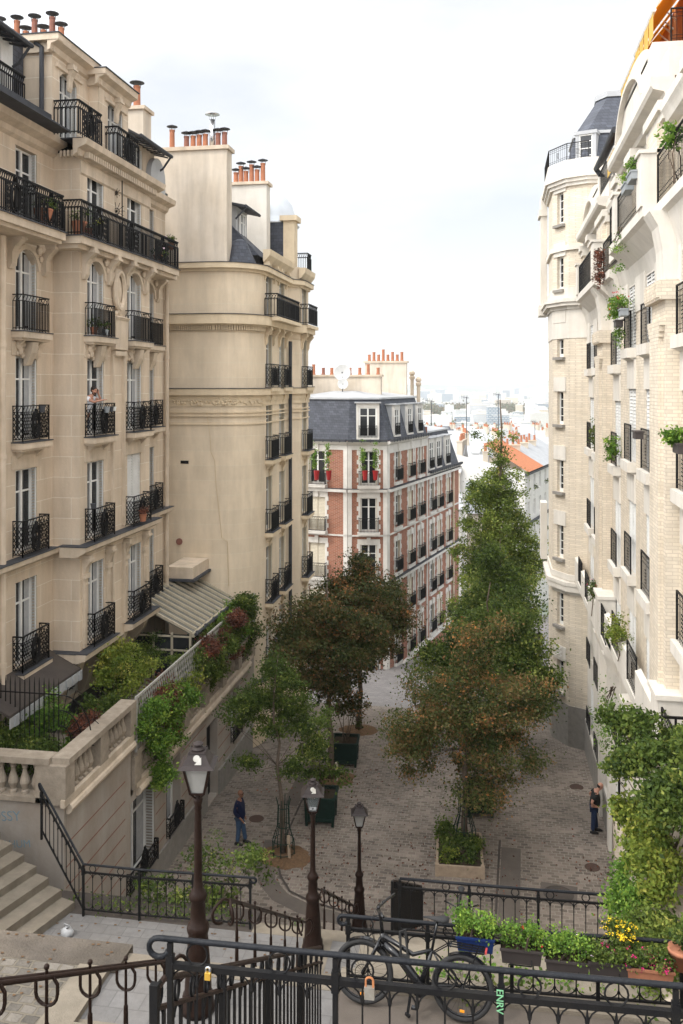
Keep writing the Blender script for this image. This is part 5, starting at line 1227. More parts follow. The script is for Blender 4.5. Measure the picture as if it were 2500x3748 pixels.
def text_mesh(s, size, m='graffiti_blue', ext=.002):
    k = ('txt', s, size, m)
    if k in CACHE: return CACHE[k]
    cu = bpy.data.curves.new('lettering', 'FONT'); cu.body = s; cu.size = size; cu.extrude = ext; cu.align_x = 'LEFT'
    o = bpy.data.objects.new('lettering', cu); COL.objects.link(o); dg = bpy.context.evaluated_depsgraph_get(); me = bpy.data.meshes.new_from_object(o.evaluated_get(dg))
    bpy.data.objects.remove(o); me.materials.clear(); me.materials.append(M[m]); CACHE[k] = me; return me
M['graffiti_blue'] = mat('faded_blue_paint', (.16, .27, .34), .8, (.26, .30, .30), 14, .2)
M['graffiti_green'] = mat('light_green_paint', (.20, .45, .24), .6, (.15, .36, .19), 20, .3)
M['sign_blue'] = mat('enamel_blue', (.03, .06, .15), .3, (.025, .05, .13), 5, .6)
terrace_wall()
def conservatory():
    B = thing('conservatory', 'glazed lean-to with a ribbed cream roof between the two stone blocks', 'conservatory', (-12, 33.5, 4.5))
    xi, xo, ya, yb, zi, zo = -12.95, -10.75, 31.0, 36.3, 7.3, 6.25
    m = MB(); m.add([(xi, ya, zi), (xo, ya, zo), (xo, yb, zo), (xi, yb, zi), (xi, ya, zi-.06), (xo, ya, zo-.06), (xo, yb, zo-.06), (xi, yb, zi-.06)], [(0,1,2,3),(4,5,6,7),(0,1,5,4),(1,2,6,5),(2,3,7,6),(3,0,4,7)])
    m.build('roof_panels', M['roof_grey'], B)
    m = MB(); n = 11
    for i in range(n+1): y = ya+(yb-ya)*i/n; m.bar((xi, y, zi+.04), (xo, y, zo+.04), .075, .09)
    m.bar((xo+.03, ya, zo-.06), (xo+.03, yb, zo-.06), .12, .14); m.build('ribs', mat('cream_frame', (.48, .42, .31), .6, (.40, .34, .25), 4), B)
    m = MB(); m.tube([(xo+.14, ya, zo-.02), (xo+.14, yb, zo-.02)], .06, 6)
    for i in range(6): y = ya+.2+(yb-ya-.4)*i/5; m.ball((xo+.14, y, zo), .08, 6, 5)
    m.build('gutter', M['lead'], B)
    m = MB(); g = MB(); g.box(xo-.06, xo-.04, ya, yb, 4.6, zo-.1); g.box(xi, xo-.05, ya+.02, ya+.04, 4.6, zo-.05); g.build('glazing', M['glass'], B)
    for i in range(7): y = ya+(yb-ya)*i/6; m.box(xo-.09, xo-.01, y-.04, y+.04, 4.6, zo-.07)
    for z in (5.6, 6.1): m.box(xo-.09, xo-.01, ya, yb, z, z+.06); m.box(xi, xo-.05, ya-.02, ya+.04, z, z+.06)
    for x in (-12.2, -11.5, -10.8): m.box(x-.04, x+.04, ya-.02, ya+.05, 4.6, zo)
    m.build('frame', bpy.data.materials['cream_frame'], B)
    m = MB(); m.box(-12.98, -11.9, 34.4, 36.45, 7.45, 7.9); m.cur = 1; m.box(-12.98, -11.8, 34.3, 36.46, 7.35, 7.45); m.build('parapet_box', [M['trim'], M['lead']], B)
conservatory()
# ------------------------------------------------------------ street lamps
def street_lamp(label, loc, group=None, h=3.55, rz=R(10), clear=True, sticker=True):
    t = thing('street_lamp', label, 'street lamp', loc, rz, group)
    k = h/3.55
    m = MB(); m.lathe((0,0,0), [(.34, 0), (.34, .07), (.31, .1), (.31, .2), (.27, .24), (.25, .5), (.20, .95), (.19, .98), (.235, 1.03), (.25, 1.08), (.22, 1.13), (.17, 1.16), (.165, 1.3), (.15, 1.42), (.19, 1.46), (.2, 1.5), (.16, 1.55), (.12, 1.6), (.105, 1.75), (.1, 2.2), (.085, 2.62), (.1, 2.64), (.09, 2.68), (.11, 2.72), (.12, 2.76), (.07, 2.8), (.03, 2.9)], 16)
    m.v = [(x*q_, y*q_, z*k) for x, y, z in m.v for q_ in [.66 if z < 1.0 else .60 if z < 1.6 else .52]]; m.build('post', M['brown_iron'], t, True, world=False)
    z0 = 2.86*k
    s = .088; T = .165; zt = z0+.36
    f = MB()
    for sx in (-1, 1):
        for sy in (-1, 1):
            f.bar((sx*s, sy*s, z0), (sx*T, sy*T, zt), .028); f.bar((0, 0, z0-.12), (sx*s, sy*s, z0), .02)
    for a, b in (((-1,-1),(1,-1)), ((1,-1),(1,1)), ((1,1),(-1,1)), ((-1,1),(-1,-1))):
        f.bar((a[0]*s, a[1]*s, z0), (b[0]*s, b[1]*s, z0), .022); f.bar((a[0]*T, a[1]*T, zt), (b[0]*T, b[1]*T, zt), .03)
    L = f.build('lantern', M['brown_iron'], t, world=False)
    g = MB(); i_ = .01
    for a, b in (((-1,-1),(1,-1)), ((1,-1),(1,1)), ((1,1),(-1,1)), ((-1,1),(-1,-1))):
        g.add([(a[0]*(s-i_), a[1]*(s-i_), z0), (b[0]*(s-i_), b[1]*(s-i_), z0), (b[0]*(T-i_), b[1]*(T-i_), zt), (a[0]*(T-i_), a[1]*(T-i_), zt)], [(0,1,2,3)])
    g.build('glass_panes', M['lamp_glass'] if clear else M['clear_glass'], L, world=False)
    m = MB(); m.box(-.07, .07, -.07, .07, z0+.005, z0+.03); m.tube([(0, 0, zt-.02), (0, 0, zt-.12)], .045, 8); m.build('reflector', M['steel'], L, world=False)
    r = MB()
    def frus(a, za, b, zb): r.add([(-a,-a,za),(a,-a,za),(a,a,za),(-a,a,za),(-b,-b,zb),(b,-b,zb),(b,b,zb),(-b,b,zb)], [(0,1,5,4),(1,2,6,5),(2,3,7,6),(3,0,4,7),(4,5,6,7),(3,2,1,0)])
    frus(T+.07, zt+.005, T+.015, zt+.045); frus(T+.015, zt+.045, .105, zt+.17); frus(.118, zt+.17, .113, zt+.185)
    r.lathe((0,0,zt+.185), [(.085, 0), (.09, .02), (.06, .045), (.035, .055), (.035, .065), (.07, .075), (.07, .088), (.03, .11), (.01, .115)], 14)
    for sx in (-1, 1):
        for sy in (-1, 1): r.ball((sx*.1, sy*.1, zt+.19), .014, 6, 4)
    r.build('hood', M['lamp_hood'], t, world=False)
    if sticker:
        m = MB(); nn = 12
        # a round and a rectangular sticker on the near slope of the hood
        def q(x, f_): a = T+.015+(.105-T-.015)*f_; return (x*.75, -a-.004, zt+.045+.125*f_+.002)
        m.add([q(.06*math.cos(2*math.pi*i/nn)-.0, .62+.3*math.sin(2*math.pi*i/nn)) for i in range(nn)], [tuple(range(nn))])
        m.add([(v[0], v[1]-.002, v[2]) for v in (q(-.03, .1), q(.09, .1), q(.08, .75), (q(.02, .4)))], [(0,1,2,3)])
        m.build('sticker', M['old_white'], t, world=False)
    return t
def glassmat(name, col, fac, rough):
    m = bpy.data.materials.new(name); m.use_nodes = True; t = m.node_tree; b = t.nodes['Principled BSDF']
    b.inputs['Base Color'].default_value = (*col, 1); b.inputs['Roughness'].default_value = rough
    tr = N(t, 'ShaderNodeBsdfTransparent'); mx = N(t, 'ShaderNodeMixShader'); mx.inputs[0].default_value = fac
    nz = N(t, 'ShaderNodeTexNoise'); nz.inputs['Scale'].default_value = 60; bp = N(t, 'ShaderNodeBump'); bp.inputs['Strength'].default_value = .6; bp.inputs['Distance'].default_value = .01
    t.links.new(nz.outputs[0], bp.inputs['Height']); t.links.new(bp.outputs[0], b.inputs['Normal'])
    t.links.new(tr.outputs[0], mx.inputs[1]); t.links.new(b.outputs[0], mx.inputs[2]); t.links.new(mx.outputs[0], t.nodes['Material Output'].inputs[0]); return m
M['lamp_glass'] = glassmat('frosted_lamp_glass', (.42, .41, .38), .62, .15)
M['clear_glass'] = glassmat('clear_lamp_glass', (.3, .32, .32), .25, .05)
M['lamp_hood'] = mat('lamp_hood_metal', (.024, .018, .017), .45, (.04, .032, .03), 7, .15)
street_lamp('nearest brown cast-iron street lamp, tall in front of the left wall', (-3.85, 11.35, 7.0), 'stair lamps')
street_lamp('middle street lamp on the second landing with an open dark lantern', (-3.7, 18.15, 3.6), 'stair lamps', clear=False)
street_lamp('farthest stair lamp at the foot of the last flight, greenish lantern', (-3.76, 24.95, 0), 'stair lamps', sticker=False)
street_lamp('street lamp standing against the far cream brick tower', (2.15, 46.2, gz(46.2)), None, 4.4, sticker=False)

# ------------------------------------------------------------ fences and handrails
def fence(label, P, h, posts, gap=.17, name='iron_fence', m1='steel_iron', r=.024, arch=.26, scroll=(1, 0), bottom=True, zb=.1, group=None, rings=True, kink=None, lab2=None):
    """arched park fence over polyline P (base points); posts at every vertex"""
    base = Vector(P[0]); t = thing(name, label, 'fence', base, 0, group); P = [Vector(p) for p in P]; Z = Vector((0,0,1))
    tr = MB(); inf = MB(); po = MB(); d0 = (P[1]-P[0]).normalized(); d1 = (P[-1]-P[-2]).normalized()
    top = [p+Z*h for p in P]
    def curl(p, d): return [p+d*(.0+.19*math.sin(a))+Z*(-.13+.13*math.cos(a)) * 1 for a in [i*math.pi/8 for i in range(0, 13)]]
    pts = top[:]
    if scroll[0]:
        c = [top[0]-d0*(.07+.06*math.sin(a))-Z*(.055-.055*math.cos(a)) for a in [math.pi*i/7 for i in range(0, 11)]]; pts = c[::-1]+pts
    if scroll[1]:
        c = [top[-1]+d1*(.07+.06*math.sin(a))-Z*(.055-.055*math.cos(a)) for a in [math.pi*i/7 for i in range(0, 11)]]; pts = pts+c
    tr.tube(pts, r, 8); tr.build('handrail', M[m1], t, True)
    for p, q in zip(P, P[1:]):
        L = (q-p).length; d = (q-p)/L; n = max(2, round(L/arch)); n -= n % 2
        inf.bar(p+Z*(h-gap), q+Z*(h-gap), .034, .034)
        if bottom: inf.bar(p+Z*zb, q+Z*zb, .034, .022)
        for i in range(n+1):
            c = p+d*L*i/n
            if 0 < i < n: inf.tube([c+Z*(zb-.02), c+Z*(h-gap-.12), c+Z*(h-gap-.1), c+Z*(h-gap-.02)], [r*.36, r*.36, r*.8, r*.2], 5)
        a = L/n
        for i in range(n):
            c = p+d*(a*(i+.5)); za = h-gap-.11
            inf.tube([c+d*a*.47*math.cos(math.pi*j/8)+Z*(za+.09*math.sin(math.pi*j/8)) for j in range(9)], r*.3, 4)
            if bottom: inf.tube([c+d*a*.47*math.cos(math.pi*j/8)+Z*(zb+.1-.09*math.sin(math.pi*j/8)) for j in range(9)], r*.3, 4)
        if rings:
            for i in range(1, n, 3):
                c = p+d*(a*(i+.5) if False else a*i)+Z*(h-gap/2)
                inf.tube([c+d*(gap*.42)*math.cos(2*math.pi*j/14)+Z*(gap*.42)*math.sin(2*math.pi*j/14) for j in range(14)], r*.35, 4, True)
    inf.build('infill', M['iron'], t)
    for i, p in enumerate(P):
        m = MB(); m.bar(p-Z*.12, p+Z*(h-.02), r*1.75); m.bar(p+Z*(h-gap-.06), p+Z*(h-gap+.06), r*2.5)
        m.build('post', M['iron'], t)
    return t
# front fence, right across the picture
ff = fence('nearest black railing with a scrolled end, right across the foreground', [(-1.88, 5.04, 10.92), (-.9, 5.06, 10.92), (.03, 5.08, 10.92), (.96, 5.11, 10.92), (1.95, 5.14, 10.92)], 1.03, None, .15, arch=.15, r=.017, bottom=False)
fence('second railing behind the electric bicycle, flower boxes hang on it', [(-1.87, 11.45, 7.5), (-.85, 11.47, 7.5), (.2, 11.5, 7.5), (1.25, 11.55, 7.5), (2.25, 11.6, 7.5), (3.3, 11.65, 7.5)], .86, None, .16, arch=.2, r=.026)
fence('third railing on the middle terrace with a curled right end', [(-1.84, 17.5, 4.5), (-.5, 17.52, 4.5), (.8, 17.55, 4.5), (2.12, 17.6, 4.5)], 1.08, None, .17, arch=.22, r=.028, scroll=(0, 1))
fence('black railing along the left landing below the stone balustrade', [(-10.25, 19.2, 4.9), (-8.87, 18.45, 3.65), (-7.6, 18.5, 3.62), (-6.4, 18.55, 3.62), (-5.15, 18.6, 3.62)], 1.08, None, .17, arch=.2, r=.026, scroll=(1, 1))
def bar_barrier(label, P, Q, h, n, bw=.016):
    """close-set vertical flats with small rings, running down beside the stair"""
    t = thing('stair_barrier', label, 'barrier', P); P, Q = Vector(P), Vector(Q); Z = Vector((0,0,1)); d = (Q-P)
    m = MB(); m.tube([P+Z*(h-.28), P+d*.012+Z*(h-.05), P+d*.03+Z*h, Q+Z*h], .02, 7); m.bar(P+Z*(h-.17), Q+Z*(h-.17), .045, .02); m.bar(P+Z*.1, Q+Z*.1, .045, .02); m.build('rails', M['brown_iron'], t)
    m = MB()
    for i in range(n+1):
        b = P+d*i/n; m.bar(b+Z*.02, b+Z*(h-.17), bw, .035, caps=False)
        if i % 2 == 0: m.ring(b+d/n/2+Z*(h-.085), .042, .012, 'x', 10, 4, ra=.07); m.tube([b+d/n*.5+Vector((0, .05*math.cos(a), h-.23+.05*math.sin(a))) for a in [math.pi*j/6 for j in range(7)]], .01, 4)
        if i % 9 == 0: m.bar(b, b+Z*(h-.02), .05, .045)
    m.build('bars', M['iron'], t)
bar_barrier('barrier of close black bars descending beside the nearest stair flight', (-2.02, 5.15, 10.6), (-2.02, 10.35, 7.6), 1.02, 34)
bar_barrier('barrier of close black bars beside the lowest stair flight', (-2.0, 17.6, 4.4), (-2.0, 24.6, .45), 1.08, 90, .055)
def handrail(label, P, Q, h, n, kf=True, kb=True):
    t = thing('handrail', label, 'handrail', P, 0, 'stair handrails'); P, Q = Vector(P), Vector(Q); Z = Vector((0,0,1)); d = (Q-P); dn = d.normalized()
    m = MB()
    for s in (-1, 1):
        o = Vector((s*.05, 0, 0)); pts = [P+Z*h+o, Q+Z*h+o]
        if kb:
            e = Q+Z*h+o; pts += [e+Vector((s*(.1*math.sin(a)), .09+.13*math.sin(a*.9), -.17*(1-math.cos(a)))) for a in [math.pi*k/9 for k in range(1, 10)]]
        if kf:
            e = P+Z*h+o; pts = [e+Vector((s*(.1*math.sin(a)), -.07-.12*math.sin(a), -.15*(1-math.cos(a)))) for a in [math.pi*k/9 for k in range(9, 0, -1)]]+pts
        m.tube(pts, .022, 7)
    m.build('rail', M['brown_iron'], t, True)
    for i in range(n):
        b = P+d*(i+.5)/n; m = MB(); m.tube([b, b+Z*(h-.42), b+Z*(h-.4), b+Z*(h+.05)], [.03, .024, .016, .014], 7); m.ball(b+Z*(h+.08), .026, 8, 6)
        m.tube([b+Vector((.1*math.cos(a), 0, h-.15+.1*math.sin(a))) for a in [math.pi+math.pi*j/8 for j in range(9)]], .016, 5)
        for s in (-1, 1): m.tube([b+Vector((s*.1, 0, h-.15)), b+Vector((s*.1, 0, h-.06)), b+Vector((s*.06, 0, h))], .016, 5)
        m.build('post', M['brown_iron'], t)
handrail('double brown handrail in the bottom left corner, down to the nearest lamp', (-3.8, 5.1, 10.4), (-3.8, 10.15, 7.45), .95, 6, kf=False)
handrail('double brown handrail from the nearest lamp down to the middle lamp', (-3.75, 12.3, 6.95), (-3.7, 17.2, 3.75), .97, 5)
handrail('double brown handrail from the middle lamp down to the farthest stair lamp', (-3.75, 19.1, 3.35), (-3.76, 23.8, .3), .97, 4)

# padlocks, scribble and stickers on the front fence
def padlock(label, x, y, z, m_, s=1.):
    t = thing('padlock', label, 'padlock', (x, y, z)); m = MB(); m.box(-.03*s, .03*s, -.014, .014, -.07*s, 0); m.build('lock_body', M[m_], t, world=False)
    m = MB(); m.tube([(.022*s*math.cos(a), 0, .035*s+.02*s*math.sin(a)) for a in [math.pi*i/8 for i in range(9)]]+[(-.022*s, 0, 0)], .006, 6); m.bar((.022*s, 0, .035*s), (.022*s, 0, 0), .012); m.build('shackle', M['lock_rust'] if m_ != 'lock_gold' else M['steel'], t, world=False)
M['lock_gold'] = mat('brass', (.75, .46, .08), .35, (.65, .38, .06), 30, metal=.6); M['lock_grey'] = mat('old_lock', (.33, .31, .27), .5, (.25, .22, .18), 30, metal=.5); M['lock_rust'] = mat('rusty_chain', (.42, .17, .07), .8, (.30, .12, .05), 40)
padlock('yellow heart-shaped love lock hanging on the nearest railing', -1.64, 5.01, 11.8, 'lock_gold', .55)
padlock('grey padlock on a rusty chain at the nearest railing', -.70, 5.03, 11.81, 'lock_grey', .95)
tx = bpy.data.objects.new('graffiti', text_mesh('ENRV', .055, 'graffiti_green')); COL.objects.link(tx); tx.parent = ff; tx.location = (.03+1.88-.025, 5.08-5.04-.024, .94); tx.rotation_euler = (R(90), R(90), 0)

# ------------------------------------------------------------ electric bicycle against the second railing
M['frame_black'] = mat('gloss_black_frame', (.008, .008, .009), .22, (.014, .014, .015), 4, .4)
M['rubber'] = mat('tyre_rubber', (.022, .022, .023), .75, (.035, .034, .033), 8, .3, bump=.5, bscale=90)
M['alloy'] = mat('alloy', (.35, .36, .38), .3, (.28, .28, .3), 10, metal=.9)
M['reflector_orange'] = mat('orange_reflector', (.9, .35, .03), .3, (.85, .3, .02), 20)
def bicycle(label, loc, rz, lean, s=1., detail=True):
    t = thing('bicycle', label, 'bicycle', loc, rz); t.rotation_euler = (lean, 0, rz); t.scale = (s, s, s)
    R0 = .355; A = (-.58, 0, R0); Bk = (.58, 0, R0)
    for c, nm in ((A, 'front_wheel'), (Bk, 'rear_wheel')):
        m = MB(); m.ring(c, R0-.028, .03, 'y', 40, 8); w = m.build(nm, M['rubber'], t, True, world=False)
        m = MB(); m.ring(c, R0-.062, .013, 'y', 36, 5); m.tube([(c[0], -.05, c[2]), (c[0], .05, c[2])], .022, 8)
        for i in range(28): a = 2*math.pi*i/28; a2 = a+.25*(1 if i % 2 else -1); m.bar((c[0]+.02*math.cos(a2), .028*(1 if i % 4 < 2 else -1), c[2]+.02*math.sin(a2)), (c[0]+(R0-.065)*math.cos(a), 0, c[2]+(R0-.065)*math.sin(a)), .0022, caps=False)
        m.ring((c[0], -.045, c[2]), .09, .004, 'y', 20, 4); m.build('rim', M['frame_black'], w, True, world=False)
        if detail:
            m = MB(); m.add([(c[0]+(R0+.012)*math.cos(a), y, c[2]+(R0+.012)*math.sin(a)) for a in [math.pi*(.18+.5*j/9)+(0 if nm[0] == 'f' else -.1) for j in range(10)] for y in (-.035, .035)], [(2*j, 2*j+1, 2*j+3, 2*j+2) for j in range(9)]); m.build('mudguard', M['frame_black'], t, True, world=False)
            m = MB(); m.box(c[0]-.03, c[0]+.03, -.02, -.01, c[2]-.25, c[2]-.225); m.v = [(c[0]+(x-c[0])*math.cos(.5)-(z-c[2])*math.sin(.5)*0, y, z) for x, y, z in m.v]; m.build('reflector', M['reflector_orange'], t, world=False)
    hd, hd2 = (-.37, 0, .80), (-.345, 0, .69); bb = (.10, 0, .30); st = (.22, 0, .70); sdl = (.275, 0, 1.02)
    m = MB(); m.tube([hd, hd2], .035, 8); m.tube([hd2, (-.15, 0, .56), (.02, 0, .38), bb], [.042, .055, .055, .06], 8); m.tube([(hd[0], 0, hd[2]-.02), (0, 0, .62), st], [.032, .026, .022], 8)
    m.tube([bb, st], [.04, .02], 8)
    for y in (-.05, .05): m.tube([bb, (.3, y, .31), Bk[:1]+(y,)+Bk[2:]], .014, 6); m.tube([st, (.3, y, .62), (Bk[0], y, Bk[2])], .011, 6)
    m.ball((.10, 0, .28), .085, 10, 8, (1.1, .8, .9)); m.build('frame', M['frame_black'], t, True, world=False)
    m = MB(); m.tube([hd2, (-.40, 0, .62)], .03, 8)
    for y in (-.055, .055): m.tube([(-.40, y, .72), (-.46, y, .58), (A[0], y, A[2])], [.02, .022, .014], 7)
    m.tube([(-.40, -.06, .67), (-.40, .06, .67)], .022, 6); m.build('fork', M['frame_black'], t, True, world=False)
    m = MB(); m.tube([hd, (-.40, 0, 1.0), (-.43, 0, 1.05)], .022, 8); m.tube([(-.30, -.34, 1.11), (-.36, -.2, 1.095), (-.42, -.06, 1.06), (-.42, .06, 1.06), (-.36, .2, 1.095), (-.30, .34, 1.11)], [.018, .015, .013, .013, .015, .018], 7)
    for y in (-.24, .24): m.tube([(-.37, y, 1.08), (-.43, y*.85, 1.05)], .008, 5)
    m.box(-.44, -.40, -.04, .04, 1.07, 1.09); m.tube([(-.44, -.2, 1.06), (-.5, -.1, .9), (-.45, -.03, .7)], .004, 4); m.tube([(-.44, .2, 1.06), (-.52, .1, .9), (-.46, .03, .66)], .004, 4); m.build('handlebar', M['frame_black'], t, True, world=False)
    m = MB(); m.tube([st, sdl], .016, 8); m.build('seat_post', M['frame_black'], t, True, world=False)
    m = MB(); m.tube([(.11, 0, 1.0), (.18, 0, 1.01), (.26, 0, 1.0), (.35, 0, 1.01), (.41, 0, 1.005)], [.016, .028, .05, .08, .05], 10); m.v = [(x, y*1.0, 1.04+(z-1.0)*.5) for x, y, z in m.v]; m.build('saddle', M['rubber'], t, True, world=False)
    m = MB(); m.M = Matrix.Translation((.1, -.07, .29)) @ Matrix.Rotation(R(90), 4, 'X'); m.lathe((0,0,0), [(.085, 0), (.085, .006)], 20); m.M = None
    m.bar((.1, -.09, .29), (.06, -.1, .13), .02); m.bar((.1, .09, .29), (.14, .1, .45), .02); m.box(.02, .1, -.17, -.1, .115, .135); m.box(.1, .18, .1, .17, .44, .46); m.build('crankset', M['alloy'] if not detail else M['frame_black'], t, world=False)
    if detail:
        m = MB()
        for y in (-.06, 0, .06): m.bar((.42, y, .80), (.82, y, .79), .012)
        for x in (.44, .56, .68, .8): m.bar((x, -.07, .795), (x, .07, .795), .012)
        for y in (-.07, .07): m.bar((.75, y, .79), (Bk[0], y, Bk[2]), .01); m.bar((.42, y*.6, .80), (.24, y*.4, .68), .01)
        m.build('luggage_rack', M['frame_black'], t, world=False)
        m = MB(); m.bar((.0, -.04, .28), (-.03, -.09, .03), .03); m.bar((-.05, -.09, .03), (.0, -.13, .02), .03); m.build('kick_stand', M['frame_black'], t, world=False)
        m = MB(); m.tube([(-.13, -.06, .60), (-.15, -.06, .87), (-.09, -.06, .9), (-.05, -.06, .62)], .015, 6); m.box(-.14, -.03, -.08, -.04, .58, .63); m.build('bike_lock', M['rubber'], t, world=False)
        m = MB(); m.box(.83, .85, -.06, .06, .765, .79); m.build('tail_light', M['city_red'], t, world=False)
        m = MB(); m.bar((.12, -.11, .30), (.56, -.07, .345), .035, .006); m.build('chain_guard', M['alloy'], t, world=False)
    return t
bicycle('black electric bicycle with luggage rack leaning on the second railing', (-1.02, 11.08, 7.47), R(-5), R(-9), 1.07)
bicycle('dark bicycle locked behind the third railing, seen end on', (-.75, 18.6, 3.65), R(92), R(3), 1.0, False)
# ------------------------------------------------------------ people: skinned bodies with clothing
M['skin_dark'] = mat('brown_skin', (.22, .10, .055), .5, (.18, .08, .045), 20, .4); M['skin_fair'] = mat('tanned_skin', (.48, .25, .17), .5, (.42, .21, .14), 20, .4)
M['hair'] = mat('dark_hair', (.02, .014, .011), .6, (.03, .022, .018), 60); M['navy'] = mat('navy_cloth', (.010, .015, .045), .8, (.007, .011, .034), 8, .2, bump=.5, bscale=20)
M['denim'] = mat('blue_denim', (.05, .088, .15), .85, (.035, .062, .11), 9, .2, bump=.5, bscale=30); M['denim_dark'] = mat('dark_denim', (.022, .035, .075), .85, (.016, .026, .06), 9, .2, bump=.5, bscale=30)
M['tee_black'] = mat('black_cotton', (.018, .018, .018), .9, (.025, .025, .024), 10, .15, bump=.5, bscale=18); M['tee_white'] = mat('white_cotton', (.75, .76, .80), .9, (.65, .66, .70), 10, .15, bump=.5, bscale=18)
M['shoe'] = mat('black_leather', (.014, .013, .013), .4, (.02, .018, .018), 12)
def skin(name, nodes, edges, m, parent, sub=2, root=0):
    """nodes {key:(x,y,z,rx,ry)}; grown with a Skin modifier"""
    ks = list(nodes); me = bpy.data.meshes.new(name); me.from_pydata([nodes[k][:3] for k in ks], [(ks.index(a), ks.index(b)) for a, b in edges], [])
    o = bpy.data.objects.new(name, me); COL.objects.link(o); o.parent = parent
    sk = o.modifiers.new('skin', 'SKIN'); sk.use_smooth_shade = True; ss = o.modifiers.new('sub', 'SUBSURF'); ss.levels = sub; ss.render_levels = sub
    for i, k in enumerate(ks): v = me.skin_vertices[0].data[i]; v.radius = nodes[k][3:5]; v.use_root = (i == root)
    me.materials.append(m)
    dg = bpy.context.evaluated_depsgraph_get(); dg.update(); ev = bpy.data.meshes.new_from_object(o.evaluated_get(dg)); o.modifiers.clear(); o.data = ev; ev.name = name
    if not ev.materials: ev.materials.append(m)
    return o
def hand(nodes, edges, k, w, d, side=1):
    """five short chains off the wrist node w; d = finger direction"""
    wv = Vector(nodes[w][:3]); d = Vector(d).normalized(); s = d.cross(Vector((0, 0, 1))); s = s.normalized() if s.length > .1 else Vector((1, 0, 0))
    pm = wv+d*.075; nodes[k+'p'] = (*pm, .036, .018); edges.append((w, k+'p'))
    for i, (o_, L) in enumerate(((-.03, .07), (-.01, .085), (.012, .08), (.032, .062))):
        a = pm+s*o_+d*.03; b = a+d*L*.55+Vector((0, 0, -.008)); c = b+d*L*.4+Vector((0, 0, -.018))
        for q, (v, r) in enumerate(((a, .0105), (b, .009), (c, .0075))): nodes[f'{k}f{i}{q}'] = (*v, r, r)
        edges += [(k+'p', f'{k}f{i}0'), (f'{k}f{i}0', f'{k}f{i}1'), (f'{k}f{i}1', f'{k}f{i}2')]
    a = wv+d*.03+s*-.035*side; b = a+d*.04+s*-.03*side; nodes[k+'t0'] = (*a, .012, .012); nodes[k+'t1'] = (*b, .0095, .0095); edges += [(w, k+'t0'), (k+'t0', k+'t1')]
def head(t, c, skinm, yaw, pitch=0, hair=None, glasses=False, bald=True, beard=False):
    """c = centre of the skull, facing +x before yaw"""
    Mx = Matrix.Translation(c) @ Matrix.Rotation(yaw, 4, 'Z') @ Matrix.Rotation(pitch, 4, 'Y')
    m = MB(); m.M = Mx; m.ball((-.008, 0, .025), .098, 14, 12, (1.0, .80, 1.0)); m.ball((.02, 0, -.045), .075, 12, 10, (1, .78, 1.05)); m.ball((.092, 0, -.01), .017, 6, 5, (1.2, .8, 1.5)); m.ball((.07, 0, -.06), .026, 8, 6, (.8, 1., .6)); m.ball((.045, 0, -.095), .03, 8, 6, (1, 1, .8))
    for s in (-1, 1): m.ball((-.005, s*.078, -.005), .026, 7, 6, (.7, .35, 1.2))
    h = m.build('head', skinm, t, True, world=False)
    m = MB(); m.M = Mx
    for s in (-1, 1): m.ball((.078, s*.032, .012), .0095, 6, 5)
    m.build('eyes', M['hair'], h, True, world=False)
    m = MB(); m.M = Mx; m.box(.080, .092, -.022, .022, -.064, -.058); m.build('mouth', M['pot_dark'], h, world=False)
    if glasses:
        m = MB(); m.M = Mx
        for s in (-1, 1): m.ring((.094, s*.034, .01), .022, .004, 'x', 10, 4); m.bar((.09, s*.056, .012), (.0, s*.08, .012), .006)
        m.build('glasses', M['frame_black'], h, world=False)
    if hair == 'fringe':
        m = MB(); m.M = Mx; m.ball((-.022, 0, -.005), .098, 14, 10, (.95, .86, .7)); m.build('hair', M['hair'], t, True, world=False)
    if hair == 'full':
        m = MB(); m.M = Mx; m.ball((-.02, 0, .045), .105, 14, 10, (1.0, .84, .9)); m.ball((-.05, 0, .0), .085, 10, 8, (.8, .95, 1)); m.build('hair', M['hair'], t, True, world=False)
        m = MB(); m.M = Mx; m.ball((.035, 0, -.065), .062, 10, 8, (.95, .92, .75)); m.build('beard', M['hair'], t, True, world=False)
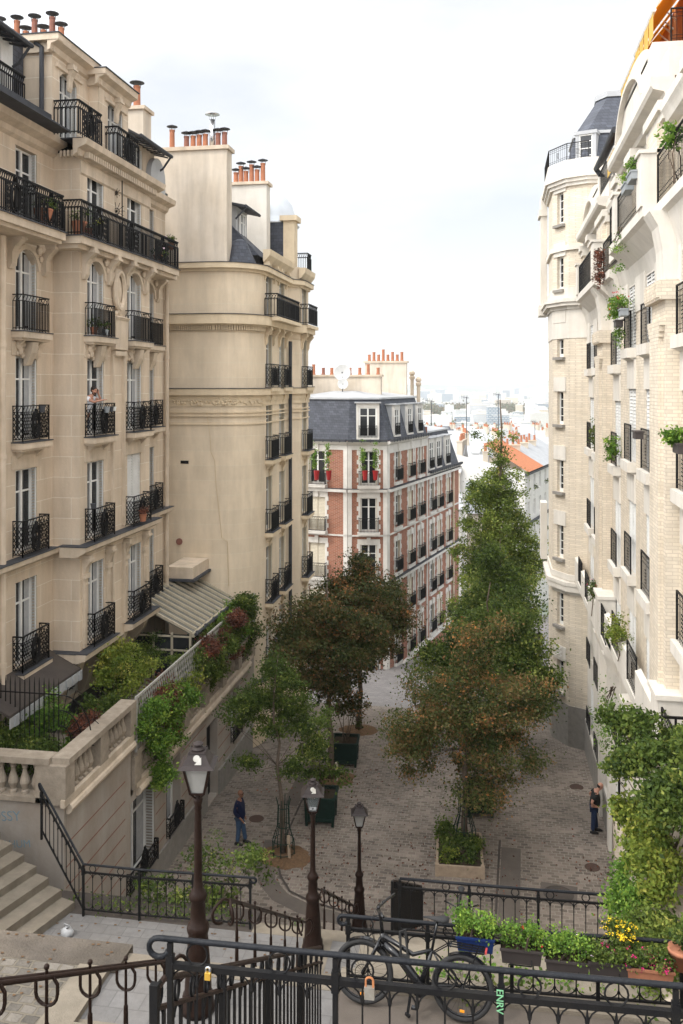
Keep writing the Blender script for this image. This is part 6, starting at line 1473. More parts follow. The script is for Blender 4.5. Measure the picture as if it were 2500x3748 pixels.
def person_left():
    # faces +x (right), left foot forward; z up, feet at 0
    t = thing('person', 'bald man in navy jacket and jeans holding a cigarette, standing on the cobbles left', 'person', (-8.35, 28.85, 0), R(-6))
    n = {'pelvis': (0,0,.93,.13,.15), 'belly': (.02,0,1.08,.13,.16), 'chest': (.0,0,1.30,.13,.175), 'neck0': (-.02,0,1.46,.075,.08), 'neck': (.0,0,1.54,.055,.055),
         'shL': (-.02,.17,1.40,.06,.06), 'elL': (-.06,.23,1.13,.045,.045), 'wrL': (.06,.22,.90,.03,.03), 'shR': (-.02,-.17,1.40,.06,.06), 'elR': (-.08,-.24,1.13,.045,.045), 'wrR': (.12,-.22,.94,.03,.03),
         'hipL': (0,.09,.86,.095,.095), 'knL': (.10,.10,.48,.06,.06), 'anL': (.17,.11,.10,.045,.045), 'hipR': (0,-.09,.86,.095,.095), 'knR': (.0,-.10,.48,.06,.06), 'anR': (-.04,-.11,.10,.045,.045)}
    e = [('pelvis','belly'),('belly','chest'),('chest','neck0'),('neck0','neck'),('chest','shL'),('shL','elL'),('elL','wrL'),('chest','shR'),('shR','elR'),('elR','wrR'),('pelvis','hipL'),('hipL','knL'),('knL','anL'),('pelvis','hipR'),('hipR','knR'),('knR','anR')]
    hand(n, e, 'a', 'wrL', (.5, 0, -1), -1); hand(n, e, 'b', 'wrR', (.75, .1, -.7))
    skin('body', n, e, M['skin_dark'], t)
    head(t, (.03, 0, 1.66), M['skin_dark'], 0, 0, None, True)
    j = {'b': (0,0,.80,.165,.205), 'a': (.015,0,1.05,.165,.20), 'c': (.0,0,1.30,.17,.21), 'n': (-.025,0,1.46,.09,.10), 'sl': (-.02,.2,1.38,.085,.085), 'el': (-.06,.25,1.13,.07,.07), 'wl': (.05,.23,.93,.055,.055), 'sr': (-.02,-.2,1.38,.085,.085), 'er': (-.08,-.26,1.13,.07,.07), 'wr': (.10,-.23,.97,.055,.055)}
    skin('jacket', j, [('b','a'),('a','c'),('c','n'),('c','sl'),('sl','el'),('el','wl'),('c','sr'),('sr','er'),('er','wr')], M['navy'], t)
    q = {'p': (0,0,.92,.13,.16), 'hl': (0,.09,.84,.11,.11), 'kl': (.10,.10,.48,.082,.082), 'al': (.16,.11,.10,.07,.07), 'hr': (0,-.09,.84,.11,.11), 'kr': (.0,-.10,.48,.082,.082), 'ar': (-.04,-.11,.10,.07,.07)}
    skin('jeans', q, [('p','hl'),('hl','kl'),('kl','al'),('p','hr'),('hr','kr'),('kr','ar')], M['denim'], t)
    for k, (x, y) in enumerate(((.17, .11), (-.04, -.11))):
        m = MB(); m.tube([(x-.09, y, .05), (x, y, .055), (x+.1, y, .045), (x+.19, y, .03)], [.045, .055, .05, .03], 8); m.build('shoe', M['shoe'], t, True, world=False)
    m = MB(); m.tube([(.235, -.2, .83), (.30, -.2, .80)], .006, 5); m.build('cigarette', M['white'], t, world=False)
def person_right():
    t = thing('person', 'balding man in black t-shirt and dark jeans, hands on hips, leaning towards the right wall', 'person', (3.3, 31.7, gz(32)), R(-2))
    n = {'pelvis': (0,0,.92,.13,.16), 'belly': (.04,0,1.06,.15,.17), 'chest': (.06,0,1.27,.14,.18), 'neck0': (.10,0,1.43,.085,.085), 'neck': (.17,0,1.53,.065,.065),
         'shL': (.04,.18,1.38,.06,.06), 'elL': (-.12,.34,1.16,.045,.045), 'wrL': (.02,.22,1.0,.032,.032), 'shR': (.02,-.19,1.36,.06,.06), 'elR': (-.10,-.34,1.14,.045,.045), 'wrR': (.02,-.22,.97,.032,.032),
         'hipL': (0,.09,.85,.1,.1), 'knL': (.04,.10,.48,.06,.06), 'anL': (.10,.12,.10,.045,.045), 'hipR': (0,-.09,.85,.1,.1), 'knR': (-.02,-.10,.48,.06,.06), 'anR': (-.05,-.11,.10,.045,.045)}
    e = [('pelvis','belly'),('belly','chest'),('chest','neck0'),('neck0','neck'),('chest','shL'),('shL','elL'),('elL','wrL'),('chest','shR'),('shR','elR'),('elR','wrR'),('pelvis','hipL'),('hipL','knL'),('knL','anL'),('pelvis','hipR'),('hipR','knR'),('knR','anR')]
    hand(n, e, 'a', 'wrL', (1, -.3, -.1), -1); hand(n, e, 'b', 'wrR', (1, .25, -.1)); skin('body', n, e, M['skin_fair'], t)
    head(t, (.205, 0, 1.59), M['skin_fair'], R(5), R(28), 'fringe')
    j = {'b': (.01,0,.88,.165,.20), 'a': (.04,0,1.06,.175,.20), 'c': (.05,0,1.28,.165,.205), 'n': (.09,0,1.42,.09,.10), 'sl': (.04,.21,1.36,.08,.08), 'el': (-.05,.30,1.24,.075,.075), 'sr': (.02,-.22,1.34,.08,.08), 'er': (-.05,-.31,1.22,.075,.075)}
    skin('t_shirt', j, [('b','a'),('a','c'),('c','n'),('c','sl'),('sl','el'),('c','sr'),('sr','er')], M['tee_black'], t)
    q = {'p': (0,0,.90,.135,.165), 'hl': (0,.09,.82,.115,.115), 'kl': (.04,.10,.48,.09,.09), 'al': (.09,.12,.10,.072,.072), 'hr': (0,-.09,.82,.115,.115), 'kr': (-.02,-.10,.48,.09,.09), 'ar': (-.05,-.11,.10,.072,.072)}
    skin('jeans', q, [('p','hl'),('hl','kl'),('kl','al'),('p','hr'),('hr','kr'),('kr','ar')], M['denim_dark'], t)
    for x, y in ((.10, .12), (-.05, -.11)):
        m = MB(); m.tube([(x-.09, y, .05), (x, y, .055), (x+.1, y, .045), (x+.19, y, .03)], [.045, .055, .05, .03], 8); m.build('shoe', M['shoe'], t, True, world=False)
def person_window():
    # leaning out over the rail of the second bay window; local +x = out of the facade
    t = thing('person', 'bearded man in white t-shirt on the phone leaning out of a window', 'person', (-12.55, 26.2, 13.68), R(-8))
    n = {'pelvis': (0,0,.62,.13,.16), 'belly': (.05,0,.80,.13,.16), 'chest': (.16,0,1.02,.13,.17), 'neck0': (.24,0,1.16,.075,.075), 'neck': (.28,.01,1.22,.055,.055),
         'shL': (.16,.18,1.12,.055,.055), 'elL': (.40,.28,1.02,.042,.042), 'wrL': (.40,.14,1.22,.03,.03), 'shR': (.18,-.17,1.10,.055,.055), 'elR': (.42,-.16,.98,.042,.042), 'wrR': (.56,.10,1.04,.03,.03),
         'hipL': (-.05,.09,.5,.1,.1), 'knL': (0,.10,.25,.06,.06), 'anL': (-.1,.1,.06,.045,.045), 'hipR': (-.05,-.09,.5,.1,.1), 'knR': (0,-.1,.25,.06,.06), 'anR': (-.1,-.1,.06,.045,.045)}
    e = [('pelvis','belly'),('belly','chest'),('chest','neck0'),('neck0','neck'),('chest','shL'),('shL','elL'),('elL','wrL'),('chest','shR'),('shR','elR'),('elR','wrR'),('pelvis','hipL'),('hipL','knL'),('knL','anL'),('pelvis','hipR'),('hipR','knR'),('knR','anR')]
    hand(n, e, 'a', 'wrL', (0, -.3, 1), -1); hand(n, e, 'b', 'wrR', (.5, 1, .15)); skin('body', n, e, M['skin_fair'], t)
    head(t, (.33, .01, 1.34), M['skin_fair'], R(-10), R(8), 'full')
    j = {'b': (.0,0,.62,.15,.18), 'a': (.05,0,.80,.15,.18), 'c': (.15,0,1.02,.145,.195), 'n': (.22,0,1.14,.085,.09), 'sl': (.17,.2,1.11,.075,.075), 'el': (.28,.25,1.06,.07,.07), 'sr': (.19,-.19,1.09,.075,.075), 'er': (.30,-.18,1.03,.07,.07)}
    skin('t_shirt', j, [('b','a'),('a','c'),('c','n'),('c','sl'),('sl','el'),('c','sr'),('sr','er')], M['tee_white'], t)
    q = {'p': (-.02,0,.60,.13,.16), 'hl': (-.05,.09,.5,.11,.11), 'kl': (0,.1,.25,.08,.08), 'al': (-.1,.1,.04,.06,.06), 'hr': (-.05,-.09,.5,.11,.11), 'kr': (0,-.1,.25,.08,.08), 'ar': (-.1,-.1,.04,.06,.06)}
    skin('jeans', q, [('p','hl'),('hl','kl'),('kl','al'),('p','hr'),('hr','kr'),('kr','ar')], M['denim_dark'], t)
    m = MB(); m.bar((.38, .085, 1.27), (.40, .085, 1.38), .015, .06); m.build('phone', M['shoe'], t, world=False)
person_left(); person_right(); person_window()

# ------------------------------------------------------------ small street things
def manhole(label, x, y, r, square=0.):
    z = gz(y); t = thing('manhole_cover', label, 'manhole cover', (x, y, z), R(-6)); m = MB(); n = 24
    m.lathe((0, 0, 0), [(r, .004), (r, .014), (r*.93, .014), (r*.93, .008), (.01, .009)], n); m.build('lid', M['rust_iron'] if not square else M['asphalt_dark'], t, world=False)
    if square:
        m = MB(); a = square; m.box(-a, a, -a, a, 0, .006); m.build('frame', M['asphalt'], t, world=False)
M['rust_iron'] = mat('rusty_cast_iron', (.075, .042, .030), .75, (.055, .034, .026), 12, bump=.6)
manhole('large round manhole lid in a square frame right of the timber bed', 1.85, 27.6, .45, .54); manhole('small rusty manhole lid near the man in black', 3.0, 29.3, .24); manhole('small rusty manhole lid beside the concrete plinth', 3.05, 35.5, .26); manhole('small dark manhole lid behind the bald man', -8.25, 30.6, .26)
m = MB(); m.lathe((-8.9, 17.75, 3.6), [(.12, 0), (.14, .05), (.11, .11), (.05, .16), (.02, .18)], 9)
rgx = random.Random(4); m.v = [(x+rgx.uniform(-.035, .035), y+rgx.uniform(-.035, .035), z+rgx.uniform(-.015, .02)) for x, y, z in m.v]
for a, b in ((-.06, .1), (.05, .06)): m.tube([(-8.9+a*.6, 17.75, 3.75), (-8.9+a*1.1, 17.75, 3.84), (-8.9+b*.6, 17.75, 3.8)], .014, 4)
single('plastic_bag', m, M['curtain'], 'crumpled white plastic bag at the foot of the side steps', 'bag', smooth=True)
m = MB(); rgx = random.Random(9)
for i in range(60):
    x, y = rgx.uniform(-9.5, -2.3), rgx.uniform(16.9, 18.4); m.add([(x, y, 3.606), (x+.05, y+.01, 3.612), (x+.045, y+.05, 3.606), (x-.005, y+.035, 3.615)], [(0,1,2,3)])
for i in range(70):
    x, y = rgx.uniform(-8.5, -5.4), rgx.uniform(11, 12.4); m.add([(x, y, 7.062), (x+.04, y+.01, 7.068), (x+.035, y+.04, 7.062), (x-.005, y+.03, 7.07)], [(0,1,2,3)])
o = m.build('fallen_leaves', M['leaf_litter'] if 'leaf_litter' in M else M['soil']); o['kind'] = 'stuff'
# transparent litter bin, bollards and blue enamel street plate
def bin_(x, y):
    z = gz(y); t = thing('litter_bin', 'slatted see-through litter bin beside the far lamp', 'litter bin', (x, y, z)); m = MB()
    for i in range(14): a = 2*math.pi*i/14; m.tube([(.22*math.cos(a), .22*math.sin(a), .25), (.28*math.cos(a), .28*math.sin(a), .7), (.24*math.cos(a), .24*math.sin(a), 1.15)], .015, 4)
    for zz, r in ((.25, .22), (.7, .28), (1.15, .25)): m.ring((0, 0, zz), r, .02, 'z', 14, 4)
    m.build('frame', M['concrete'], t, world=False); m = MB(); m.lathe((0, 0, .28), [(.18, 0), (.22, .4), (.2, .7)], 10); m.build('bag', M['clear_glass'], t, world=False)
bin_(1.35, 50.5)
for i, (x, y) in enumerate(((.9, 48.5), (-4.1, 46.6), (-.3, 51.5))):
    m = MB(); m.lathe((x, y, gz(y)), [(.06, 0), (.05, .1), (.045, .95), (.06, 1.0), (.04, 1.06)], 8); single('bollard', m, M['iron'], ('thin dark bollard in front of the litter bin', 'thin dark bollard left of the fresh green tree', 'thin dark bollard at the far crossing')[i], 'bollard')
t = thing('street_sign', 'dark blue enamel street plate on the corner of the cream block', 'sign', (-9.97, 40.6, 3.3)); m = MB()
m.ext([(-9.97, 40.3, 3.0), (-9.97, 40.95, 3.0), (-9.97, 40.95, 3.55), (-9.97, 40.62, 3.8), (-9.97, 40.3, 3.55)], (.02, 0, 0)); m.build('plate', M['sign_blue'], t)
for s_, z in (('18e Arr', 3.5), ('RUE DU', 3.28), ('MONT CENIS', 3.1)):
    o = bpy.data.objects.new('lettering', text_mesh(s_, .11, 'white')); COL.objects.link(o); o.parent = t; o.location = (.024, -.26, z-3.3); o.rotation_euler = (R(90), 0, R(90)); o.scale = (.8, 1, 1)
# wall lantern left of the dark tree
t = thing('wall_lantern', 'dark wall lantern between the cream block and the dark tree', 'lantern', (-9.3, 43.6, 1.7)); m = MB(); m.bar((-.4, 0, .7), (.0, 0, .7), .04)
for sx in (-1, 1):
    for sy in (-1, 1): m.bar((sx*.1, sy*.1, 0), (sx*.19, sy*.19, .4), .025)
m.add([(-.22,-.22,.4),(.22,-.22,.4),(.22,.22,.4),(-.22,.22,.4),(0,0,.65)], [(0,1,4),(1,2,4),(2,3,4),(3,0,4)]); m.build('lantern_frame', M['iron'], t, world=False)
# ------------------------------------------------------------ trees
def tree(label, base, top, r0, lobes, ncl, nl, spread, size, lm, seed, cat='tree', name='street_tree', group=None, shell=.5):
    t = thing(name, label, cat, base, 0, group); m = MB(); rg = random.Random(seed); tg = []
    if len(lobes) < 12:      # break every lobe into branch-sized tufts with gaps between them
        sub = []
        for l in lobes:
            k = max(3, int(5*(l[3]*l[4]*l[5])**.45)) if l[3] > .55 else 1
            for _ in range(k):
                d = Vector((rg.gauss(0, 1), rg.gauss(0, 1), rg.gauss(0, 1))).normalized()*rg.uniform(.35, .85) if k > 1 else Vector()
                f = rg.uniform(.34, .52) if k > 1 else 1
                sub.append((l[0]+d.x*l[3], l[1]+d.y*l[4], l[2]+d.z*l[5], l[3]*f, l[4]*f, l[5]*f*.8))
        lobes = sub
    for l in lobes[::2]:
        for k in range(1): a = rg.uniform(0, 6.28); tg.append((l[0]+math.cos(a)*l[3]*.75, l[1]+math.sin(a)*l[4]*.75, l[2]+rg.uniform(-.6, .7)*l[5]))
    limbs(m, base, top, r0, tg, seed); m.build('trunk', M['bark'], t, True)
    P, b = cloud(lobes, ncl, nl, spread, seed, shell); leaves('crown', P, size, M[lm], t, seed, b); return t
tree('slender green young tree in a wire guard in front of the bald man', (-6.76, 28.4, 0), (-7.1, 28.5, 6.4), .085,
     [(-7.1, 28.5, 4.5, 1.6, 1.4, .95), (-6.0, 28.3, 4.0, 1.0, 1.0, .9), (-8.1, 28.6, 4.3, .9, 1., .7), (-7.5, 28.6, 6.0, .8, .8, .8), (-6.6, 28.5, 5.4, .7, .7, .6), (-6.2, 28.2, 2.7, .9, .8, .55), (-7.9, 28.3, 2.9, .4, .4, .5)], 210, 95, .17, .095, 'leaf_green', 11)
tree('large dark green and rust-tinged tree over the left of the square', (-6.3, 34.5, gz(34.5)), (-6.4, 34.6, 7.4), .14,
     [(-6.5, 34.6, 5.2, 2.0, 2.0, 1.7), (-7.5, 34.3, 5.6, 1.4, 1.3, 1.2), (-5.2, 34.4, 5.0, 1.4, 1.4, 1.5), (-6.3, 34.7, 6.8, 1.1, 1.1, .9), (-6.4, 34.3, 3.6, 1.6, 1.4, .8)], 380, 110, .26, .125, 'leaf_dark', 12)
tree('second dark tree just behind, with the trunk in a brown bed', (-6.1, 40.3, gz(40.3)), (-5.8, 40.4, 7.2), .13,
     [(-5.7, 40.4, 5.4, 2.0, 2.0, 1.6), (-4.6, 40.2, 4.4, 1.4, 1.3, 1.4), (-6.0, 40.5, 6.8, 1.1, 1.1, .8), (-5.6, 40.1, 3.0, 1.5, 1.3, .9)], 270, 110, .27, .135, 'leaf_dark', 13)
tree('rusty brown-green tree in the wooden planter in the middle of the square', (-1.0, 29.6, .2), (-.9, 29.7, 7.2), .11,
     [(-1.0, 29.7, 4.6, 2.0, 1.9, 1.7), (-2.4, 29.5, 3.7, 1.5, 1.3, 1.1), (.35, 29.6, 3.9, 1.4, 1.4, 1.4), (-.7, 29.8, 6.3, 1.0, 1.0, 1.1), (-.3, 29.9, 7.2, .6, .6, .6), (.6, 29.7, 5.3, 1.1, 1.1, .7), (-.6, 29.3, 2.4, 1.3, 1.1, .7), (-2.6, 29.4, 2.6, .5, .5, .4)], 420, 120, .25, .098, 'leaf_rust', 14)
tree('fresh green tree hidden behind the rusty tree', (-.3, 37.8, gz(37.8)), (-.3, 37.8, 7), .13,
     [(-.3, 37.9, 4.0, 2.2, 2.0, 1.9), (1.3, 37.6, 3.3, 1.3, 1.4, 1.9), (-2.2, 37.8, 3.4, 1.4, 1.3, 1.7), (.4, 38.0, 5.8, 1.5, 1.4, 1.2), (2.0, 37.4, 3.7, .6, .8, .5)], 300, 100, .27, .14, 'leaf_green', 15)
tree('bushy green tree between the fresh tree and the tall pointed one', (.3, 47.5, gz(47.5)), (.3, 47.5, 7.2), .15,
     [(.3, 47.5, 4.6, 1.9, 1.8, 1.7), (1.3, 47.8, 2.6, 1.7, 1.6, 1.7), (-.9, 47.6, 2.8, 1.3, 1.3, 1.4), (-.2, 47.4, 6.2, .9, .9, .9)], 230, 90, .3, .17, 'leaf_green', 19)
def poplar():
    lobes = []
    rg = random.Random(2)
    for z, r in ((-2, 2.0), (-.6, 2.7), (.8, 3.1), (2.2, 3.3), (3.6, 3.3), (5, 2.9), (6.3, 2.45), (7.6, 1.95), (8.8, 1.5), (9.9, 1.05), (10.9, .6)):
        K = 7 if r > 1.5 else 3
        for k in range(K): a = k*6.28/K+rg.uniform(-.5, .5)+z; rr = r*rg.uniform(.3, .66); lobes.append((.1+math.cos(a)*rr, 60.5+math.sin(a)*rr, z+rg.uniform(-1.2, 1.2), r*rg.uniform(.4, .62), r*rg.uniform(.4, .62), rg.uniform(.8, 1.3)))
    lobes += [(-3.0, 60, 6.9, .6, .7, .35), (-2.7, 60, 4.3, .7, .7, .4), (.3, 60.5, 12.3, .3, .3, .7), (-.8, 60.5, 11.7, .5, .4, .3), (.9, 60.4, 11.5, .4, .4, .3)]
    t = tree('tall pointed light green tree rising to the skyline', (.1, 60.5, gz(60)), (.35, 60.5, 14.2), .25, lobes, 950, 85, .27, .17, 'leaf_poplar', 16, shell=.4)
poplar()

# ------------------------------------------------------------ shrubs, beds and planters
def shrub(label, base, lobes, ncl, nl, spread, size, lm, seed, name='shrub', group=None, stem=True, flowers=None):
    t = thing(name, label, 'shrub' if name == 'shrub' else 'plant', base, 0, group); m = MB(); rg = random.Random(seed)
    lobes0 = lobes
    if max(l[3] for l in lobes) > .3:
        sub = []
        for l in lobes:
            for _ in range(6):
                d = Vector((rg.gauss(0, 1), rg.gauss(0, 1), rg.gauss(0, 1))).normalized()*rg.uniform(.4, 1.0); f = rg.uniform(.3, .55)
                sub.append((l[0]+d.x*l[3], l[1]+d.y*l[4], l[2]+d.z*l[5], l[3]*f, l[4]*f, l[5]*f))
        lobes = sub; ncl = int(ncl*.8)
    for l in lobes0:
        for k in range(3):
            a = rg.uniform(0, 6.28); b = Vector(base)+Vector((rg.uniform(-.1, .1), rg.uniform(-.1, .1), 0)); e = Vector((l[0]+math.cos(a)*l[3]*.6, l[1]+math.sin(a)*l[4]*.6, l[2]+rg.uniform(0, .6)*l[5])); m.tube([b, b.lerp(e, .5)+Vector((rg.uniform(-.1, .1), 0, .05)), e], [.018, .012, .004], 4)
    m.build('stems', M['bark'], t); P, b = cloud(lobes, ncl, nl, spread, seed, .3); leaves('foliage', P, size, M[lm], t, seed, b)
    if flowers:
        fm, n, fs = flowers; P, b = cloud([(l[0], l[1]-.04, l[2]+l[5]*.3, l[3]*1.05, l[4]*1.05, l[5]*.85) for l in lobes0], n, 9, .022, seed+5, .95); leaves('flowers', P, fs, M[fm], t, seed+9)
    return t
def planter_box(label, x, y, z, w=1.0, h=1.0, g=None):
    t = thing('planter_box', label, 'planter', (x, y, z), R(4), g); m = MB(); a = w/2
    m.add([(-a*.86,-a*.86,.12),(a*.86,-a*.86,.12),(a*.86,a*.86,.12),(-a*.86,a*.86,.12),(-a,-a,h-.1),(a,-a,h-.1),(a,a,h-.1),(-a,a,h-.1)], [(3,2,1,0),(0,1,5,4),(1,2,6,5),(2,3,7,6),(3,0,4,7)])
    for sx in (-1, 1):
        for sy in (-1, 1): m.bar((sx*a*.9, sy*a*.9, 0), (sx*a*.98, sy*a*.98, h), .09)
    for z_ in (h-.05, .22):
        k = a*(1.05 if z_ > .5 else .9)
        for p, q in (((-k,-k),(k,-k)), ((k,-k),(k,k)), ((k,k),(-k,k)), ((-k,k),(-k,-k))): m.bar((*p, z_), (*q, z_), .09, .08)
    m.build('box', M['green_box'], t, world=False); m = MB(); m.box(-a*.95, a*.95, -a*.95, a*.95, h-.2, h-.12); m.build('soil', M['earth'], t, world=False)
for (lab, x, y, lm, s, g) in (('green wooden planter box beside the young tree', -6.0, 30.9, 'leaf_green', 31, 0), ('dark green planter box behind the second trunk', -6.05, 36.3, 'leaf_dark', 32, 0), ('dark planter box half hidden under the rusty tree', -.6, 32.6, 'leaf_dark', 33, 0)):
    z = gz(y); planter_box(lab, x, y, z, 1.0, 1.0)
    shrub(lab.replace('green wooden planter box', 'airy green shrub in the planter').replace('dark green planter box', 'dark glossy shrub in the planter').replace('dark planter box', 'dark leafy shrub in the planter'), (x, y, z+.85), [(x, y, z+1.9, .75, .7, .7), (x-.1, y, z+2.6, .6, .6, .6)], 45, 50, .16, .12, lm, s)
# wooden planter bed around the rusty tree
t = thing('planter_bed', 'low timber bed full of green plants around the rusty tree', 'planter', (-1.15, 29.2, 0), R(3)); m = MB()
for p, q in (((-.7, -1.15), (.7, -1.15)), ((.7, -1.15), (.7, 1.0)), ((.7, 1.0), (-.7, 1.0)), ((-.7, 1.0), (-.7, -1.15))): m.bar((*p, .17), (*q, .17), .08, .34)
for x, y in ((-.7, -1.15), (.7, -1.15)): m.box(x-.06, x+.06, y-.06, y+.06, 0, .37)
m.build('boards', M['wood'], t, world=False); m = MB(); m.box(-.66, .66, -1.1, .95, 0, .28); m.build('soil', M['earth'], t, world=False)
shrub('mixed green perennials in the timber bed, some yellow variegated leaves', (-1.0, 28.9, .28), [(-1.5, 28.5, .42, .3, .45, .2), (-.85, 28.4, .42, .3, .45, .18), (-1.35, 29.3, .5, .4, .5, .25), (-.8, 29.2, .5, .35, .5, .22), (-1.6, 29.8, .6, .3, .35, .3)], 90, 50, .12, .10, 'leaf_green', 41, 'plants')
shrub('yellow variegated clump at the front of the timber bed', (-1.5, 28.25, .28), [(-1.45, 28.3, .55, .25, .2, .25)], 10, 40, .07, .07, 'leaf_yellow', 42, 'plants')
# mulch circles and the wire tree guards
rgm = random.Random(77)
for lab, x, y, a, b in (('mulch_bed', -6.7, 28.3, .85, .8), ('mulch_bed', -6.3, 34.5, .95, .8), ('mulch_bed', -6.1, 40.2, .9, .8)):
    m = MB(); n = 36; rr_ = [rgm.uniform(.82, 1.12) for _ in range(n)]; rr_ = [(rr_[k]+rr_[k-1])/2 for k in range(n)]
    m.add([(x+a*rr_[i]*math.cos(2*math.pi*i/n), y+b*rr_[i]*math.sin(2*math.pi*i/n), gz(y)+.006) for i in range(n)]+[(x+a*.6*math.cos(2*math.pi*i/n), y+b*.6*math.sin(2*math.pi*i/n), gz(y)+.05+rgm.uniform(-.015, .03)) for i in range(n)]+[(x, y, gz(y)+.09)], [(i, (i+1) % n, n+(i+1) % n, n+i) for i in range(n)]+[(n+i, n+(i+1) % n, 2*n) for i in range(n)]); struct(lab, m, M['soil'])
rg = np.random.default_rng(78); P = []
for (x, y, sx, n) in ((-6.7, 28.3, 1.6, 260), (-6.2, 34.5, 1.8, 240), (-1, 28.6, 2.2, 320), (-3.5, 25.2, 2.5, 160), (3.3, 29, .5, 60), (-9.6, 27, .5, 70)):
    p = rg.normal(size=(n, 2))*np.array([sx, sx*.8])+np.array([x, y]); p = p[(p[:, 0] > -10) & (p[:, 0] < 3.5) & (p[:, 1] > 24.6)]; P.append(np.column_stack([p, [gz(v)+.02 for v in p[:, 1]]]))
o = leaves('fallen_leaves', np.vstack(P), .085, M['leaf_red'], None, 78); o['kind'] = 'stuff'
def guard(label, x, y, z, k=1.):
    t = thing('tree_guard', label, 'tree guard', (x, y, z)); m = MB()
    for i in range(8): a = 2*math.pi*i/8; c, s = math.cos(a), math.sin(a); m.tube([(.36*c, .36*s, 0), (.36*c, .36*s, .45), (.2*c, .2*s, .95), (.18*c, .18*s, 1.6), (.24*c, .24*s, 1.85)], .016, 5)
    for zz, r in ((.12, .36), (.5, .35), (.95, .2), (1.55, .18)): m.ring((0, 0, zz), r, .014, 'z', 16, 4)
    m.build('bars', M['green_iron'], t, world=False)
guard('green wire guard around the young tree with the short stake', -6.76, 28.4, 0); guard('green guard at the foot of the rusty tree in the timber bed', -1.0, 29.6, .28)
m = MB(); m.tube([(-6.5, 28.15, 0), (-6.55, 28.2, .75)], .05, 7); single('wooden_stake', m, M['wood'], 'short pale wooden stake inside the wire tree guard', 'stake')
m = MB(); m.tube([(-6.05, 34.3, gz(34)), (-6.02, 34.3, .35), (-6.08, 34.3, .6)], .045, 7); single('watering_pipe', m, M['house_buff'], 'pale bent pipe sticking up beside the dark tree trunk', 'pipe')

# ------------------------------------------------------------ garden of the left terrace
gs = [('loose green creeper spilling outward over the trellis and lower balustrade', (-10.1, 29, 4.6), [(-9.95, 26.8, 5.5, .3, .9, .5), (-9.95, 29.6, 5.6, .3, .8, .55), (-9.95, 31.0, 5.3, .35, .9, .6), (-9.9, 32.4, 5.7, .35, .9, .6), (-9.9, 33.8, 5.6, .35, .8, .7), (-9.95, 35.2, 5.9, .4, .8, .6)], 'leaf_green', 64),
      ('brown and red climber mixed into the trellis greenery', (-10.1, 31.5, 4.6), [(-9.9, 30.4, 6.0, .3, .6, .35), (-9.9, 32.8, 6.2, .35, .9, .4), (-9.95, 26.2, 5.8, .25, .5, .4)], 'leaf_red', 65),
      ('dense dark green bush in the corner of the stone balustrade', (-12.4, 21.4, 5.2), [(-12.4, 21.3, 6.0, .8, .5, .7), (-11.5, 21.2, 5.8, .6, .5, .5), (-13.0, 21.1, 6.3, .5, .5, .5)], 'leaf_green', 51),
      ('lighter green leafy bush behind the corner bush', (-11.5, 22.6, 5.2), [(-11.6, 22.5, 6.0, .8, .6, .6), (-12.4, 22.8, 6.2, .6, .6, .5)], 'leaf_bright', 52),
      ('orange-brown shrub spilling over the balustrade', (-10.9, 22.3, 5.2), [(-10.8, 22.6, 6.05, .25, .4, .22)], 'leaf_red', 53),
      ('yellow-green maple beyond the iron fan gate', (-11.4, 26.4, 4.6), [(-11.4, 26.3, 6.3, .9, 1.3, .6), (-11.9, 27.2, 6.5, .8, .9, .5)], 'leaf_yellow', 54),
      ('green climber hanging over the near trellis and wall', (-10.3, 25.2, 4.6), [(-10.0, 25.0, 5.5, .4, .6, .6), (-9.95, 25.5, 4.6, .38, .6, .6), (-9.9, 25.9, 3.6, .32, .5, .6), (-9.95, 26.4, 5.5, .4, .6, .6), (-9.9, 27.3, 5.2, .4, .7, .5), (-9.9, 26.7, 4.4, .3, .5, .5)], 'leaf_bright', 55),
      ('brown-red creeper on the trellis', (-10.4, 27.3, 4.6), [(-10.3, 27.2, 5.6, .4, .6, .7), (-10.1, 26.7, 4.6, .3, .6, .5)], 'leaf_red', 56),
      ('yellow climber clump on the trellis above the second window', (-10.3, 28.4, 4.6), [(-10.15, 28.3, 5.2, .5, .8, .6)], 'leaf_yellow', 57),
      ('dark ivy mass under the stone brackets', (-12.4, 28.8, 4.6), [(-12.4, 29, 5.6, .7, 1.6, .9), (-12.2, 31.0, 5.6, .5, .6, .6)], 'leaf_green', 58),
      ('green vine covering the trellis middle', (-10.5, 31, 4.6), [(-10.6, 30.6, 5.6, .7, 1.1, .7), (-10.5, 32.2, 5.8, .7, 1.2, .7), (-10.1, 31.5, 4.6, .3, 1.2, .5)], 'leaf_green', 59),
      ('bright green creeper before the conservatory', (-10.9, 33.5, 4.6), [(-10.7, 33.5, 6.0, .7, 1.0, .6), (-10.3, 34.6, 5.5, .6, .8, .8)], 'leaf_bright', 60),
      ('reddish brown shrub at the far end of the trellis', (-10.3, 34.0, 4.6), [(-10.3, 33.6, 5.0, .5, 1.3, .7)], 'leaf_red', 61),
      ('green shrub against the cream block at the end of the balustrade', (-10.2, 36.2, 4.6), [(-10.2, 36.0, 5.6, .6, .8, .9), (-10.1, 36.2, 4.6, .5, .7, .6)], 'leaf_green', 62),
      ('olive plants on the terrace behind the fan gate', (-11.5, 24.6, 4.6), [(-11.5, 24.7, 5.6, .7, .6, .5)], 'leaf_green', 63)]
for lab, b, lb, lm, sd_ in gs: shrub(lab, b, lb, 70*len(lb), 56, .13, .095, lm, sd_)
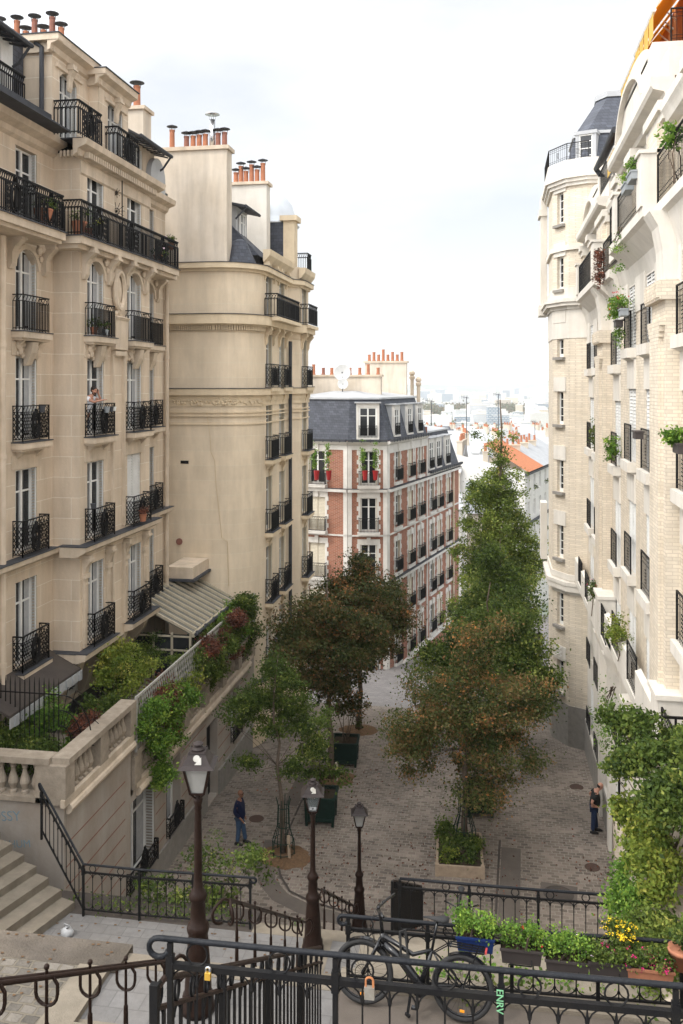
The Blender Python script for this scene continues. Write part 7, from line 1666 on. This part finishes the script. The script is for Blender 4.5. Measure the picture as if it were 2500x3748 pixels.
def trellis():
    t = thing('trellis', 'white lattice trellis standing on the stone balustrade', 'trellis', (-10.2, 30, 4.7)); m = MB(); x = -10.12
    m.bar((x, 24.4, 6.25), (x, 37.2, 6.3), .05, .07)
    for y in (24.4, 27.6, 30.8, 34, 37.2): m.bar((x, y, 4.7), (x, y, 6.3), .06)
    for i in range(72):
        y = 24.4+i*.175; m.bar((x, y, 4.75), (x, min(37.2, y+.6), 4.75+1.5*(min(37.2, y+.6)-y)/.6), .02); m.bar((x+.015, y+.6 if y+.6 < 37.2 else 37.2, 4.75), (x+.015, y, 4.75+1.5*(min(37.2, y+.6)-y)/.6), .02)
    m.build('lattice', M['old_white'], t)
trellis()
def fangate():
    t = thing('iron_gate', 'spiked black iron garden railing with a fan of curved bars', 'railing', (-12.3, 21.7, 5.2)); m = MB(); y = 21.7
    for i in range(15):
        x = -13.0+i*.135; m.tube([(x, y, 5.2), (x, y, 7.45), (x, y, 7.62)], [.016, .016, .003], 5)
    m.bar((-13.0, y, 7.2), (-11.1, y, 7.2), .03); m.bar((-13.0, y, 5.5), (-11.1, y, 5.5), .03)
    for r in (.35, .65, .95): m.tube([(-11.1+r*math.sin(a)*.8, y+.3*r*math.sin(a), 5.95+r*1.3*math.cos(a)) for a in [math.pi/2*j/9 for j in range(10)]], .016, 5)
    for j in range(7): a = math.pi/2*j/6; m.tube([(-11.1+.3*math.sin(a), y+.1, 5.95+.4*math.cos(a)), (-11.1+.85*math.sin(a+.1), y+.33, 5.95+1.35*math.cos(a+.1)), (-11.1+.95*math.sin(a+.2), y+.4, 5.95+1.3*math.cos(a+.2))], .012, 5)
    m.build('bars', M['iron'], t)
fangate()
# ------------------------------------------------------------ plants behind the left railing
for k, (lab, b, lb, lm) in enumerate((('bright green shrub behind the left railing, beside the lamp', (-6.3, 19.3, 3.1), [(-6.4, 19.4, 3.9, .55, .4, .6), (-5.9, 19.6, 3.7, .5, .4, .5), (-5.6, 19.6, 4.4, .35, .3, .4)], 'leaf_green'), ('low ivy patch behind the left railing', (-7.7, 19.3, 3.1), [(-7.6, 19.3, 3.6, .7, .35, .35), (-6.9, 19.3, 3.6, .4, .3, .4)], 'leaf_green'), ('big-leaved weed at the end of the left railing', (-4.9, 19.2, 2.6), [(-4.7, 19.3, 2.9, .7, .35, .35)], 'leaf_bright'), ('tall wild stems rising behind the left railing', (-6.6, 20.2, 2.6), [(-6.7, 20.3, 4.3, .7, .4, .45), (-5.5, 20.2, 4.1, .6, .4, .5)], 'leaf_green'))):
    shrub(lab, b, lb, 24*len(lb), 36, .12, .085, lm, 70+k)
# ------------------------------------------------------------ grass and weeds
def tufts(name, rect, z, n, h, seed, lm='leaf_green'):
    rg = np.random.default_rng(seed); x0, x1, y0, y1 = rect; c = np.column_stack([rg.uniform(x0, x1, n//18), rg.uniform(y0, y1, n//18)]); P = np.repeat(c, 18, 0)+rg.normal(size=(len(c)*18, 2))*.09
    Z = z+rg.random(len(P))**1.4*h; leaves(name, np.column_stack([P, Z]), .07, M[lm], None, seed)['kind'] = 'stuff'
tufts('grass', (-1.2, 4, 11.8, 13.1), 7.0, 1500, .17, 81, 'leaf_bright'); tufts('weeds', (-10, -5.2, 18.6, 19.1), 3.6, 700, .2, 83); tufts('weeds', (-1.4, 3, 11.3, 11.9), 7.4, 500, .12, 84)

# ------------------------------------------------------------ flower boxes on the second railing
M['box_brown'] = mat('brown_plastic_box', (.050, .042, .040), .5, (.06, .05, .047), 6); M['box_blue'] = mat('blue_plastic_box', (.015, .035, .14), .45, (.012, .03, .12), 6)
def flower_box(label, x, w, mname, z=8.05, y=11.36):
    t = thing('flower_box', label, 'flower box', (x, y, z), 0, 'flower boxes on the second railing'); m = MB(); a = w/2
    m.add([(-a*.92,-.08,0),(a*.92,-.08,0),(a*.92,.08,0),(-a*.92,.08,0),(-a,-.11,.19),(a,-.11,.19),(a,.11,.19),(-a,.11,.19)], [(3,2,1,0),(0,1,5,4),(1,2,6,5),(2,3,7,6),(3,0,4,7)]); m.bar((-a-.01,-.11,.18),(a+.01,-.11,.18),.025); m.bar((-a-.01,.11,.18),(a+.01,.11,.18),.025)
    m.build('trough', M[mname], t, world=False); m = MB(); m.box(-a*.95, a*.95, -.1, .1, .13, .15); m.build('soil', M['earth'], t, world=False)
    m = MB(); m.bar((-a*.6, -.13, .02), (a*.5, -.13, .02), .012); m.bar((-a*.6, -.13, .02), (-a*.6, -.1, -.03), .012); m.bar((a*.5, -.13, .02), (a*.5, .12, .3), .012); m.build('holder', M['iron'], t, world=False)
fb = [(-.0, .62, 'box_blue', 'leaf_bright', 'straggly bright green pelargonium in the blue box', None, .3), (.78, .5, 'box_brown', 'leaf_bright', 'green geranium with one red bloom', ('petal_red', 2, .03), .25), (1.42, .62, 'box_brown', 'leaf_bright', 'lush pale green geranium with two pink-white blooms', ('petal_white', 3, .03), .28), (2.08, .56, 'box_brown', 'leaf_green', 'dark cyclamen with small magenta flowers', ('petal_pink', 6, .02), .14), (2.82, .66, 'terracotta', 'leaf_green', 'cyclamen with bright magenta flowers at the right end', ('petal_pink', 16, .028), .15)]
fb = [(nx, nw, *r[1:5], hh_) if False else (nx, nw, r[1], r[2], r[3], r[4], r[5]) for (x, *r), nx, nw, hh_ in zip(fb, (-.25, .31, .86, 1.35, 1.83), (.46, .5, .52, .48, .54), range(5))]; FZ = (8.17, 8.08, 8.0, 8.03, 8.0)
for k, (x, w, mn, lm, lab, fl, hh) in enumerate(fb):
    flower_box({'box_blue': 'blue trough on the second railing', 'terracotta': 'terracotta coloured trough at the right end of the second railing'}.get(mn, f'brown trough under the {lab}'), x, w, mn, FZ[k])
    shrub(lab, (x, 11.36, FZ[k]+.15), [(x-w*.25, 11.36, FZ[k]+.2+hh*.55, w*.34, .17, hh*.62), (x+w*.25, 11.36, FZ[k]+.2+hh*.5, w*.34, .17, hh*.58)], 60, 30, .045, .042, lm, 90+k, 'geranium', None, flowers=fl)
shrub('yellow flowering plant between the troughs on the second railing', (1.52, 11.5, 8.25), [(1.5, 11.5, 8.5, .17, .12, .09)], 26, 22, .04, .05, 'leaf_green', 99, 'flowering_plant', flowers=('petal_yellow', 46, .028))
m = MB(); m.lathe((2.2, 11.35, 8.2), [(.10, 0), (.15, .2), (.165, .2), (.165, .24), (.14, .24)], 14); single('flower_pot', m, M['terracotta'], 'round terracotta pot at the right edge above the troughs', 'flower pot', smooth=True)
shrub('small green plant in the round terracotta pot', (2.2, 11.35, 8.4), [(2.2, 11.35, 8.57, .17, .15, .1)], 16, 20, .04, .06, 'leaf_green', 100, 'potted_plant')
# ------------------------------------------------------------ raised garden on the right with its retaining wall
m = MB(); m.box(2.27, 3.84, 12.4, 17.45, 2.5, 7.0); m.box(2.2, 3.84, 12.3, 17.52, 6.9, 7.05); single('garden_wall', m, mat('pinkish_render', (.52, .44, .36), .9, (.42, .35, .28), 1.2, .2, stain=.45), 'beige retaining wall below the hanging garden at the right edge', 'wall')
m = MB(); m.prism([(3.34, 26.3), (3.84, 31.4), (3.84, 23.6)], -.2, 1.2); single('garden_wall', m, M['old_stone'], 'low stone wall at the foot of the right block, near the leaning man', 'wall')
rg_ = [('glossy dark green shrub with open branches against the right block', (3.0, 16.4, 7), [(2.7, 16.6, 8.7, .7, .8, .55), (3.3, 15.2, 9.0, .6, .8, .6), (2.25, 16.9, 8.3, .45, .4, .35), (2.9, 14.6, 8.6, .5, .7, .5), (2.2, 17.2, 9.0, .35, .3, .2)], 'leaf_green', 110, .095),
       ('yellow-green climber high on the right garden wall', (2.8, 15.8, 7), [(2.5, 16.2, 7.6, .5, .9, .3), (2.6, 14.8, 7.55, .4, .7, .3)], 'leaf_yellow', 111, .085),
       ('bright lime bamboo-like foliage hanging down the right wall', (2.4, 15.6, 7), [(2.4, 15.9, 6.75, .35, .8, .5), (2.3, 14.9, 6.8, .35, .7, .5)], 'leaf_bright', 112, .075),
       ('dark rhododendron clump in the right garden', (2.6, 14, 7), [(2.6, 13.9, 7.1, .4, .5, .4)], 'leaf_green', 113, .11),
       ('hanging curtain of mixed green creeper at the right edge', (2.3, 14.5, 7), [(2.35, 15.2, 6.1, .25, .8, .5), (2.3, 14.2, 6.2, .25, .8, .5), (2.2, 13.3, 6.6, .25, .6, .5), (2.25, 14.6, 5.6, .2, .6, .35), (2.2, 13.2, 7.2, .3, .6, .5)], 'leaf_poplar', 114, .075)]
for lab, b, lb, lm, sd_, sz in rg_: shrub(lab, b, lb, 120*len(lb), 60, .11, sz, lm, sd_)
t = thing('garden_railing', 'dark metal garden railing behind the glossy shrub on the right', 'railing', (2.3, 17.4, 7)); m = MB()
for z in (9.1, 8.75, 8.5): m.bar((2.25, 17.3, z), (3.8, 17.3, z), .045)
for k in range(4): m.bar((2.25+k*.5, 17.3, 7.0), (2.25+k*.5, 17.3, 9.1), .04)
m.build('bars', M['iron'], t)
# ------------------------------------------------------------ plants and pots on balconies
M['pot_red'] = mat('red_pot', (.30, .02, .02), .5, (.26, .015, .015), 8); M['pot_grey'] = mat('grey_pot', (.30, .32, .33), .6, (.25, .27, .28), 8)
def potted(label, x, y, z, r, mname, lm, seed, fl=None, h=.25, size=.06, plant='leafy'):
    m = MB(); m.lathe((x, y, z), [(r*.7, 0), (r, r*1.7), (r*1.06, r*1.7), (r*1.06, r*1.9), (r*.9, r*1.9)], 10); single('flower_pot', m, M[mname], label+' pot', 'flower pot')
    if lm: shrub(label+' plant', (x, y, z+r*1.7), [(x, y, z+r*1.9+h*.6, r*1.7, r*1.6, h*.7)], 14, 22, r*.4, size, lm, seed, 'potted_plant', flowers=fl)
for i, (x, y, z, r, mn, lm, fl, lab) in enumerate([(-12.5, 23.5, 19.62, .26, 'terracotta', 'leaf_green', None, 'large terracotta'), (-12.2, 25.1, 19.62, .22, 'terracotta', 'leaf_green', None, 'corner terracotta'), (-12.2, 25.9, 19.62, .18, 'terracotta', 'leaf_yellow', None, 'smaller terracotta'), (-12.15, 31.3, 19.62, .16, 'terracotta', 'leaf_green', ('petal_white', 6, .05), 'white-flowered upper'),
        (-12.15, 32.6, 20.3, .14, 'terracotta', 'leaf_green', ('petal_white', 8, .05), 'white-flowered far corner'), (-12.2, 26.1, 16.74, .12, 'terracotta', 'leaf_green', None, 'arched window balcony'), (-12.1, 26.7, 16.74, .1, 'pot_grey', 'leaf_green', None, 'small arched window balcony'),
        (-11.98, 26.55, 14.32, .1, 'pot_grey', None, None, 'pale bucket'), (-11.98, 26.85, 14.34, .09, 'lead', None, None, 'middle grey bucket'), (-11.98, 27.1, 14.36, .07, 'white', None, None, 'small white'), (-12.1, 25.85, 11.4, .09, 'lead', None, None, 'grey ledge'),
        (-12.85, 24.1, 14.4, .1, 'lead', None, None, 'small dark'), (-11.95, 29.4, 10.5, .13, 'terracotta', 'leaf_red', None, 'withered plant')]):
    potted(lab+' balcony on the limestone block,', x, y, z, r, mn, lm, 200+i, fl)
def trough(label, x, y, z, L, mname, plant=None, lobes=None, lm='leaf_bright', seed=0, fl=None, size=.05):
    m = MB(); m.box(x-.1, x+.1, y-L/2, y+L/2, z, z+.18); m.box(x-.12, x+.12, y-L/2-.02, y+L/2+.02, z+.16, z+.2); single('planter_trough', m, M[mname], label, 'flower box')
    if plant: shrub(plant, (x, y, z+.15), lobes, 26*len(lobes), 26, .06, size, lm, seed, 'potted_plant', flowers=fl)
trough('nearer grey trough hung high on the great balcony of the right block', 3.15, 21.75, 19.9, .7, 'pot_grey', 'light green plant in the nearer high grey trough', [(3.15, 21.75, 20.25, .15, .35, .15)], seed=230)
trough('farther grey trough hung high on the great balcony of the right block', 3.15, 22.7, 19.85, .7, 'pot_grey', 'leafy plant with pale blooms in the farther grey trough', [(3.15, 22.7, 20.2, .15, .35, .15)], seed=231, fl=('petal_white', 4, .03))
trough('grey trough of the red geraniums on the right block', 3.5, 26.0, 17.1, .5, 'pot_grey', 'big geranium with red blooms spilling over its railing', [(3.45, 26.6, 17.5, .3, .5, .3), (3.45, 27.3, 17.4, .25, .4, .35), (3.45, 26.0, 17.5, .2, .25, .2)], seed=232, fl=('petal_red', 18, .04), size=.065)
trough('dark trough below the red geraniums', 3.48, 26.9, 16.85, .5, 'box_brown', 'trailing green plant below the red geraniums', [(3.5, 26.9, 16.6, .12, .35, .3)], seed=233)
trough('grey-brown empty trough hooked on a railing of the right block', 3.5, 23.4, 13.85, .5, 'box_brown')
trough('dark trough with palm fronds at the right picture edge', 3.45, 17.9, 13.9, .5, 'box_brown', 'palm fronds arching out at the right picture edge', [(3.35, 18.0, 14.2, .2, .3, .18)], seed=234, size=.09)
shrub('spiky palm behind the topmost right railing', (3.6, 18.9, 19.2), [(3.5, 18.9, 20.15, .16, .3, .25)], 16, 16, .08, .12, 'leaf_bright', 235, 'potted_plant')
shrub('vine-leaved plant climbing a railing of the right block', (3.6, 29.3, 12.8), [(3.55, 29.2, 13.2, .15, .35, .45)], 26, 24, .07, .09, 'leaf_bright', 236, 'potted_plant')
shrub('leafy plant inside the far railing of the right block', (3.6, 34.6, 12.7), [(3.6, 34.6, 13.4, .12, .3, .5)], 26, 24, .07, .07, 'leaf_green', 237, 'potted_plant')
shrub('red creeper hanging over the far great balcony', (3.35, 30.0, 19.6), [(3.3, 30.0, 19.3, .14, .3, .35), (3.3, 30.1, 18.7, .12, .25, .35)], 50, 24, .07, .07, 'leaf_red', 238, 'creeper')
shrub('pink-flowered plant on the lower balcony of the right block', (3.4, 32.5, 7.1), [(3.35, 32.4, 8.1, .2, .4, .35)], 30, 24, .07, .07, 'leaf_green', 239, 'potted_plant', flowers=('petal_pink', 6, .04))
shrub('yellow-green plants on the lower balcony rail of the right block', (3.4, 25.6, 7.6), [(3.3, 25.4, 8.5, .25, .5, .4), (3.25, 26.4, 8.2, .2, .4, .4)], 60, 26, .08, .07, 'leaf_yellow', 240, 'potted_plant')
shrub('ivy trailing down from the lower balcony of the right block', (3.4, 27.5, 6.3), [(3.3, 28.2, 5.2, .25, .4, 1.0), (3.35, 29.0, 4.6, .2, .3, 1.1)], 46, 22, .1, .07, 'leaf_bright', 250, 'ivy')
shrub('ivy trailing below the great balcony on the right', (3.2, 24.3, 19.3), [(3.15, 24.6, 18.6, .12, .3, .8)], 20, 16, .08, .06, 'leaf_bright', 251, 'ivy')
# ------------------------------------------------------------ houses beyond the bend and the city on the plain
def white_side_house():
    B = thing('apartment_building', 'white rendered house with an orange tiled roof right of the tall tree', 'building', (5, 108, -11))
    p = Vector(at(1205, 1083, 105)[:2]); th = R(12.6); d = Vector((math.sin(th), math.cos(th)))
    # the facade faces the street on its right, receding to the right
    d = Vector((math.sin(R(14)), math.cos(R(14)))); n = Vector((d.y, -d.x)); F = Fac(p.x, p.y, math.degrees(math.atan2(n.y, n.x))); s = 1 if F.u.dot(d) > 0 else -1
    L = 26; z0, z1 = -16, 5.0; ops = []
    for k in range(7):
        for z in (-10, -6.9, -3.8, -.7, 2.3):
            a, b = 1.5+k*3.4, 2.6+k*3.4; ops.append(((a, b) if s > 0 else (-b, -a))+(z, z+2.0))
    w = MB(); F.wall(w, *((0, L) if s > 0 else (-L, 0)), z0, z1, ops, .2); w.add([(p.x, p.y, z0), (p.x-9*n.x, p.y-9*n.y, z0), (p.x-9*n.x, p.y-9*n.y, z1+2), (p.x, p.y, z1)], [(0,1,2,3)]); w.build('wall', M['house_white'], B)
    for o_ in ops: place_window(F, B, *o_, .2, shutters=None, curtain=False)
    t = MB()
    for z in (-7.3, -1.1, 4.8): F.box(t, *((0, L) if s > 0 else (-L, 0)), 0, .3, z-.25, z)
    t.build('string_course', M['lead'], B)
    r = MB(); q = p-n*5; r.add([(*(p+n*.4), z1), (*(p+d*9+n*.4), z1), (*(q+d*9), z1+3.2), (*q, z1+3.2)], [(0,1,2,3)]); r.build('tiled_roof', M['rooftile'], B)
    r = MB(); r.add([(*(p+d*9+n*.4), z1), (*(p+d*L+n*.4), z1), (*(q+d*L), z1+3.2), (*(q+d*9), z1+3.2)], [(0,1,2,3)]); r.build('zinc_roof', M['zinc'], B)
    for k, dd in enumerate((9.2, 14, 19)):
        c = p+d*dd-n*3; chimney(B, c.x-3.0, c.x+.4, c.y-.4, c.y+.4, z1-1, z1+2.6, [(c.x-2.6+j*.7, c.y, .7+.2*(j % 2), .17, False) for j in range(5)], 'house_buff')
    for k in range(5):
        u = (2.0+k*3.4)*s
        for z in (-3.8, 2.3) if k % 2 else (-3.8,):
            P, b = cloud([(*F.p(u, .25, z+.5)[:2], z+.5, .3, .3, .4)], 8, 20, .1, 300+k); leaves('window_plant', P, .14, M['leaf_green'], B, 300+k, b)
white_side_house()
def house(px0, px1, ytop, D, dep, wallm, roofm, label, base=None, pots=6, chim=True, rz=0, seed=0):
    """house with pitched roof, spanning px0..px1 at its cornice ytop, front at depth D"""
    rg = random.Random(seed); a = at(px0, ytop, D); b = at(px1, ytop, D); c = Vector(((a[0]+b[0])/2, (a[1]+b[1])/2)); w = math.hypot(b[0]-a[0], b[1]-a[1]); z1 = a[2]; z0 = base if base is not None else gz(c.y)-3
    t = thing('house', label, 'house', (c.x, c.y, z0), R(TH)+rz); h = z1-z0; F = Fac(0, 0, -90); s = 1
    ops = []; n = max(1, int(w/2.8)); st = (w/n)
    for k in range(n):
        for j in range(int(h/3)): zz = h-2.6-j*3.05; um = -w/2+st*(k+.5); ops.append((um-.5, um+.5, zz, zz+1.75))
    ops = [o for o in ops if o[2] > .5]
    m = MB(); F.wall(m, -w/2, w/2, 0, h, ops, .2); m.add([(-w/2, 0, 0), (-w/2, dep, 0), (-w/2, dep, h), (-w/2, 0, h)], [(0,1,2,3)]); m.add([(w/2, 0, 0), (w/2, dep, 0), (w/2, dep, h), (w/2, 0, h)], [(0,1,2,3)]); m.build('wall', M[wallm], t, world=False)
    m = MB()
    for o in ops: m.add([F.p(o[0], -.18, o[2]), F.p(o[1], -.18, o[2]), F.p(o[1], -.18, o[3]), F.p(o[0], -.18, o[3])], [(0,1,2,3)])
    if ops: m.build('windows', M['glass'], t, world=False)
    m = MB(); rh = min(3., dep*.35); m.add([(-w/2-.2, -.3, h), (w/2+.2, -.3, h), (w/2+.2, dep, h), (-w/2-.2, dep, h), (-w/2-.2, dep/2, h+rh), (w/2+.2, dep/2, h+rh)], [(0,1,5,4), (2,3,4,5), (0,4,3), (1,2,5)]); m.build('roof', M[roofm], t, world=False)
    if chim:
        for sx in ((-1, 1) if w > 7 else (1,)):
            x = sx*(w/2-.3); m = MB(); L = min(dep*.6, 4.5); zc = h+rh+.5; m.box(x-.35, x+.35, dep/2-L/2, dep/2+L/2, h*.7, zc); m.box(x-.42, x+.42, dep/2-L/2-.08, dep/2+L/2+.08, zc, zc+.15)
            c_ = m.build('chimney', M['house_buff'], t, world=False); m = MB()
            if pots:
                for k in range(pots): m.lathe((x-.0+rg.uniform(-.1, .1), dep/2-L/2+.3+(L-.6)*k/max(1, pots-1), zc+.15), [(.17, 0), (.14, .4+.25*(k % 2)), (.16, .5+.25*(k % 2))], 7)
                m.build('chimney_pots', M['terracotta'], c_, world=False)
    return t
hs = [(975, 1055, 1085, 108, 9, 'house_white', 'zinc', 'white house right behind the end of the red brick block'), (1040, 1120, 1100, 125, 9, 'house_white', 'zinc', 'white house left of the tall tree, grey roof'), (975, 1080, 1048, 150, 9, 'house_buff', 'zinc', 'buff house with a long row of orange pots left of the tall tree'),
      (1085, 1160, 1042, 165, 10, 'house_white', 'zinc', 'house with long grey roof behind the tall tree'), (1150, 1215, 1055, 150, 10, 'house_buff', 'zinc', 'buff house behind the right of the tall tree'), (1205, 1262, 1030, 170, 12, 'house_white', 'zinc', 'pale house above the orange roof at the tower edge'),
      (1000, 1070, 1022, 210, 11, 'house_white', 'zinc', 'white house in the second row behind the chimney pots'), (1070, 1130, 1016, 230, 11, 'house_buff', 'zinc', 'buff grey-roofed house in the second row'), (1180, 1255, 1010, 240, 12, 'house_white', 'zinc', 'broad white house in the second row by the tower'),
      (960, 1010, 1028, 190, 10, 'house_buff', 'slate', 'narrow house close to the mansard edge'), (1120, 1185, 1012, 260, 12, 'house_white', 'zinc', 'white house in the second row behind the tree crown'), (985, 1045, 1003, 300, 14, 'house_white', 'slate', 'small white house in the third row on the left'), (1050, 1110, 1000, 330, 14, 'house_buff', 'zinc', 'small buff house in the third row'), (1170, 1240, 996, 340, 14, 'house_white', 'zinc', 'small white house in the third row on the right'),
      (1075, 1160, 1180, 92, 8, 'house_buff', 'zinc', 'buff house hidden by the tall tree'), (985, 1060, 1170, 90, 8, 'house_white', 'zinc', 'white house between the red brick gable and the tall tree')]
for i, (a, b, y, D, dp, wmn, rm, lab) in enumerate(hs): house(a, b, y, D, dp, wmn, rm, lab, seed=i, rz=R((i*37) % 30-15), pots=6 if D < 250 else 4)
for i in range(20):
    rr = random.Random(500+i); D = 230+i*17; px = rr.uniform(965, 1235); house(px, px+rr.uniform(26, 60)*260/D, 1022-i*1.7+rr.uniform(-3, 3), D, rr.uniform(8, 13), rr.choice(['house_white', 'house_buff', 'house_white']), rr.choice(['zinc', 'zinc', 'slate', 'rooftile'] if i > 8 else ['zinc']), 'small pale house with orange chimney pots among the roofs below the skyline', seed=40+i, rz=R(rr.uniform(-25, 25)), pots=5)['group'] = 'roofs beyond the tall tree'
# wooded belt of the plain
rg = np.random.default_rng(5); P = []
for k in range(420):
    px = rg.uniform(950, 1280); D = rg.uniform(2150, 2650); x, y, z = at(px, 0, D); P.append(np.array([x, y, -57])+rg.normal(size=(60, 3))*np.array([14, 14, 5.5])+np.array([0, 0, 6]))
P = np.vstack(P); o = leaves('distant_wood', P, 7.0, M['leaf_far'] if 'leaf_far' in M else M['leaf_red'], None, 5); o['kind'] = 'stuff'
o.data.materials.clear(); M['leaf_far'] = mat('leaf_far', (0, 0, 0), .8, kind='leaf', p=[(0, (.05, .08, .03)), (.5, (.12, .12, .05)), (1, (.22, .12, .07))]); o.data.materials.append(M['leaf_far'])
# blocks
def block(px, ytop, D, w, h, dp, m, rz, label, group=None, roof=None):
    x, y, z = at(px, ytop, D); t = thing('city_block', label, 'building', (x, y, z-h), R(TH)+rz, group); a = MB(); a.box(-w/2, w/2, 0, dp, 0, h); a.build('wall', M[m], t, world=False)
    a = MB(); a.box(-w/2-.3, w/2+.3, -.3, dp+.3, h, h+.8); a.box(-w*.2, w*.1, dp*.3, dp*.6, h+.8, h+3); a.build('roof', M[roof or 'house_white'], t, world=False)
nb = [(1000, 957, 560, 46, 18, 14, 'city_white', 'long white apartment block beyond the red brick mansard'), (1062, 958, 520, 22, 16, 14, 'city_grey', 'grey striped office block left of the tree spire'), (1105, 953, 560, 26, 19, 16, 'city_white', 'white faceted block just left of the tree spire'), (1128, 962, 520, 14, 18, 12, 'city_dark', 'dark cube building at the tree spire'), (1150, 955, 590, 26, 22, 14, 'city_grey', 'grey block right of the tree spire'), (1165, 961, 520, 13, 18, 12, 'city_dark', 'dark cube right of the tree spire'), (1190, 955, 540, 26, 20, 14, 'city_white', 'white block with stripes near the tower'), (1232, 968, 500, 30, 14, 14, 'city_white', 'low white block beside the tower edge'),
      (996, 919, 1150, 34, 34, 20, 'city_glass', 'green glass office tower over the wooded belt'), (1014, 926, 1150, 60, 26, 20, 'city_glass', 'low glass office next to the green tower'), (1042, 926, 1120, 52, 28, 20, 'city_grey', 'pale grey office in the middle distance'), (1078, 930, 1150, 66, 24, 20, 'city_glass', 'long blue glass office in the middle distance'), (1108, 938, 1100, 50, 16, 20, 'city_red', 'red roofed hall in the middle distance'), (1150, 930, 1150, 70, 24, 20, 'city_glass', 'glass office behind the tree spire'), (1190, 929, 1200, 70, 24, 20, 'city_white', 'white office row towards the tower'), (1236, 918, 1300, 60, 40, 20, 'city_glass', 'blue office by the tower edge'), (1125, 906, 1700, 90, 10, 30, 'city_red', 'long low building with a red roof far off'), (1228, 936, 1050, 24, 16, 20, 'city_red', 'small red block near the tower')]
for i, (px, yt, D, w, h, dp, m, lab) in enumerate(nb):
    D2 = (1500+(i*53) % 160) if i < 8 else 2900+(i*97) % 400; w2 = w*(1.15 if i < 8 else 1.05)
    if 'roof' in lab and D > 1600: D2 = 5200; w2 = 150
    zt = 15.2-(yt-884)/2070*D2; block(px, yt, D2, w2, zt+61, dp*1.2, m, R((i*23) % 16-8), lab)
rg = random.Random(8)
for i in range(285):
    D = 1350*math.exp(rg.random()**.8*1.75); px = rg.uniform(950, 1268); zb = -61; w = rg.uniform(9, 34)*(1+D/4500); h = rg.choice([7, 9, 10, 12, 14, 16, 20, 24, 32])*(1+D/9000)
    x, y, _ = at(px, 884, D); ytop = 884+(15.2-(zb+h))/D*2070
    block(px, ytop, D, w, h, rg.uniform(12, 22), rg.choice(['city_white', 'city_white', 'city_grey', 'house_white', 'house_buff', 'city_white']), rg.uniform(-.3, .3), 'pale block among many on the hazy plain below the skyline', 'pale city blocks on the plain')
P = []
rg = np.random.default_rng(6)
for k in range(260):
    D = 1350*np.exp(rg.random()*1.5); px = rg.uniform(950, 1270); x, y, z = at(px, 0, D); P.append(np.array([x, y, -57])+rg.normal(size=(26, 3))*np.array([9, 9, 4]))
o = leaves('distant_trees', np.vstack(P), 6.0, M['leaf_far'], None, 6); o['kind'] = 'stuff'
for i, px in enumerate((727, 755, 838, 862)):
    x, y, z = at(px, 1103, 58.6); m = MB(); m.lathe((x, y, z), [(.13, 0), (.19, .55), (.2, .6), (.17, .6)], 8); single('flower_pot', m, M['pot_red'], ('left dark red pot at the left top window of the brick block', 'right dark red pot at the left top window of the brick block', 'left dark red pot at the window of the brick corner', 'right dark red pot at the window of the brick corner')[i], 'flower pot')
for i, (px, py) in enumerate(((722, 1050), (752, 1050), (834, 1050), (862, 1050))):
    x, y, z = at(px, py, 58.75); shrub(('first', 'second', 'third', 'fourth')[i]+' strand of climbing vine from the left on the brick block windows', (x, y, z-1.6), [(x, y, z, .1, .1, 1.1)], 26, 16, .1, .12, 'leaf_bright', 600+i, 'climbing_plant')
# antennas on the roofs behind
for i, (px, yt, D, hh) in enumerate(((990, 920, 120, 7), (1071, 912, 135, 6.5), (1144, 905, 140, 7), (1228, 968, 170, 6))):
    x, y, z = at(px, yt, D); t = thing('aerial', ('thin TV aerial nearest the red brick mansard', 'TV aerial with a forked top left of the tree spire', 'thin aerial in line with the tree spire', 'thin aerial next to the tower edge')[i], 'aerial', (x, y, z-hh)); m = MB(); m.tube([(0, 0, 0), (0, 0, hh)], .06, 5); m.bar((-.8, 0, hh), (.4, 0, hh-.2), .06)
    for k in range(5): m.bar((-.7+k*.22, 0, hh-.35), (-.7+k*.22, 0, hh+.25), .04)
    m.build('mast', M['lead'], t, world=False)
# ------------------------------------------------------------ air
hz = MB(); hz.box(-13000, 13000, -40, 12000, -66, 90)
h = hz.build('haze', M['white']); h['kind'] = 'stuff'; h.data.materials.clear(); hm = bpy.data.materials.new('haze_air'); hm.use_nodes = True; t_ = hm.node_tree; t_.nodes.clear(); o_ = N(t_, 'ShaderNodeOutputMaterial'); v_ = N(t_, 'ShaderNodeVolumePrincipled')
v_.inputs['Density'].default_value = HAZE; v_.inputs['Color'].default_value = (.99, .995, 1, 1); v_.inputs['Anisotropy'].default_value = -.25; t_.links.new(v_.outputs[0], o_.inputs['Volume']); h.data.materials.append(hm)
